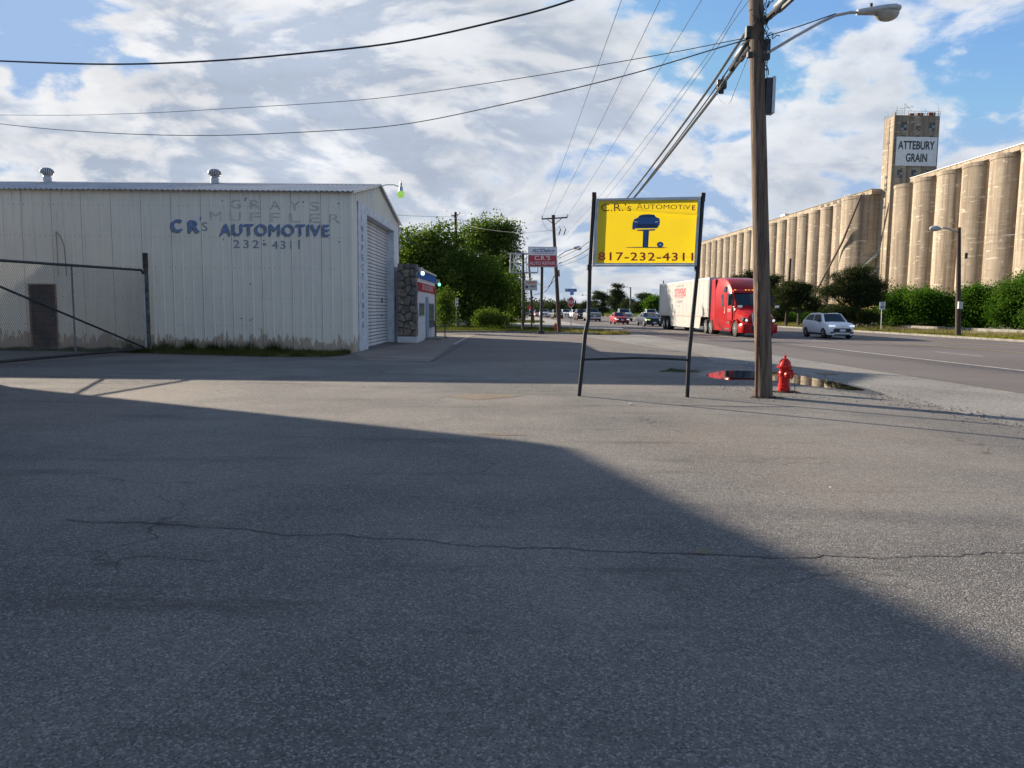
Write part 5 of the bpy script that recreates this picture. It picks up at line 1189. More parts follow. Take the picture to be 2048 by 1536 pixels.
def wheel(parent, x, y, r, w, rim_m, spokes=10, dark=False):
    key = (round(r, 3), round(w, 3), rim_m.name)
    if key not in WHEELS:
        rot = Matrix.Rotation(R(90), 4, 'Y')
        a = MB().lathe([(r * .62, -w / 2), (r * .93, -w / 2), (r, -w * .36), (r, w * .36), (r * .93, w / 2), (r * .62, w / 2)], 26, rot).mesh('tyre')
        b = MB(); b.lathe([(r * .63, -w * .46), (r * .66, -w * .2), (r * .66, w * .2), (r * .63, w * .46)], 22, rot)
        for s in (-1, 1):
            for k in range(spokes):
                an = 2 * math.pi * k / spokes; d = Vector((0, math.cos(an), math.sin(an))); b.tube([d * r * .1 + Vector((s * w * .49, 0, 0)), d * r * .62 + Vector((s * w * .47, 0, 0))], r * .055, 4)
            b.lathe([(r * .16, -.02), (r * .13, .02)], 12, Matrix.Translation((s * w * .5, 0, 0)) @ rot)
        b = b.mesh('rim'); WHEELS[key] = (a, b)
    a, b = WHEELS[key]
    t = link('wheel', a, M_tyre, parent, True); t.location = (x, y, r); q = link('rim', b, rim_m, t, False); return t
def face_quad(corners, u0, u1, v0, v1, off, nu=4, nv=3, bulge=0.0):
    """a pane set on the face bl, br, tr, tl, standing off along its normal"""
    bl, br, tr, tl = corners; nrm = (br - bl).cross(tl - bl).normalized(); vs = []; fs = []
    for j in range(nv + 1):
        for i in range(nu + 1):
            u = u0 + (u1 - u0) * i / nu; v = v0 + (v1 - v0) * j / nv; p = bl.lerp(br, u).lerp(tl.lerp(tr, u), v)
            vs.append(p + nrm * (off + bulge * 4 * (i / nu) * (1 - i / nu)))
    for j in range(nv):
        for i in range(nu): a = j * (nu + 1) + i; fs.append((a, a + 1, a + nu + 2, a + nu + 1))
    return MB().add(vs, fs)
def vehicle(name, label, cat, kind, loc, rz, col, group=None, detail=2, lit=True, lime=False, S=1.0, pname=None):
    """front of the vehicle points to local -y; origin on the ground under its middle"""
    t = thing(name, label, cat, tuple(loc), rz, group)
    P_ = paint(pname or ('car_paint_' + '_'.join(str(round(c, 2)) for c in col)), col)
    if kind == 'sedan': L, Wd, H = 4.65, 1.80, 1.46; st = [(-.5, .62, .22, .60), (-.485, .80, .16, .70), (-.44, .93, .16, .78), (-.36, .98, .17, .86), (-.22, 1, .18, .95), (.0, 1, .18, .97), (.25, 1, .18, .99), (.40, .98, .2, 1.02), (.47, .92, .24, .98), (.5, .74, .34, .80)]; cab = (-.24, .96, -.08, 1.40, .22, 1.40, .40, 1.02); wr = .33; wy = (-.31, .29)
    elif kind == 'coupe': L, Wd, H = 4.9, 1.93, 1.46; st = [(-.5, .78, .24, .62), (-.485, .90, .18, .74), (-.44, .97, .17, .84), (-.36, 1, .18, .92), (-.22, 1, .2, 1.00), (.0, .99, .2, 1.0), (.25, 1, .2, 1.02), (.40, .99, .22, 1.06), (.47, .95, .26, 1.02), (.5, .8, .36, .85)]; cab = (-.20, 1.0, -.04, 1.42, .16, 1.40, .36, 1.05); wr = .36; wy = (-.31, .30)
    elif kind == 'hatch': L, Wd, H = 4.30, 1.80, 1.61; st = [(-.5, .60, .30, .72), (-.49, .78, .22, .86), (-.45, .92, .20, .94), (-.36, .985, .2, 1.00), (-.22, 1, .21, 1.06), (.0, 1, .21, 1.10), (.25, 1, .21, 1.14), (.40, .98, .22, 1.18), (.47, .93, .26, 1.16), (.5, .80, .36, 1.0)]; cab = (-.28, 1.02, -.12, 1.58, .33, 1.56, .475, 1.12); wr = .345; wy = (-.315, .305)
    elif kind == 'suv': L, Wd, H = 4.75, 1.92, 1.76; st = [(-.5, .78, .32, .92), (-.49, .90, .26, 1.02), (-.45, .96, .24, 1.08), (-.36, .99, .24, 1.12), (-.22, 1, .25, 1.16), (.0, 1, .25, 1.16), (.25, 1, .25, 1.17), (.40, .99, .26, 1.18), (.47, .97, .28, 1.16), (.5, .90, .36, 1.0)]; cab = (-.24, 1.12, -.11, 1.72, .38, 1.72, .48, 1.14); wr = .37; wy = (-.31, .30)
    else: L, Wd, H = 5.7, 2.02, 1.93; st = [(-.5, .86, .42, 1.08), (-.492, .93, .34, 1.20), (-.45, .97, .34, 1.25), (-.36, 1, .34, 1.28), (-.20, 1, .35, 1.30), (.0, 1, .35, 1.30), (.12, 1, .35, 1.30), (.30, 1, .36, 1.30), (.48, 1, .38, 1.30), (.5, .98, .42, 1.26)]; cab = (-.20, 1.26, -.09, 1.88, .10, 1.88, .15, 1.28); wr = .40; wy = (-.33, .30)
    hw = Wd / 2
    rings = [sect(y * L, hw * w, zb, zt) for y, w, zb, zt in st]
    body = loft(rings).build('body', P_, t, smooth=True); cut_wheels(body, [(y * L, wr + .01, wr + .055) for y in wy])
    # cabin
    yb0, zb0, yt0, zt0, yt1, zt1, yb1, zb1 = cab; q = .90; qt = .70 if kind != 'pickup' else .78
    def cc(y, hw_, z): return Vector((hw_, y * L, z))
    A = [cc(yb0, -hw * q, zb0 - .04), cc(yb0, hw * q, zb0 - .04), cc(yb1, hw * q, zb1 - .04), cc(yb1, -hw * q, zb1 - .04)]
    B = [cc(yt0, -hw * qt, zt0), cc(yt0, hw * qt, zt0), cc(yt1, hw * qt, zt1), cc(yt1, -hw * qt, zt1)]
    mb = MB(); mid = [(B[0] + B[1]) / 2, (B[2] + B[3]) / 2]
    mb.add(A + B, [(3, 2, 1, 0), (4, 5, 6, 7), (0, 1, 5, 4), (1, 2, 6, 5), (2, 3, 7, 6), (3, 0, 4, 7)]); cabin = mb.build('cabin', P_, t, smooth=True, bevel=.075)
    face_quad((A[0], A[1], B[1], B[0]), .07, .93, .10, .93, .012, 6, 3, .03).build('windshield', M_cglass, t, smooth=True, fix=False)
    face_quad((A[2], A[3], B[3], B[2]), .08, .92, .25, .9, .012, 4, 2, .02).build('rear_window', M_cglass, t, smooth=True, fix=False)
    for c in ((A[3], A[0], B[0], B[3]), (A[1], A[2], B[2], B[1])):
        flip = c[0] is A[1]
        for u0, u1 in (((.08, .47), (.53, .90)) if kind != 'hatch' else ((.07, .49), (.53, .93))):
            if flip: u0, u1 = 1 - u1, 1 - u0
            face_quad(c, u0, u1, .22 if kind != 'hatch' else .14, .90, .012, 2, 2).build('side_window', M_cglass, t, fix=False)
    if kind in ('suv', 'hatch') and detail > 1:
        for s in (-1, 1): MB().tube([(s * hw * .62, yt0 * L + .25, H - .03), (s * hw * .64, 0, H + .0), (s * hw * .62, yt1 * L - .15, H - .03)], .02, 5).build('roof_rail', M_under if kind == 'suv' else M_chrome, t)
    # lower front, grille, lamps
    yf = -L / 2; zf = st[2][3]
    def on_front(name_, x0, x1, z0, z1, m, d=.03, yo=0.0, bev=.008):
        return MB().box(x0, x1, yf - d + yo, yf + .22, z0, z1).build(name_, m, t, bevel=bev)
    zl, zg0, zg1 = (zf * .74, zf * .50, zf * .80) if kind != 'pickup' else (1.0, .66, 1.10)
    if kind == 'hatch': zl, zg0, zg1 = .80, .40, .66
    if kind == 'coupe': zl, zg0, zg1 = .68, .26, .60
    gw = .42 if kind != 'pickup' else .56
    g_ = MB(); gx0, gx1 = gw * 1.0, gw * (1.2 if kind in ('hatch', 'coupe') else .95)
    g_.prism([(-gx0 * hw * 1.3, yf - .035, zg1), (gx0 * hw * 1.3, yf - .035, zg1), (gx1 * hw * 1.3, yf - .03, (zg0 + zg1) / 2), (gx1 * hw * 1.1, yf - .03, zg0), (-gx1 * hw * 1.1, yf - .03, zg0), (-gx1 * hw * 1.3, yf - .03, (zg0 + zg1) / 2)], (0, .2, 0))
    gr = g_.build('grille', M_under, t)
    if kind == 'pickup':
        mb = MB()
        for z in (.78, .90, 1.02): mb.box(-gw * hw * 1.2, gw * hw * 1.2, yf - .06, yf - .036, z - .015, z + .015)
        mb.box(-.03, .03, yf - .065, yf - .036, .68, 1.08); mb.build('grille_bar', M_chrome, gr)
        on_front('bumper', -hw * .93, hw * .93, .45, .62, M_chrome, .07)
    else:
        MB().box(-hw * .55, hw * .55, yf - .045, yf + .1, .20, .29).build('bumper_intake', M_under, t, bevel=.01)
    MB().box(-.18, .18, yf - .065, yf - .045, zg0 + .06, zg0 + .20).build('licence_plate', M_plate, t)
    for s in (-1, 1):
        hm = M_headl if lit else M_head
        if lime: hm = M_lime
        xx = s * hw * .70
        M_ = Matrix.Translation((xx, yf + .085, zl)) @ Matrix.Rotation(s * R(24), 4, 'Z')
        mb = MB(); mb.prism([M_ @ Vector((-.19 * 1, -.06, -.035 - .02 * (s < 0))), M_ @ Vector((.19, -.06, -.035 - .02 * (s > 0))), M_ @ Vector((.19, -.06, .05 + .02 * (s > 0))), M_ @ Vector((-.19, -.06, .05 + .02 * (s < 0)))], M_.to_3x3() @ Vector((0, .15, 0)))
        mb.build('headlight', hm if kind != 'pickup' else hm, t, bevel=.01)
        mb = MB(); mb.box(s * hw * .93 - .02, s * hw * .93 + s * .17, yb0 * L + .42, yb0 * L + .52, zb0 + .02, zb0 + .17) if s > 0 else mb.box(s * hw * .93 + s * .17, s * hw * .93 + .02, yb0 * L + .42, yb0 * L + .52, zb0 + .02, zb0 + .17); mb.build('side_mirror', P_ if kind != 'hatch' else M_under, t, bevel=.02)
        if detail > 1: MB().box(s * hw * .66 - .13, s * hw * .66 + .13, yf + .0, yf + .25, .34, .44).build('fog_lamp', M_under, t, bevel=.01)
        for y in wy: wheel(t, s * (hw - .115), y * L, wr, .22, M_rim)
    # dark inner arches and floor so that nothing shines through
    mb = MB(); mb.box(-hw * .72, hw * .72, -L * .44, L * .46, .2, .62); mb.build('underbody', M_under, t)
    if kind == 'hatch' and detail > 1:
        mb = MB()
        for s in (-1, 1): mb.prism([(s * hw * 1.003, -L * .22, .22), (s * hw * 1.003, L * .20, .22), (s * hw * 1.003, L * .20, .34), (s * hw * 1.003, -L * .22, .34)], (-s * .05, 0, 0))
        mb.build('sill_trim', M_under, t)
    if kind == 'pickup':
        MB().box(-hw * .86, hw * .86, .17 * L, .485 * L, 1.2, 1.325).build('bed_cover', M_under, t)
    return t
def front_at(px, pyb, L, depth=None):        # ground point from the front wheel line, then back by half a length
    p = gp(px, pyb) if depth is None else Vector((at(px, 650, depth).x, depth, 0)); p.z = 0
    return p + Vector((-math.sin(RD), math.cos(RD), 0)) * (L / 2 - .6)
white = (0.82, 0.82, 0.81)
q = front_at(1676, 677.0, 4.3); bolt = vehicle('white_hatchback', 'small white electric hatchback driving past the dark pines at the right', 'car', 'hatch', q, RD - R(1), white, pname='pearl_white_paint', detail=2)
MB().box(-.05, .05, -2.19, -2.17, .74, .78).build('badge', M_chrome, bolt)
vehicle('dark_coupe', 'dark blue coupe with lime tinted headlights right behind the white trailer', 'car', 'coupe', front_at(1305, 652.5, 4.9), RD + R(2), (0.012, 0.018, 0.035), lime=True)
vehicle('pickup_truck', 'white pickup half hidden between the white trailer and the dark coupe', 'pickup', 'pickup', front_at(1306, 641.5, 5.7), RD, white)
vehicle('red_sedan', 'small red sedan leading a white pickup in the near lanes', 'car', 'sedan', front_at(1243, 648.5, 4.6), RD, (0.30, 0.012, 0.02))
vehicle('pickup_truck', 'white pickup following close behind the small red sedan', 'pickup', 'pickup', front_at(1252, 642.5, 5.7), RD, (0.55, 0.56, 0.57))
vehicle('pickup_truck', 'silver grey pickup with chrome grille just right of the left sign post', 'pickup', 'pickup', front_at(1188, 643.0, 5.7), RD, (0.20, 0.21, 0.23))
vehicle('dark_suv', 'dark maroon off-roader just left of the yellow sign post', 'car', 'suv', front_at(1165, 641, 4.8), RD, (0.05, 0.015, 0.018))
vehicle('far_car', 'white car peeping out behind the dark maroon off-roader', 'car', 'suv', front_at(1153, 637, 4.8), RD, white, detail=1)
vehicle('far_car', 'white pickup-like car between the leaning pole and the stop sign', 'car', 'suv', front_at(1133, 636.2, 4.8), RD, white, detail=1)
vehicle('far_car', 'dark tan off-roader hidden behind the leaning pole', 'car', 'suv', front_at(1116, 637.5, 4.8), RD, (0.10, 0.075, 0.04), detail=1)
vehicle('far_car', 'white sedan in the queue left of the leaning pole', 'car', 'sedan', front_at(1101, 634.5, 4.6), RD, white, detail=1)
vehicle('far_car', 'white off-roader right of the repair sign post', 'car', 'suv', front_at(1089.5, 635, 4.8), RD, (0.6, 0.6, 0.6), detail=1)
vehicle('far_car', 'pinkish red car just left of the repair sign post', 'car', 'sedan', front_at(1076, 634, 4.6), RD, (0.4, 0.2, 0.2), detail=1)
vehicle('far_car', 'pale car far back in the queue left of the repair sign post', 'car', 'suv', front_at(1066, 632.6, 4.8), RD, white, detail=1)
vehicle('far_car', 'dark car farthest left in the queue by the tree edge', 'car', 'sedan', front_at(1056, 632.8, 4.6), RD, (0.03, 0.035, 0.04), detail=1)

# ------------------------------------------------------------------ the red lorry with its white trailer
T0 = rd(17.62, 46.9); trk = thing('semi_truck', 'red semi truck pulling a long white trailer past the wooden pole', 'truck', tuple(T0), RD)
M_tred = paint('lorry_red', (0.36, 0.007, 0.009), .28); M_trail = mat('trailer_white', (0.38, 0.37, 0.345), .45, var=.10, vscale=.8, coat=.2)
def ring(y, pts): return [Vector((x, y, z)) for x, z in pts] + [Vector((-x, y, z)) for x, z in reversed(pts)]
hood = [(.10, .55, .80, 1.42, .42), (.22, .84, .72, 1.55, .62), (.55, 1.02, .70, 1.66, .72), (1.1, 1.10, .72, 1.78, .80), (1.75, 1.16, .75, 1.92, .90), (2.05, 1.18, .75, 2.0, .95)]
loft([ring(y, [(w * .94, zb), (w, zb + .25), (w, 1.15), (w * .97, zt - .32), (wt + .04, zt - .07), (wt * .8, zt), (wt * .35, zt + .03)]) for y, w, zb, zt, wt in hood]).build('hood', M_tred, trk, smooth=True)
hd_ = [o for o in trk.children][-1]; cut_wheels(hd_, [(1.42, .52, .63)], 24)
cabst = [(1.80, 1.17, 1.96, .98, 1.0), (2.42, 1.19, 2.86, 1.02, 1.0), (2.50, 1.20, 2.98, 1.06, 1.0), (2.75, 1.21, 3.22, 1.06, .9), (3.2, 1.22, 3.55, 1.05, .85), (3.8, 1.23, 3.83, 1.04, .8), (4.5, 1.24, 3.97, 1.04, .8), (6.15, 1.24, 4.02, 1.04, .8)]
def cabring(y, w, zt, wt, _):
    zb = .98; z = lambda f: zb + (zt - zb) * f
    return ring(y, [(w * .96, zb), (w, zb + .1), (w, z(.5)), (w * .995, z(.72)), (wt + .06, zt - .16), (wt, zt - .05), (wt * .6, zt + .015)])
loft([cabring(*a) for a in cabst]).build('cab', M_tred, trk, smooth=True)
cab_ = [o for o in trk.children][-1]; cut_wheels(cab_, [(1.42, .52, .63)], 14)
c0_, c1_ = cabst[0], cabst[1]
ws_ = (Vector((-1.0, 1.80, 1.99)), Vector((1.0, 1.80, 1.99)), Vector((1.02, 2.42, 2.86)), Vector((-1.02, 2.42, 2.86)))
face_quad(ws_, .02, .98, .04, .97, .025, 8, 4, .05).build('windshield', M_cglass, trk, smooth=True, fix=False)
MB().box(-.02, .02, 1.95, 2.35, 2.35, 2.37).build('wiper', M_under, trk)
# visor with clearance lights
mb = MB(); mb.prism([(-1.08, 2.30, 2.90), (-1.08, 2.62, 3.02), (-1.08, 2.62, 3.12), (-1.08, 2.36, 3.06)], (2.16, 0, 0)); mb.build('sun_visor', M_tred, trk, bevel=.015)
for x in (-.95, -.22, 0, .22, .95): MB().box(x - .05, x + .05, 2.37, 2.42, 3.07, 3.12).build('clearance_light', M_clamp, trk)
for s in (-1, 1):
    X = s * 1.185
    def slab(name_, pts, m, d=.012, par=trk): mb = MB(); mb.prism([(X + (0 if s > 0 else 0), y, z) for y, z in pts], (s * d, 0, 0)); return mb.build(name_, m, par)
    slab('side_window', [(2.20, 2.12), (3.05, 2.02), (3.05, 2.82), (2.62, 2.88), (2.5, 2.84)], M_cglass, .055)
    dj = slab('door', [(2.05, 1.08), (3.12, 1.08), (3.12, 2.0), (2.15, 2.10)], M_tred, .045)
    MB().prism([(X + s * .046, 2.85, 1.85), (X + s * .046, 3.02, 1.85), (X + s * .046, 3.02, 1.9), (X + s * .046, 2.85, 1.9)], (s * .03, 0, 0)).build('handle', M_chrome, dj)
    for y in (2.04, 3.14): slab('door_seam', [(y, 1.05), (y + .015, 1.05), (y + .015, 2.85), (y, 2.85)], M_under, .050)
    slab('sleeper_window', [(4.0, 1.95), (4.32, 1.95), (4.36, 2.0), (4.36, 2.75), (4.3, 2.82), (4.04, 2.82), (3.98, 2.72), (3.96, 2.02)], M_cglass, .066)
    slab('roof_vent_window', [(3.35, 2.95), (3.9, 2.98), (3.7, 3.3), (3.45, 3.35)], M_cglass, .062)
    mb = MB(); mb.prism([(s * 1.10, 2.25, .32), (s * 1.10, 6.15, .32), (s * 1.16, 6.15, 1.02), (s * 1.16, 2.25, 1.02)], (s * .09, 0, 0)); sk_ = mb.build('side_skirt', M_tred, trk, bevel=.015)
    MB().prism([(s * 1.255, 2.45, .86), (s * 1.255, 3.1, .86), (s * 1.255, 2.95, .95), (s * 1.255, 2.45, .98)], (s * .01, 0, 0)).build('skirt_step', M_chrome, sk_)
    MB().prism([(s * 1.20, 2.5, .42), (s * 1.20, 3.5, .42), (s * 1.20, 3.4, .52), (s * 1.20, 2.5, .52)], (s * .04, 0, 0)).build('skirt_step', M_chrome, sk_)
    mb = MB(); mb.prism([(s * 1.20, 5.6, 1.0), (s * 1.20, 6.75, 1.0), (s * 1.20, 6.6, 3.9), (s * 1.12, 6.15, 4.0), (s * 1.20, 5.8, 3.9)], (s * .05, 0, 0)); mb.build('side_fairing', M_tred, trk, bevel=.01)
    # fender lip
    mb = MB(); pts_ = [Vector((s * 1.12, 1.42 + .68 * math.cos(a), .52 + .68 * math.sin(a))) for a in [math.pi * k / 12 for k in range(13)]]
    inn = [Vector((s * 1.12, 1.42 + .60 * math.cos(a), .52 + .60 * math.sin(a))) for a in [math.pi * k / 12 for k in range(13)]]
    for i in range(12): mb.prism([pts_[i], pts_[i + 1], inn[i + 1], inn[i]], (s * .12, 0, 0))
    mb.build('fender', M_tred, trk)
    # headlight, mirrors
    mb = MB(); mb.prism([(s * .70, .12, .98), (s * 1.08, .42, 1.02), (s * 1.14, .62, 1.22), (s * .98, .40, 1.26), (s * .72, .14, 1.16)], (0, .12, .02)); hl_ = mb.build('headlight', M_under, trk)
    MB().lathe([(.09, 0), (.07, .03)], 12, Matrix.Translation((s * .88, .20, 1.09)) @ Matrix.Rotation(R(90), 4, 'X')).build('lamp', M_headl, hl_)
    mb = MB(); mb.tube([(s * 1.12, 2.1, 2.6), (s * 1.42, 2.0, 2.62)], .03, 5); mb.tube([(s * 1.12, 2.1, 2.15), (s * 1.42, 2.0, 2.12)], .03, 5); mb.box(s * 1.45 - .11, s * 1.45 + .11, 1.93, 2.06, 2.05, 2.72); mb.build('side_mirror', M_under, trk, bevel=.02)
    mb = MB(); mb.tube([(s * .98, .9, 1.66), (s * 1.20, .62, 1.95)], .02, 5); mb.build('mirror_stalk', M_chrome, trk); MB().box(s * 1.2 - .13, s * 1.2 + .13, .52, .66, 1.90, 2.06).build('hood_mirror', M_chrome, trk, bevel=.03)
    wheel(trk, s * 1.06, 1.42, .52, .30, M_rim, 10)
    for y in (6.55, 7.85): wheel(trk, s * .98, y, .52, .56, M_rim, 8)
    for y in (19.4, 20.7): wheel(trk, s * .98, y, .52, .56, M_rim, 8)
# front bumper and grille
mb = MB()
loft([ring(y, [(w, .28), (w + .02, .34), (w + .03, .72), (w - .02, .86), (w * .5, .90)]) for y, w in ((-.02, .72), (.10, 1.02), (.30, 1.16), (.80, 1.2))]).build('front_bumper', M_tred, trk, smooth=True)
MB().prism([(-.62, -.035, .45), (.62, -.035, .45), (.58, -.035, .74), (-.58, -.035, .74)], (0, .1, 0)).build('bumper_intake', M_under, trk)
MB().box(-.2, .2, -.07, -.04, .46, .60).build('licence_plate', M_plate, trk)
gq = (Vector((-.50, .02, .78)), Vector((.50, .02, .78)), Vector((.56, .16, 1.50)), Vector((-.56, .16, 1.50)))
mb = MB(); mb.prism([p + Vector((0, -.02, 0)) for p in gq], (0, .12, 0)); grl = mb.build('grille', M_under, trk)
for k in range(6):
    z = .84 + k * .115; mb = MB(); w_ = .50 + .06 * (z - .78) / .72; y = .0 + .14 * (z - .78) / .72 - .035; mb.prism([(-w_, y, z), (w_, y, z), (w_, y + .02, z + .035), (-w_, y + .02, z + .035)], (0, .03, 0)); mb.build('grille_bar', M_chrome, grl)
mb = MB()
for a, b in zip(gq, gq[1:] + gq[:1]): mb.tube([a + Vector((0, -.04, 0)), b + Vector((0, -.04, 0))], .028, 5)
mb.build('grille_surround', M_chrome, grl)
MB().box(-1.05, 1.05, 6.16, 6.2, 1.1, 3.9).build('cab_back', M_under, trk); MB().box(-.5, .5, 3, 22.0, .75, 1.05).build('chassis', M_under, trk)
mb = MB(); mb.lathe([(.3, -1.15), (.3, 1.15)], 16, Matrix.Translation((0, 5.4, .65)) @ Matrix.Rotation(R(90), 4, 'Y')); mb.build('fuel_tank', M_chrome, trk)
# cab lettering
for s in (-1,):
    for i, (z, hh, wd) in enumerate(((1.72, .10, 'DRIVER'), (1.62, .05, 'stevens transport'))): text_on('lettering', wd, M_white, trk, (-1.236, 2.95, z), (0, -.65, 0), (0, 0, hh), (0, 0, 0), bold=.01)
    for i in range(4): text_on('lettering', ('2487', 'GVW', 'USDOT', '79466')[i], M_white, trk, (-1.243, 3.62, 1.85 - i * .11), (0, -.22, 0), (0, 0, .07), (-.016, 0, 0), bold=.02)
# trailer
ty0, ty1 = 6.95, 22.5
box = MB().box(-1.29, 1.29, ty0, ty1, 1.22, 4.10).build('trailer_box', M_trail, trk, bevel=.02)
M_seam = mat('grey_seam', (0.20, 0.20, 0.19), .6)
npn = 13
for i in range(npn):
    a = ty0 + .30 + i * (ty1 - ty0 - .55) / npn; b = a + (ty1 - ty0 - .55) / npn - .035
    MB().box(-1.312, -1.288, a, b, 1.50, 3.94).build('side_panel', M_trail, box); 
MB().box(-1.325, -1.288, ty0, ty1, 3.95, 4.12).build('top_rail', M_galv, trk); br__ = MB().box(-1.33, -1.288, ty0, ty1, 1.24, 1.48).build('bottom_rail', M_trail, trk)
mb = MB()
for i in range(46): y = ty0 + .3 + i * .335; mb.box(-1.336, -1.329, y, y + .16, 1.31, 1.37)
tag(mb.build('reflector_strip', mat('faded_reflector', (0.36, 0.22, 0.18), .5), br__, fix=False), kind='stuff')
for y in (ty0, ty1 - .12): MB().box(-1.335, -1.28, y, y + .12, 1.22, 4.12).build('corner_post', M_galv, trk)
MB().box(-1.28, 1.28, ty0 - .03, ty0 - .005, 1.3, 4.05).build('front_wall', M_galv, trk)
mb = MB(); mb.prism([(-1.25, 9.3, .35), (-1.25, 18.0, .35), (-1.25, 18.4, 1.24), (-1.25, 9.0, 1.24)], (-.03, 0, 0)); mb.build('trailer_skirt', M_trail, trk)
mb = MB(); mb.prism([(1.25, 9.3, .35), (1.25, 18.0, .35), (1.25, 18.4, 1.24), (1.25, 9.0, 1.24)], (.03, 0, 0)); mb.build('trailer_skirt', M_trail, trk)
MB().prism([(-1.2, 22.3, 1.24), (-1.2, 22.5, 1.24), (-1.2, 22.5, .45), (-1.2, 22.42, .45)], (2.4, 0, 0)).build('rear_guard', M_galv, trk)
mb = MB()
for x in (-.7, .7): mb.box(x - .08, x + .08, 8.8, 9.0, .25, 1.2)
mb.build('landing_gear', M_galv, trk)
M_mlog = mat('maroon_logo', (0.36, 0.03, 0.04), .5)
text_on('lettering', 'STEVENS', mat('pink_logo_edge', (0.42, 0.16, 0.16), .6), box, (-1.316, 17.02, 2.80), (0, -3.7, 0), (0, 0, .76), (0, 0, 0), bold=.05)
text_on('lettering', 'STEVENS', M_mlog, box, (-1.322, 16.95, 2.86), (0, -3.55, 0), (0, 0, .64), (0, 0, 0), bold=.01)
mb = MB(); pts_ = [(-1.318, 17.1, 2.72), (-1.318, 16.6, 2.78), (-1.318, 13.9, 2.78), (-1.318, 13.3, 2.70), (-1.318, 13.9, 2.74), (-1.318, 16.6, 2.74)]; mb.poly(pts_); mb.build('logo_swash', M_mlog, box, fix=False)
text_on('lettering', 'Transport', mat('grey_script', (0.16, 0.15, 0.15), .6), box, (-1.318, 16.3, 2.22), (0, -2.1, 0), (0, 0, .42), (0, 0, 0), shear=.3, bold=.0)
text_on('lettering', 'ON AMERICA\'S ROADS', MATS['grey_script'], box, (-1.318, 16.4, 3.66), (0, -2.4, 0), (0, 0, .13), (0, 0, 0))
text_on('lettering', '8 177', MATS['grey_script'], box, (-1.318, 15.9, 1.98), (0, -1.0, 0), (0, 0, .13), (0, 0, 0))

# ------------------------------------------------------------------ vegetation
def leaf_mat(name, dark, mid, light, trans=.35):
    m = bpy.data.materials.new(name); m.use_nodes = True; n = m.node_tree; n.nodes.clear()
    g = n.nodes.new('ShaderNodeNewGeometry'); oi = n.nodes.new('ShaderNodeTexCoord')
    no = nd(n, 'ShaderNodeTexNoise', i_Scale=.45, i_Detail=3.0); n.links.new(oi.outputs['Object'], no.inputs['Vector'])
    f = math_(n, 'ADD', math_(n, 'MULTIPLY', g.outputs['Random Per Island'], .55), math_(n, 'MULTIPLY', sstep(n, no.outputs[0], .35, .65), .45))
    c = ramp(n, f, [(0.0, dark), (.5, mid), (1.0, light)])
    d = nd(n, 'ShaderNodeBsdfDiffuse'); tr = nd(n, 'ShaderNodeBsdfTranslucent'); n.links.new(c, d.inputs[0])
    n.links.new(mixc(n, 1.0, c, (1.1, 1.25, .55), 'MULTIPLY'), tr.inputs[0])
    mx = nd(n, 'ShaderNodeMixShader', i_0=trans); n.links.new(d.outputs[0], mx.inputs[1]); n.links.new(tr.outputs[0], mx.inputs[2])
    o = nd(n, 'ShaderNodeOutputMaterial'); n.links.new(mx.outputs[0], o.inputs[0]); return m
L_elm = leaf_mat('elm_leaves', (0.034, 0.062, 0.014), (0.078, 0.118, 0.028), (0.15, 0.19, 0.05), .50)
L_bush = leaf_mat('bush_leaves', (0.030, 0.070, 0.010), (0.060, 0.125, 0.018), (0.095, 0.175, 0.030), .4)
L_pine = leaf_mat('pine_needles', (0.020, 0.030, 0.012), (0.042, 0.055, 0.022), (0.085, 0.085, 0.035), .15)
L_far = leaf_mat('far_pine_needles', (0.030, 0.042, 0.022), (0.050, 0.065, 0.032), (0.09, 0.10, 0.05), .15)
L_grass = leaf_mat('grass_blades', (0.030, 0.045, 0.012), (0.070, 0.085, 0.025), (0.17, 0.15, 0.065), .3)
L_dry = leaf_mat('dry_grass_blades', (0.12, 0.11, 0.04), (0.23, 0.19, 0.085), (0.36, 0.31, 0.17), .3)
M_bark = wood_mat('tree_bark', (0.055, 0.045, 0.035), (0.10, 0.08, 0.06))
def quads_mesh(name, C, U, V):
    n = len(C); co = np.empty((n, 4, 3), np.float32); co[:, 0] = C - U; co[:, 1] = C + V; co[:, 2] = C + U; co[:, 3] = C - V
    me = bpy.data.meshes.new(name); me.vertices.add(4 * n); me.vertices.foreach_set('co', co.ravel()); me.loops.add(4 * n); me.loops.foreach_set('vertex_index', np.arange(4 * n, dtype=np.int32))
    me.polygons.add(n); me.polygons.foreach_set('loop_start', np.arange(0, 4 * n, 4, dtype=np.int32)); me.update(calc_edges=True); return me
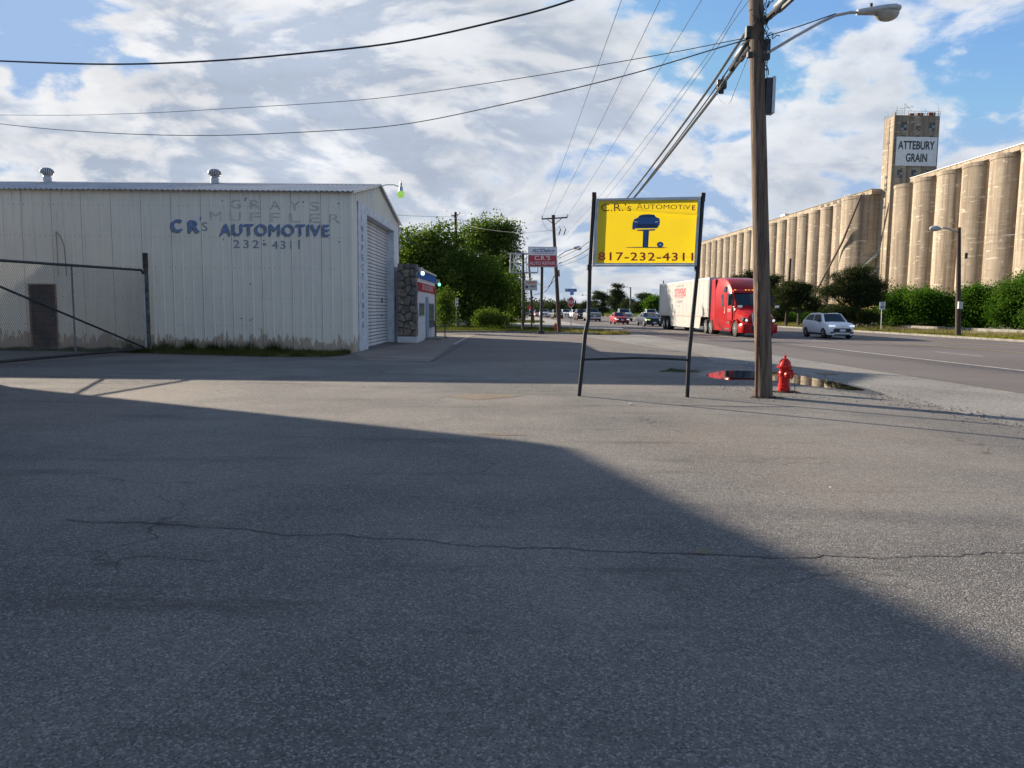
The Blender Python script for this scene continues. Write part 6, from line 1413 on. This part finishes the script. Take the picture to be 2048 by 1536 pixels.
def crown_mesh(blobs, clumps, per, csize, leaf, flat=1.0, seed=0, shell=.5, aspect=.55):
    g = np.random.default_rng(seed); vol = np.array([b[3] * b[4] * b[5] for b in blobs]) ** .67; vol /= vol.sum(); Cs = []
    for b, w in zip(blobs, vol):
        k = max(3, int(clumps * w)); d = g.normal(size=(k, 3)); d /= np.linalg.norm(d, axis=1)[:, None]; r = shell + (1.08 - shell) * g.random(k)[:, None] ** .6; r = np.where(g.random((k, 1)) < .10, r * 1.22, r)
        r *= 1 + .18 * np.sin(d[:, :1] * 5 + seed) * np.cos(d[:, 2:3] * 6 + b[0])
        c = np.array(b[:3]) + d * r * np.array(b[3:6]); sz = csize * (0.55 + .9 * g.random(k))
        kk = per; off_ = g.normal(size=(k, kk, 3)) * np.array([1, 1, .62 * flat]) * sz[:, None, None] * .5
        Cs.append((c[:, None] + off_).reshape(-1, 3))
    C = np.concatenate(Cs).astype(np.float32); n = len(C); U = g.normal(size=(n, 3)); U /= np.linalg.norm(U, axis=1)[:, None]; W_ = g.normal(size=(n, 3)); V = np.cross(U, W_); V /= np.linalg.norm(V, axis=1)[:, None] + 1e-6
    s_ = leaf * (.6 + .8 * g.random(n))[:, None]; return quads_mesh('leaves', C, (U * s_).astype(np.float32), (V * s_ * aspect).astype(np.float32))
def tree(name, label, cat, loc, blobs, clumps, per, csize, leaf, m, trunk, group=None, seed=0, flat=1.0, shell=.5, aspect=.55):
    t = thing(name, label, cat, tuple(loc), 0, group)
    link('crown', crown_mesh(blobs, clumps, per, csize, leaf, flat, seed, shell, aspect), m, t)
    if trunk:
        h, r = trunk; r_ = random.Random(seed); mb = MB(); lean = Vector((r_.uniform(-.08, .08), r_.uniform(-.08, .08), 1)) * h
        mb.tube([(0, 0, -.05), lean * .12, lean * .5, lean], [r * 1.35, r, r * .8, r * .55], 9)
        for b in blobs:
            a = lean * r_.uniform(.55, .98); e = Vector(b[:3]); mid = a.lerp(e, .5) + Vector((0, 0, -.15 * (e - a).length * .5))
            mb.tube([a, mid, e], [r * .45, r * .3, r * .1], 6)
            for _ in range(3): q_ = e + Vector((r_.uniform(-1, 1) * b[3], r_.uniform(-1, 1) * b[4], r_.uniform(-.6, .8) * b[5])) * .7; mb.tube([mid.lerp(e, .5), q_], [r * .18, r * .05], 4)
        mb.build('trunk', M_bark, t, smooth=True)
    return t
def layered(lst, seed):
    r_ = random.Random(seed); out = []
    for px, py, rx, ry in lst:
        for _ in range(3): out.append((px + r_.uniform(-.55, .55) * rx, py + r_.uniform(-.75, .75) * ry, rx * r_.uniform(.38, .68), ry * r_.uniform(.26, .46)))
    return out
def px_blobs(base, lst, Y, dscale=.9):
    out = []
    for px, py, rx, ry in lst:
        c = at(px, py, Y) - base; s_ = Y / F; out.append((c.x, c.y + random.uniform(-.3, .3) * rx * s_, c.z, rx * s_, rx * s_ * dscale, ry * s_))
    return out
def tree_px(name, label, px, Y, lst, dens, leaf, m, trunk, group=None, seed=0, cat='tree', csize=.9, per=46, flat=1.0, shell=.5, aspect=.55, dscale=.9):
    base = Vector((at(px, 650, Y).x, Y, 0)); bl = px_blobs(base, lst, Y, dscale)
    return tree(name, label, cat, base, bl, dens, per, csize, leaf, m, trunk, group, seed, flat, shell, aspect)
EL = 'leafy trees behind the repair office'
tree_px('leafy_tree', 'broad bright green tree rising behind the office roof, leftmost of the leafy trees', 852, 68, [(850, 510, 52, 38), (822, 490, 34, 30), (890, 478, 36, 30), (868, 545, 50, 40), (815, 535, 34, 34), (875, 590, 46, 40), (905, 540, 34, 50)], 620, .12, L_elm, (4.0, .25), EL, 1, csize=1.05, per=44)
tree_px('leafy_tree', 'tallest feathery tree of the leafy trees, right behind the rust brown pole', 975, 82, [(985, 470, 42, 32), (958, 475, 30, 26), (1010, 462, 20, 22), (1000, 505, 34, 42), (965, 520, 42, 42), (1005, 560, 34, 40), (970, 590, 45, 40), (1000, 610, 30, 25)], 760, .125, L_elm, (5.2, .25), EL, 2, csize=1.1, per=44)
tree_px('leafy_tree', 'drooping bright tree in front of the tallest one, its dark skirt near the ground', 938, 66, [(930, 560, 58, 45), (905, 540, 32, 30), (965, 545, 38, 34), (915, 605, 42, 36), (960, 605, 50, 38), (995, 590, 34, 40)], 640, .11, L_elm, (3.4, .2), EL, 3, csize=.9, per=42)
tree_px('leafy_tree', 'low loose tree reaching out to the empty sign frame', 1015, 72, [(1012, 570, 24, 28), (1005, 600, 28, 30), (1024, 590, 18, 22), (1018, 625, 16, 16)], 230, .09, L_elm, (2.2, .12), EL, 4, csize=.7, per=40)
tree_px('shrub', 'dark rounded shrub under the leafy trees, left of its pair', 968, 54.5, [(966, 638, 16, 14), (978, 634, 12, 14)], 80, .06, L_elm, None, 'shrubs under the trees', 5, 'shrub', csize=.5, per=60)
tree_px('shrub', 'dark rounded shrub at the right end of the tree shade', 998, 55.5, [(997, 640, 13, 12), (990, 634, 9, 12)], 60, .06, L_elm, None, 'shrubs under the trees', 6, 'shrub', csize=.5, per=60)
tree_px('shrub', 'weedy green shrub against the far end of the office', 893, 50, [(893, 628, 12, 24), (888, 600, 10, 20)], 80, .07, L_elm, None, 'shrubs under the trees', 7, 'shrub', csize=.6, per=50)
tree_px('shrub', 'small bright shrub beside the thin far pole', 1034, 70, [(1034, 622, 14, 16), (1028, 605, 10, 14)], 70, .08, L_elm, None, 'shrubs under the trees', 8, 'shrub', csize=.6, per=50)
# pines beyond the road
PN = 'dark pines along the far side of the road'
def pine(label, px, Y, lst, seed, dens=260, leaf=.11, m=L_pine, trunk=(2.6, .2), csize=.8): return tree_px('pine_tree', label, px, Y, layered(lst, seed), int(dens * 1.5), leaf, m, trunk, PN, seed, csize=csize * .9, per=42, flat=.7, shell=.35, aspect=.3)
pine('big spreading dark pine left of the speed limit sign', 1708, 71, [(1712, 542, 32, 22), (1735, 548, 24, 16), (1690, 562, 34, 22), (1715, 572, 40, 30), (1738, 572, 32, 24), (1672, 592, 36, 26), (1712, 590, 40, 26), (1745, 608, 28, 30), (1690, 620, 44, 26), (1722, 628, 40, 22)], 11, 900, .085, csize=.75)
pine('round dark pine between the wooden pole and the dark utility pole', 1597, 83, [(1598, 572, 32, 16), (1575, 585, 24, 18), (1618, 588, 26, 18), (1590, 605, 36, 18), (1625, 612, 20, 16), (1570, 612, 20, 18)], 12, 520, .10, csize=.8)
pine('dark pine hidden mostly behind the wooden pole', 1545, 92, [(1545, 570, 22, 22), (1556, 590, 26, 24), (1530, 600, 22, 26), (1548, 620, 24, 22)], 13, 380, .11)
pine('dark pine rising just above the red cab', 1500, 100, [(1502, 553, 14, 16), (1490, 565, 22, 20), (1510, 580, 22, 24), (1495, 600, 20, 24)], 14, 200, .12)
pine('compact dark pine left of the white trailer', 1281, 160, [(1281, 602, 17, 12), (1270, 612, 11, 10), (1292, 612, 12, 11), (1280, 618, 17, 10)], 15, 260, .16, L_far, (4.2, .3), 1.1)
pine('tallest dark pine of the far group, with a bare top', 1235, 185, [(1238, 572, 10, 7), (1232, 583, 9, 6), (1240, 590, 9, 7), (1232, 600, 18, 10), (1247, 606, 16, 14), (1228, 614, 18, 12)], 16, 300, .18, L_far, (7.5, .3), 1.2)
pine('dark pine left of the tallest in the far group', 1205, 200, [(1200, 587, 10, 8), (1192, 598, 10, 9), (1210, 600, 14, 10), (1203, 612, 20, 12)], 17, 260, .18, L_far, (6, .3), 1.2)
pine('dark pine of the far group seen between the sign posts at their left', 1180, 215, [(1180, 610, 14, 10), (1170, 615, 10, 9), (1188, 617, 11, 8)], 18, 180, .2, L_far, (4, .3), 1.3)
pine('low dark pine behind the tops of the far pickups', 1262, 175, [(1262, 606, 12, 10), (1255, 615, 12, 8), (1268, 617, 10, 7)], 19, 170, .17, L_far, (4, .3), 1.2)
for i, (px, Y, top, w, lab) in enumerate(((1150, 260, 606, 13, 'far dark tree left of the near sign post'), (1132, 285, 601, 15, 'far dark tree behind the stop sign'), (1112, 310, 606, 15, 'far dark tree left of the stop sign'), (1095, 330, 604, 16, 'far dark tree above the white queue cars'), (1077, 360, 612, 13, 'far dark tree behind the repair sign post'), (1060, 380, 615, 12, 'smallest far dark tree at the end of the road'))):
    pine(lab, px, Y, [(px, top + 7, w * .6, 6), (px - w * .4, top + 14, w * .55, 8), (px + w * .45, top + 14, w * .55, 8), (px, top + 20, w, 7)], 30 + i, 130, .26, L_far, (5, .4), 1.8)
tree_px('leafy_tree', 'pale green leafy tree touching the tail of the trailer', 1308, 150, [(1308, 602, 11, 9), (1302, 612, 9, 9), (1315, 612, 9, 9), (1308, 622, 12, 8)], 180, .16, L_bush, (3, .25), None, 40, csize=1.1)
tree_px('leafy_tree', 'green tree seen low behind the red cab and the wooden pole', 1560, 112, [(1560, 622, 26, 16), (1600, 628, 26, 14), (1530, 630, 22, 14)], 200, .13, L_bush, (2, .2), None, 41, csize=.9)
# green bushes in front of the silos
BU = 'green bushes in front of the silos'
for i, (px, Y, lst, lab) in enumerate(((1790, 76, [(1795, 600, 30, 22), (1772, 615, 22, 22), (1815, 605, 26, 26), (1790, 632, 40, 22)], 'bright green bush just right of the speed limit sign'),
    (1850, 74, [(1845, 598, 30, 20), (1868, 606, 22, 18), (1850, 628, 42, 26)], 'bright green bush left of the dark lamp pole'),
    (1908, 73, [(1905, 618, 26, 22), (1890, 622, 20, 18), (1915, 636, 32, 20)], 'low green bush around the foot of the dark lamp pole'),
    (1960, 71, [(1958, 598, 28, 24), (1938, 585, 18, 16), (1980, 612, 24, 24), (1955, 632, 40, 26)], 'tall green bush right of the dark lamp pole'),
    (2030, 66, [(2030, 590, 28, 26), (2052, 575, 26, 24), (2012, 615, 26, 28), (2045, 628, 44, 30)], 'tallest green bush at the right edge of the view'),
    (2110, 60, [(2110, 560, 50, 40), (2100, 620, 50, 40)], 'leafy tree just past the right edge, behind the tallest green bush'),
    (1680, 90, [(1660, 640, 30, 14), (1700, 640, 30, 14), (1630, 632, 26, 14)], 'low green bush under the big spreading pine'),
    (1580, 98, [(1570, 640, 26, 12), (1600, 640, 26, 12), (1545, 640, 20, 12)], 'low green bush under the round dark pine'))):
    tree_px('green_bush', lab, px, Y, lst, 330 if px > 1700 else 160, .095, L_bush, (1.2, .1), BU, 50 + i, 'bush', csize=.85, per=52, shell=.45)
# distant scrub behind the queue of cars and behind the trailer
def scrub(name, label, segs, n, leaf, m, seed, hmax, kind='stuff'):
    g = np.random.default_rng(seed); Cs = []
    for (a, b, w) in segs:
        a, b = np.array(a), np.array(b); t = g.random(n)[:, None]; p = a + (b - a) * t; hh = hmax * (.45 + .55 * np.abs(np.sin(p[:, 0] * .31 + p[:, 1] * .17) * np.cos(p[:, 1] * .071)))
        z = hh * np.sqrt(g.random(n)); Cs.append(np.stack([p[:, 0] + g.normal(size=n) * w, p[:, 1] + g.normal(size=n) * w, z], 1))
    C = np.concatenate(Cs).astype(np.float32); k = len(C); U = g.normal(size=(k, 3)); U /= np.linalg.norm(U, axis=1)[:, None]; V = np.cross(U, g.normal(size=(k, 3))); V /= np.linalg.norm(V, axis=1)[:, None] + 1e-6
    s_ = leaf * (.6 + .8 * g.random(k))[:, None]; o = link(name, quads_mesh(name, C, (U * s_).astype(np.float32), (V * s_ * .6).astype(np.float32)), m); return tag(o, label, 'scrub', kind=kind)
A_ = lambda t, s: tuple(rd(t, s))[:2]
scrub('roadside_scrub', 'mass of green scrub running behind the pines across the road', [(A_(46, 90), A_(46, 200), 2.5), (A_(44, 200), A_(40, 460), 4)], 9000, .22, L_bush, 3, 2.6)
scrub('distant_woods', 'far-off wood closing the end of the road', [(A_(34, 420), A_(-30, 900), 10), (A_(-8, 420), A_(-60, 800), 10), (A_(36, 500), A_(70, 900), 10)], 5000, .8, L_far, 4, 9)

# ------------------------------------------------------------------ grass
def inpoly(P, poly):
    x, y = P[:, 0], P[:, 1]; ins = np.zeros(len(P), bool); n = len(poly)
    for i in range(n):
        x0, y0 = poly[i]; x1, y1 = poly[(i + 1) % n]; c = ((y0 > y) != (y1 > y)) & (x < (x1 - x0) * (y - y0) / (y1 - y0 + 1e-12) + x0); ins ^= c
    return ins
def grass(label, poly, n, h, w, m, seed, tuft=.6, name='grass', clump=1.2):
    g = np.random.default_rng(seed); pl = [tuple(p)[:2] for p in poly]; a = np.array(pl); lo, hi = a.min(0), a.max(0); P_ = np.empty((0, 2))
    while len(P_) < n:
        q_ = lo + (hi - lo) * g.random((n, 2)); q_ = q_[inpoly(q_, pl)]; k = np.sin(q_[:, 0] * clump * 2.3 + 1.3 * np.sin(q_[:, 1] * clump)) * np.cos(q_[:, 1] * clump * 1.9 + q_[:, 0]); q_ = q_[g.random(len(q_)) < (1 - tuft) + tuft * (k + 1) / 2]; P_ = np.concatenate([P_, q_])
    P_ = P_[:n]; k = .55 + .45 * np.sin(P_[:, 0] * clump * 2.3 + 1.3 * np.sin(P_[:, 1] * clump)) * np.cos(P_[:, 1] * clump * 1.9 + P_[:, 0]); H_ = h * (.3 + .7 * k) * (.5 + .7 * g.random(n)); an = g.random(n) * 6.283; ln = g.normal(size=(n, 2)) * .35
    v = np.zeros((n, 3, 3), np.float32); v[:, 0, :2] = P_ + np.stack([np.cos(an), np.sin(an)], 1) * w; v[:, 1, :2] = P_ - np.stack([np.cos(an), np.sin(an)], 1) * w; v[:, 2, :2] = P_ + ln * H_[:, None]; v[:, 2, 2] = H_
    me = bpy.data.meshes.new(name); me.vertices.add(3 * n); me.vertices.foreach_set('co', v.ravel()); me.loops.add(3 * n); me.loops.foreach_set('vertex_index', np.arange(3 * n, dtype=np.int32)); me.polygons.add(n); me.polygons.foreach_set('loop_start', np.arange(0, 3 * n, 3, dtype=np.int32)); me.update(calc_edges=True)
    return tag(link(name, me, m), label, 'grass', kind='stuff')
def isle(nm, pts, z, m=M_grassg): return sheet(nm, pts, z, m)
i1 = pxs((985, 663), (1190, 668), (1250, 668), (1170, 659), (1040, 655), (900, 653), (860, 655), (850, 662))
isle('grass_island', i1, 0.02)
i0 = pxs((700, 655), (850, 662), (860, 655), (1000, 652.5), (1040, 650), (1010, 640), (700, 640)); isle('tree_shade_ground', i0, 0.012)
kerb([gp(780, 664.5), gp(985, 665), gp(1200, 669.5)], .14, .12)
sheet('side_street', pxs((1000, 646), (1190, 653), (1240, 655), (1250, 660), (1190, 659), (1080, 652.5), (1000, 651)), 0.026, M_pale)
i2 = pxs((1000, 640), (1085, 642), (1090, 645), (1000, 646)); isle('grass_strip', i2, 0.02)
sheet('far_frontage', [rd(11, 66), rd(11, 500), rd(2, 500), rd(-2, 100), rd(2, 66)], -0.003, M_pale)
grass('green and straw grass on the island round the stop sign', i1, 26000, .24, .018, L_grass, 11)
grass('dry yellow fringe of grass along the kerb by the stop sign', pxs((1110, 664), (1200, 670), (1262, 669), (1230, 666), (1150, 660)), 9000, .30, .02, L_dry, 12)
grass('grass in the shade of the leafy trees', i0, 16000, .18, .02, L_grass, 13)
grass('narrow strip of grass beyond the side street', i2, 5000, .22, .03, L_grass, 14)
grass('dry grass at the street corner behind the office', pxs((870, 662), (985, 664), (960, 659), (880, 657)), 4000, .14, .015, L_dry, 15)
# strip at the foot of the workshop
s1 = [(-27, 27.0), (-27, 26.2), gp(100, 702), gp(300, 706.5), gp(520, 713), gp(640, 714), gp(690, 711), gp(702, 706.5), (-5.95, 27.05)]
sheet('weedy_strip', s1, 0.012, M_grassg)
grass('grass and weeds along the foot of the ribbed wall', s1, 26000, .20, .008, L_grass, 16, clump=2.1)
grass('taller weed tufts against the ribbed wall', [(-14, 27.0), (-14, 26.7), gp(420, 700.5), gp(560, 703), gp(600, 706), (-8, 27.0)], 5000, .52, .010, L_grass, 17, clump=3.1)
grass('straw coloured grass edge along the asphalt by the ribbed wall', [(-26, 26.3), gp(100, 702), gp(300, 706.5), gp(520, 713), gp(640, 714.5), gp(640, 711), gp(300, 702), (-26, 26.7)], 9000, .09, .008, L_dry, 18, clump=2.7)
grass('small weed tuft in the lot beyond the yellow sign', pxs((1318, 744), (1340, 739), (1352, 740), (1400, 744), (1365, 746)), 900, .11, .004, L_grass, 19)
# verge beyond the road
vg = [rd(32.7, 20), rd(32.7, 110), rd(44, 110), rd(44, 20)]
grass('green verge between the far kerb and the green bushes', vg, 60000, .28, .028, L_grass, 20, clump=.5)
grass('dry tall grass standing in the verge', [rd(33.4, 20), rd(33.4, 110), rd(40, 110), rd(40, 20)], 26000, .50, .022, L_dry, 21, clump=.7, tuft=.95)
grass('rough grass of the far verge behind the queue of cars', [rd(32.7, 110), rd(32.7, 420), rd(40, 420), rd(40, 110)], 30000, .5, .07, L_dry, 22, clump=.3)
scrub('verge_groundcover', 'low yellow flowering ground cover along the far kerb', [(A_(33.4, 60), A_(33.4, 75), .35), (A_(33.2, 38), A_(33.3, 60), .25)], 3500, .06, leaf_mat('yellow_green_leaves', (0.10, 0.12, 0.02), (0.22, 0.22, 0.03), (0.4, 0.36, 0.06), .3), 7, .22)
MBr = MB(); MBr.prism([rd(41.5, 20, 0), rd(41.5, 200, 0), rd(41.8, 200, 0), rd(41.8, 20, 0)], (0, 0, .45)); tag(MBr.build('track_edge', M_kerb), kind='structure')
MBr = MB(); MBr.prism([rd(40.2, 20, 0), rd(40.2, 200, 0), rd(41.4, 200, 0), rd(41.4, 20, 0)], (0, 0, .2)); tag(MBr.build('gravel_bank', M_apron), kind='structure')
# white house wall glimpsed through the trees
hs_ = thing('white_cottage', 'white cottage wall glimpsed under the dark leafy trees', 'house', (at(940, 640, 74).x, 74, 0)); MB().box(-3, 3.4, 0, 5, 0, 2.9).build('wall', M_white, hs_); MB().prism([(-3.3, -.3, 2.9), (-3.3, 5.3, 2.9), (-3.3, 2.5, 4.3)], (7.0, 0, 0)).build('roof', M_galv, hs_)
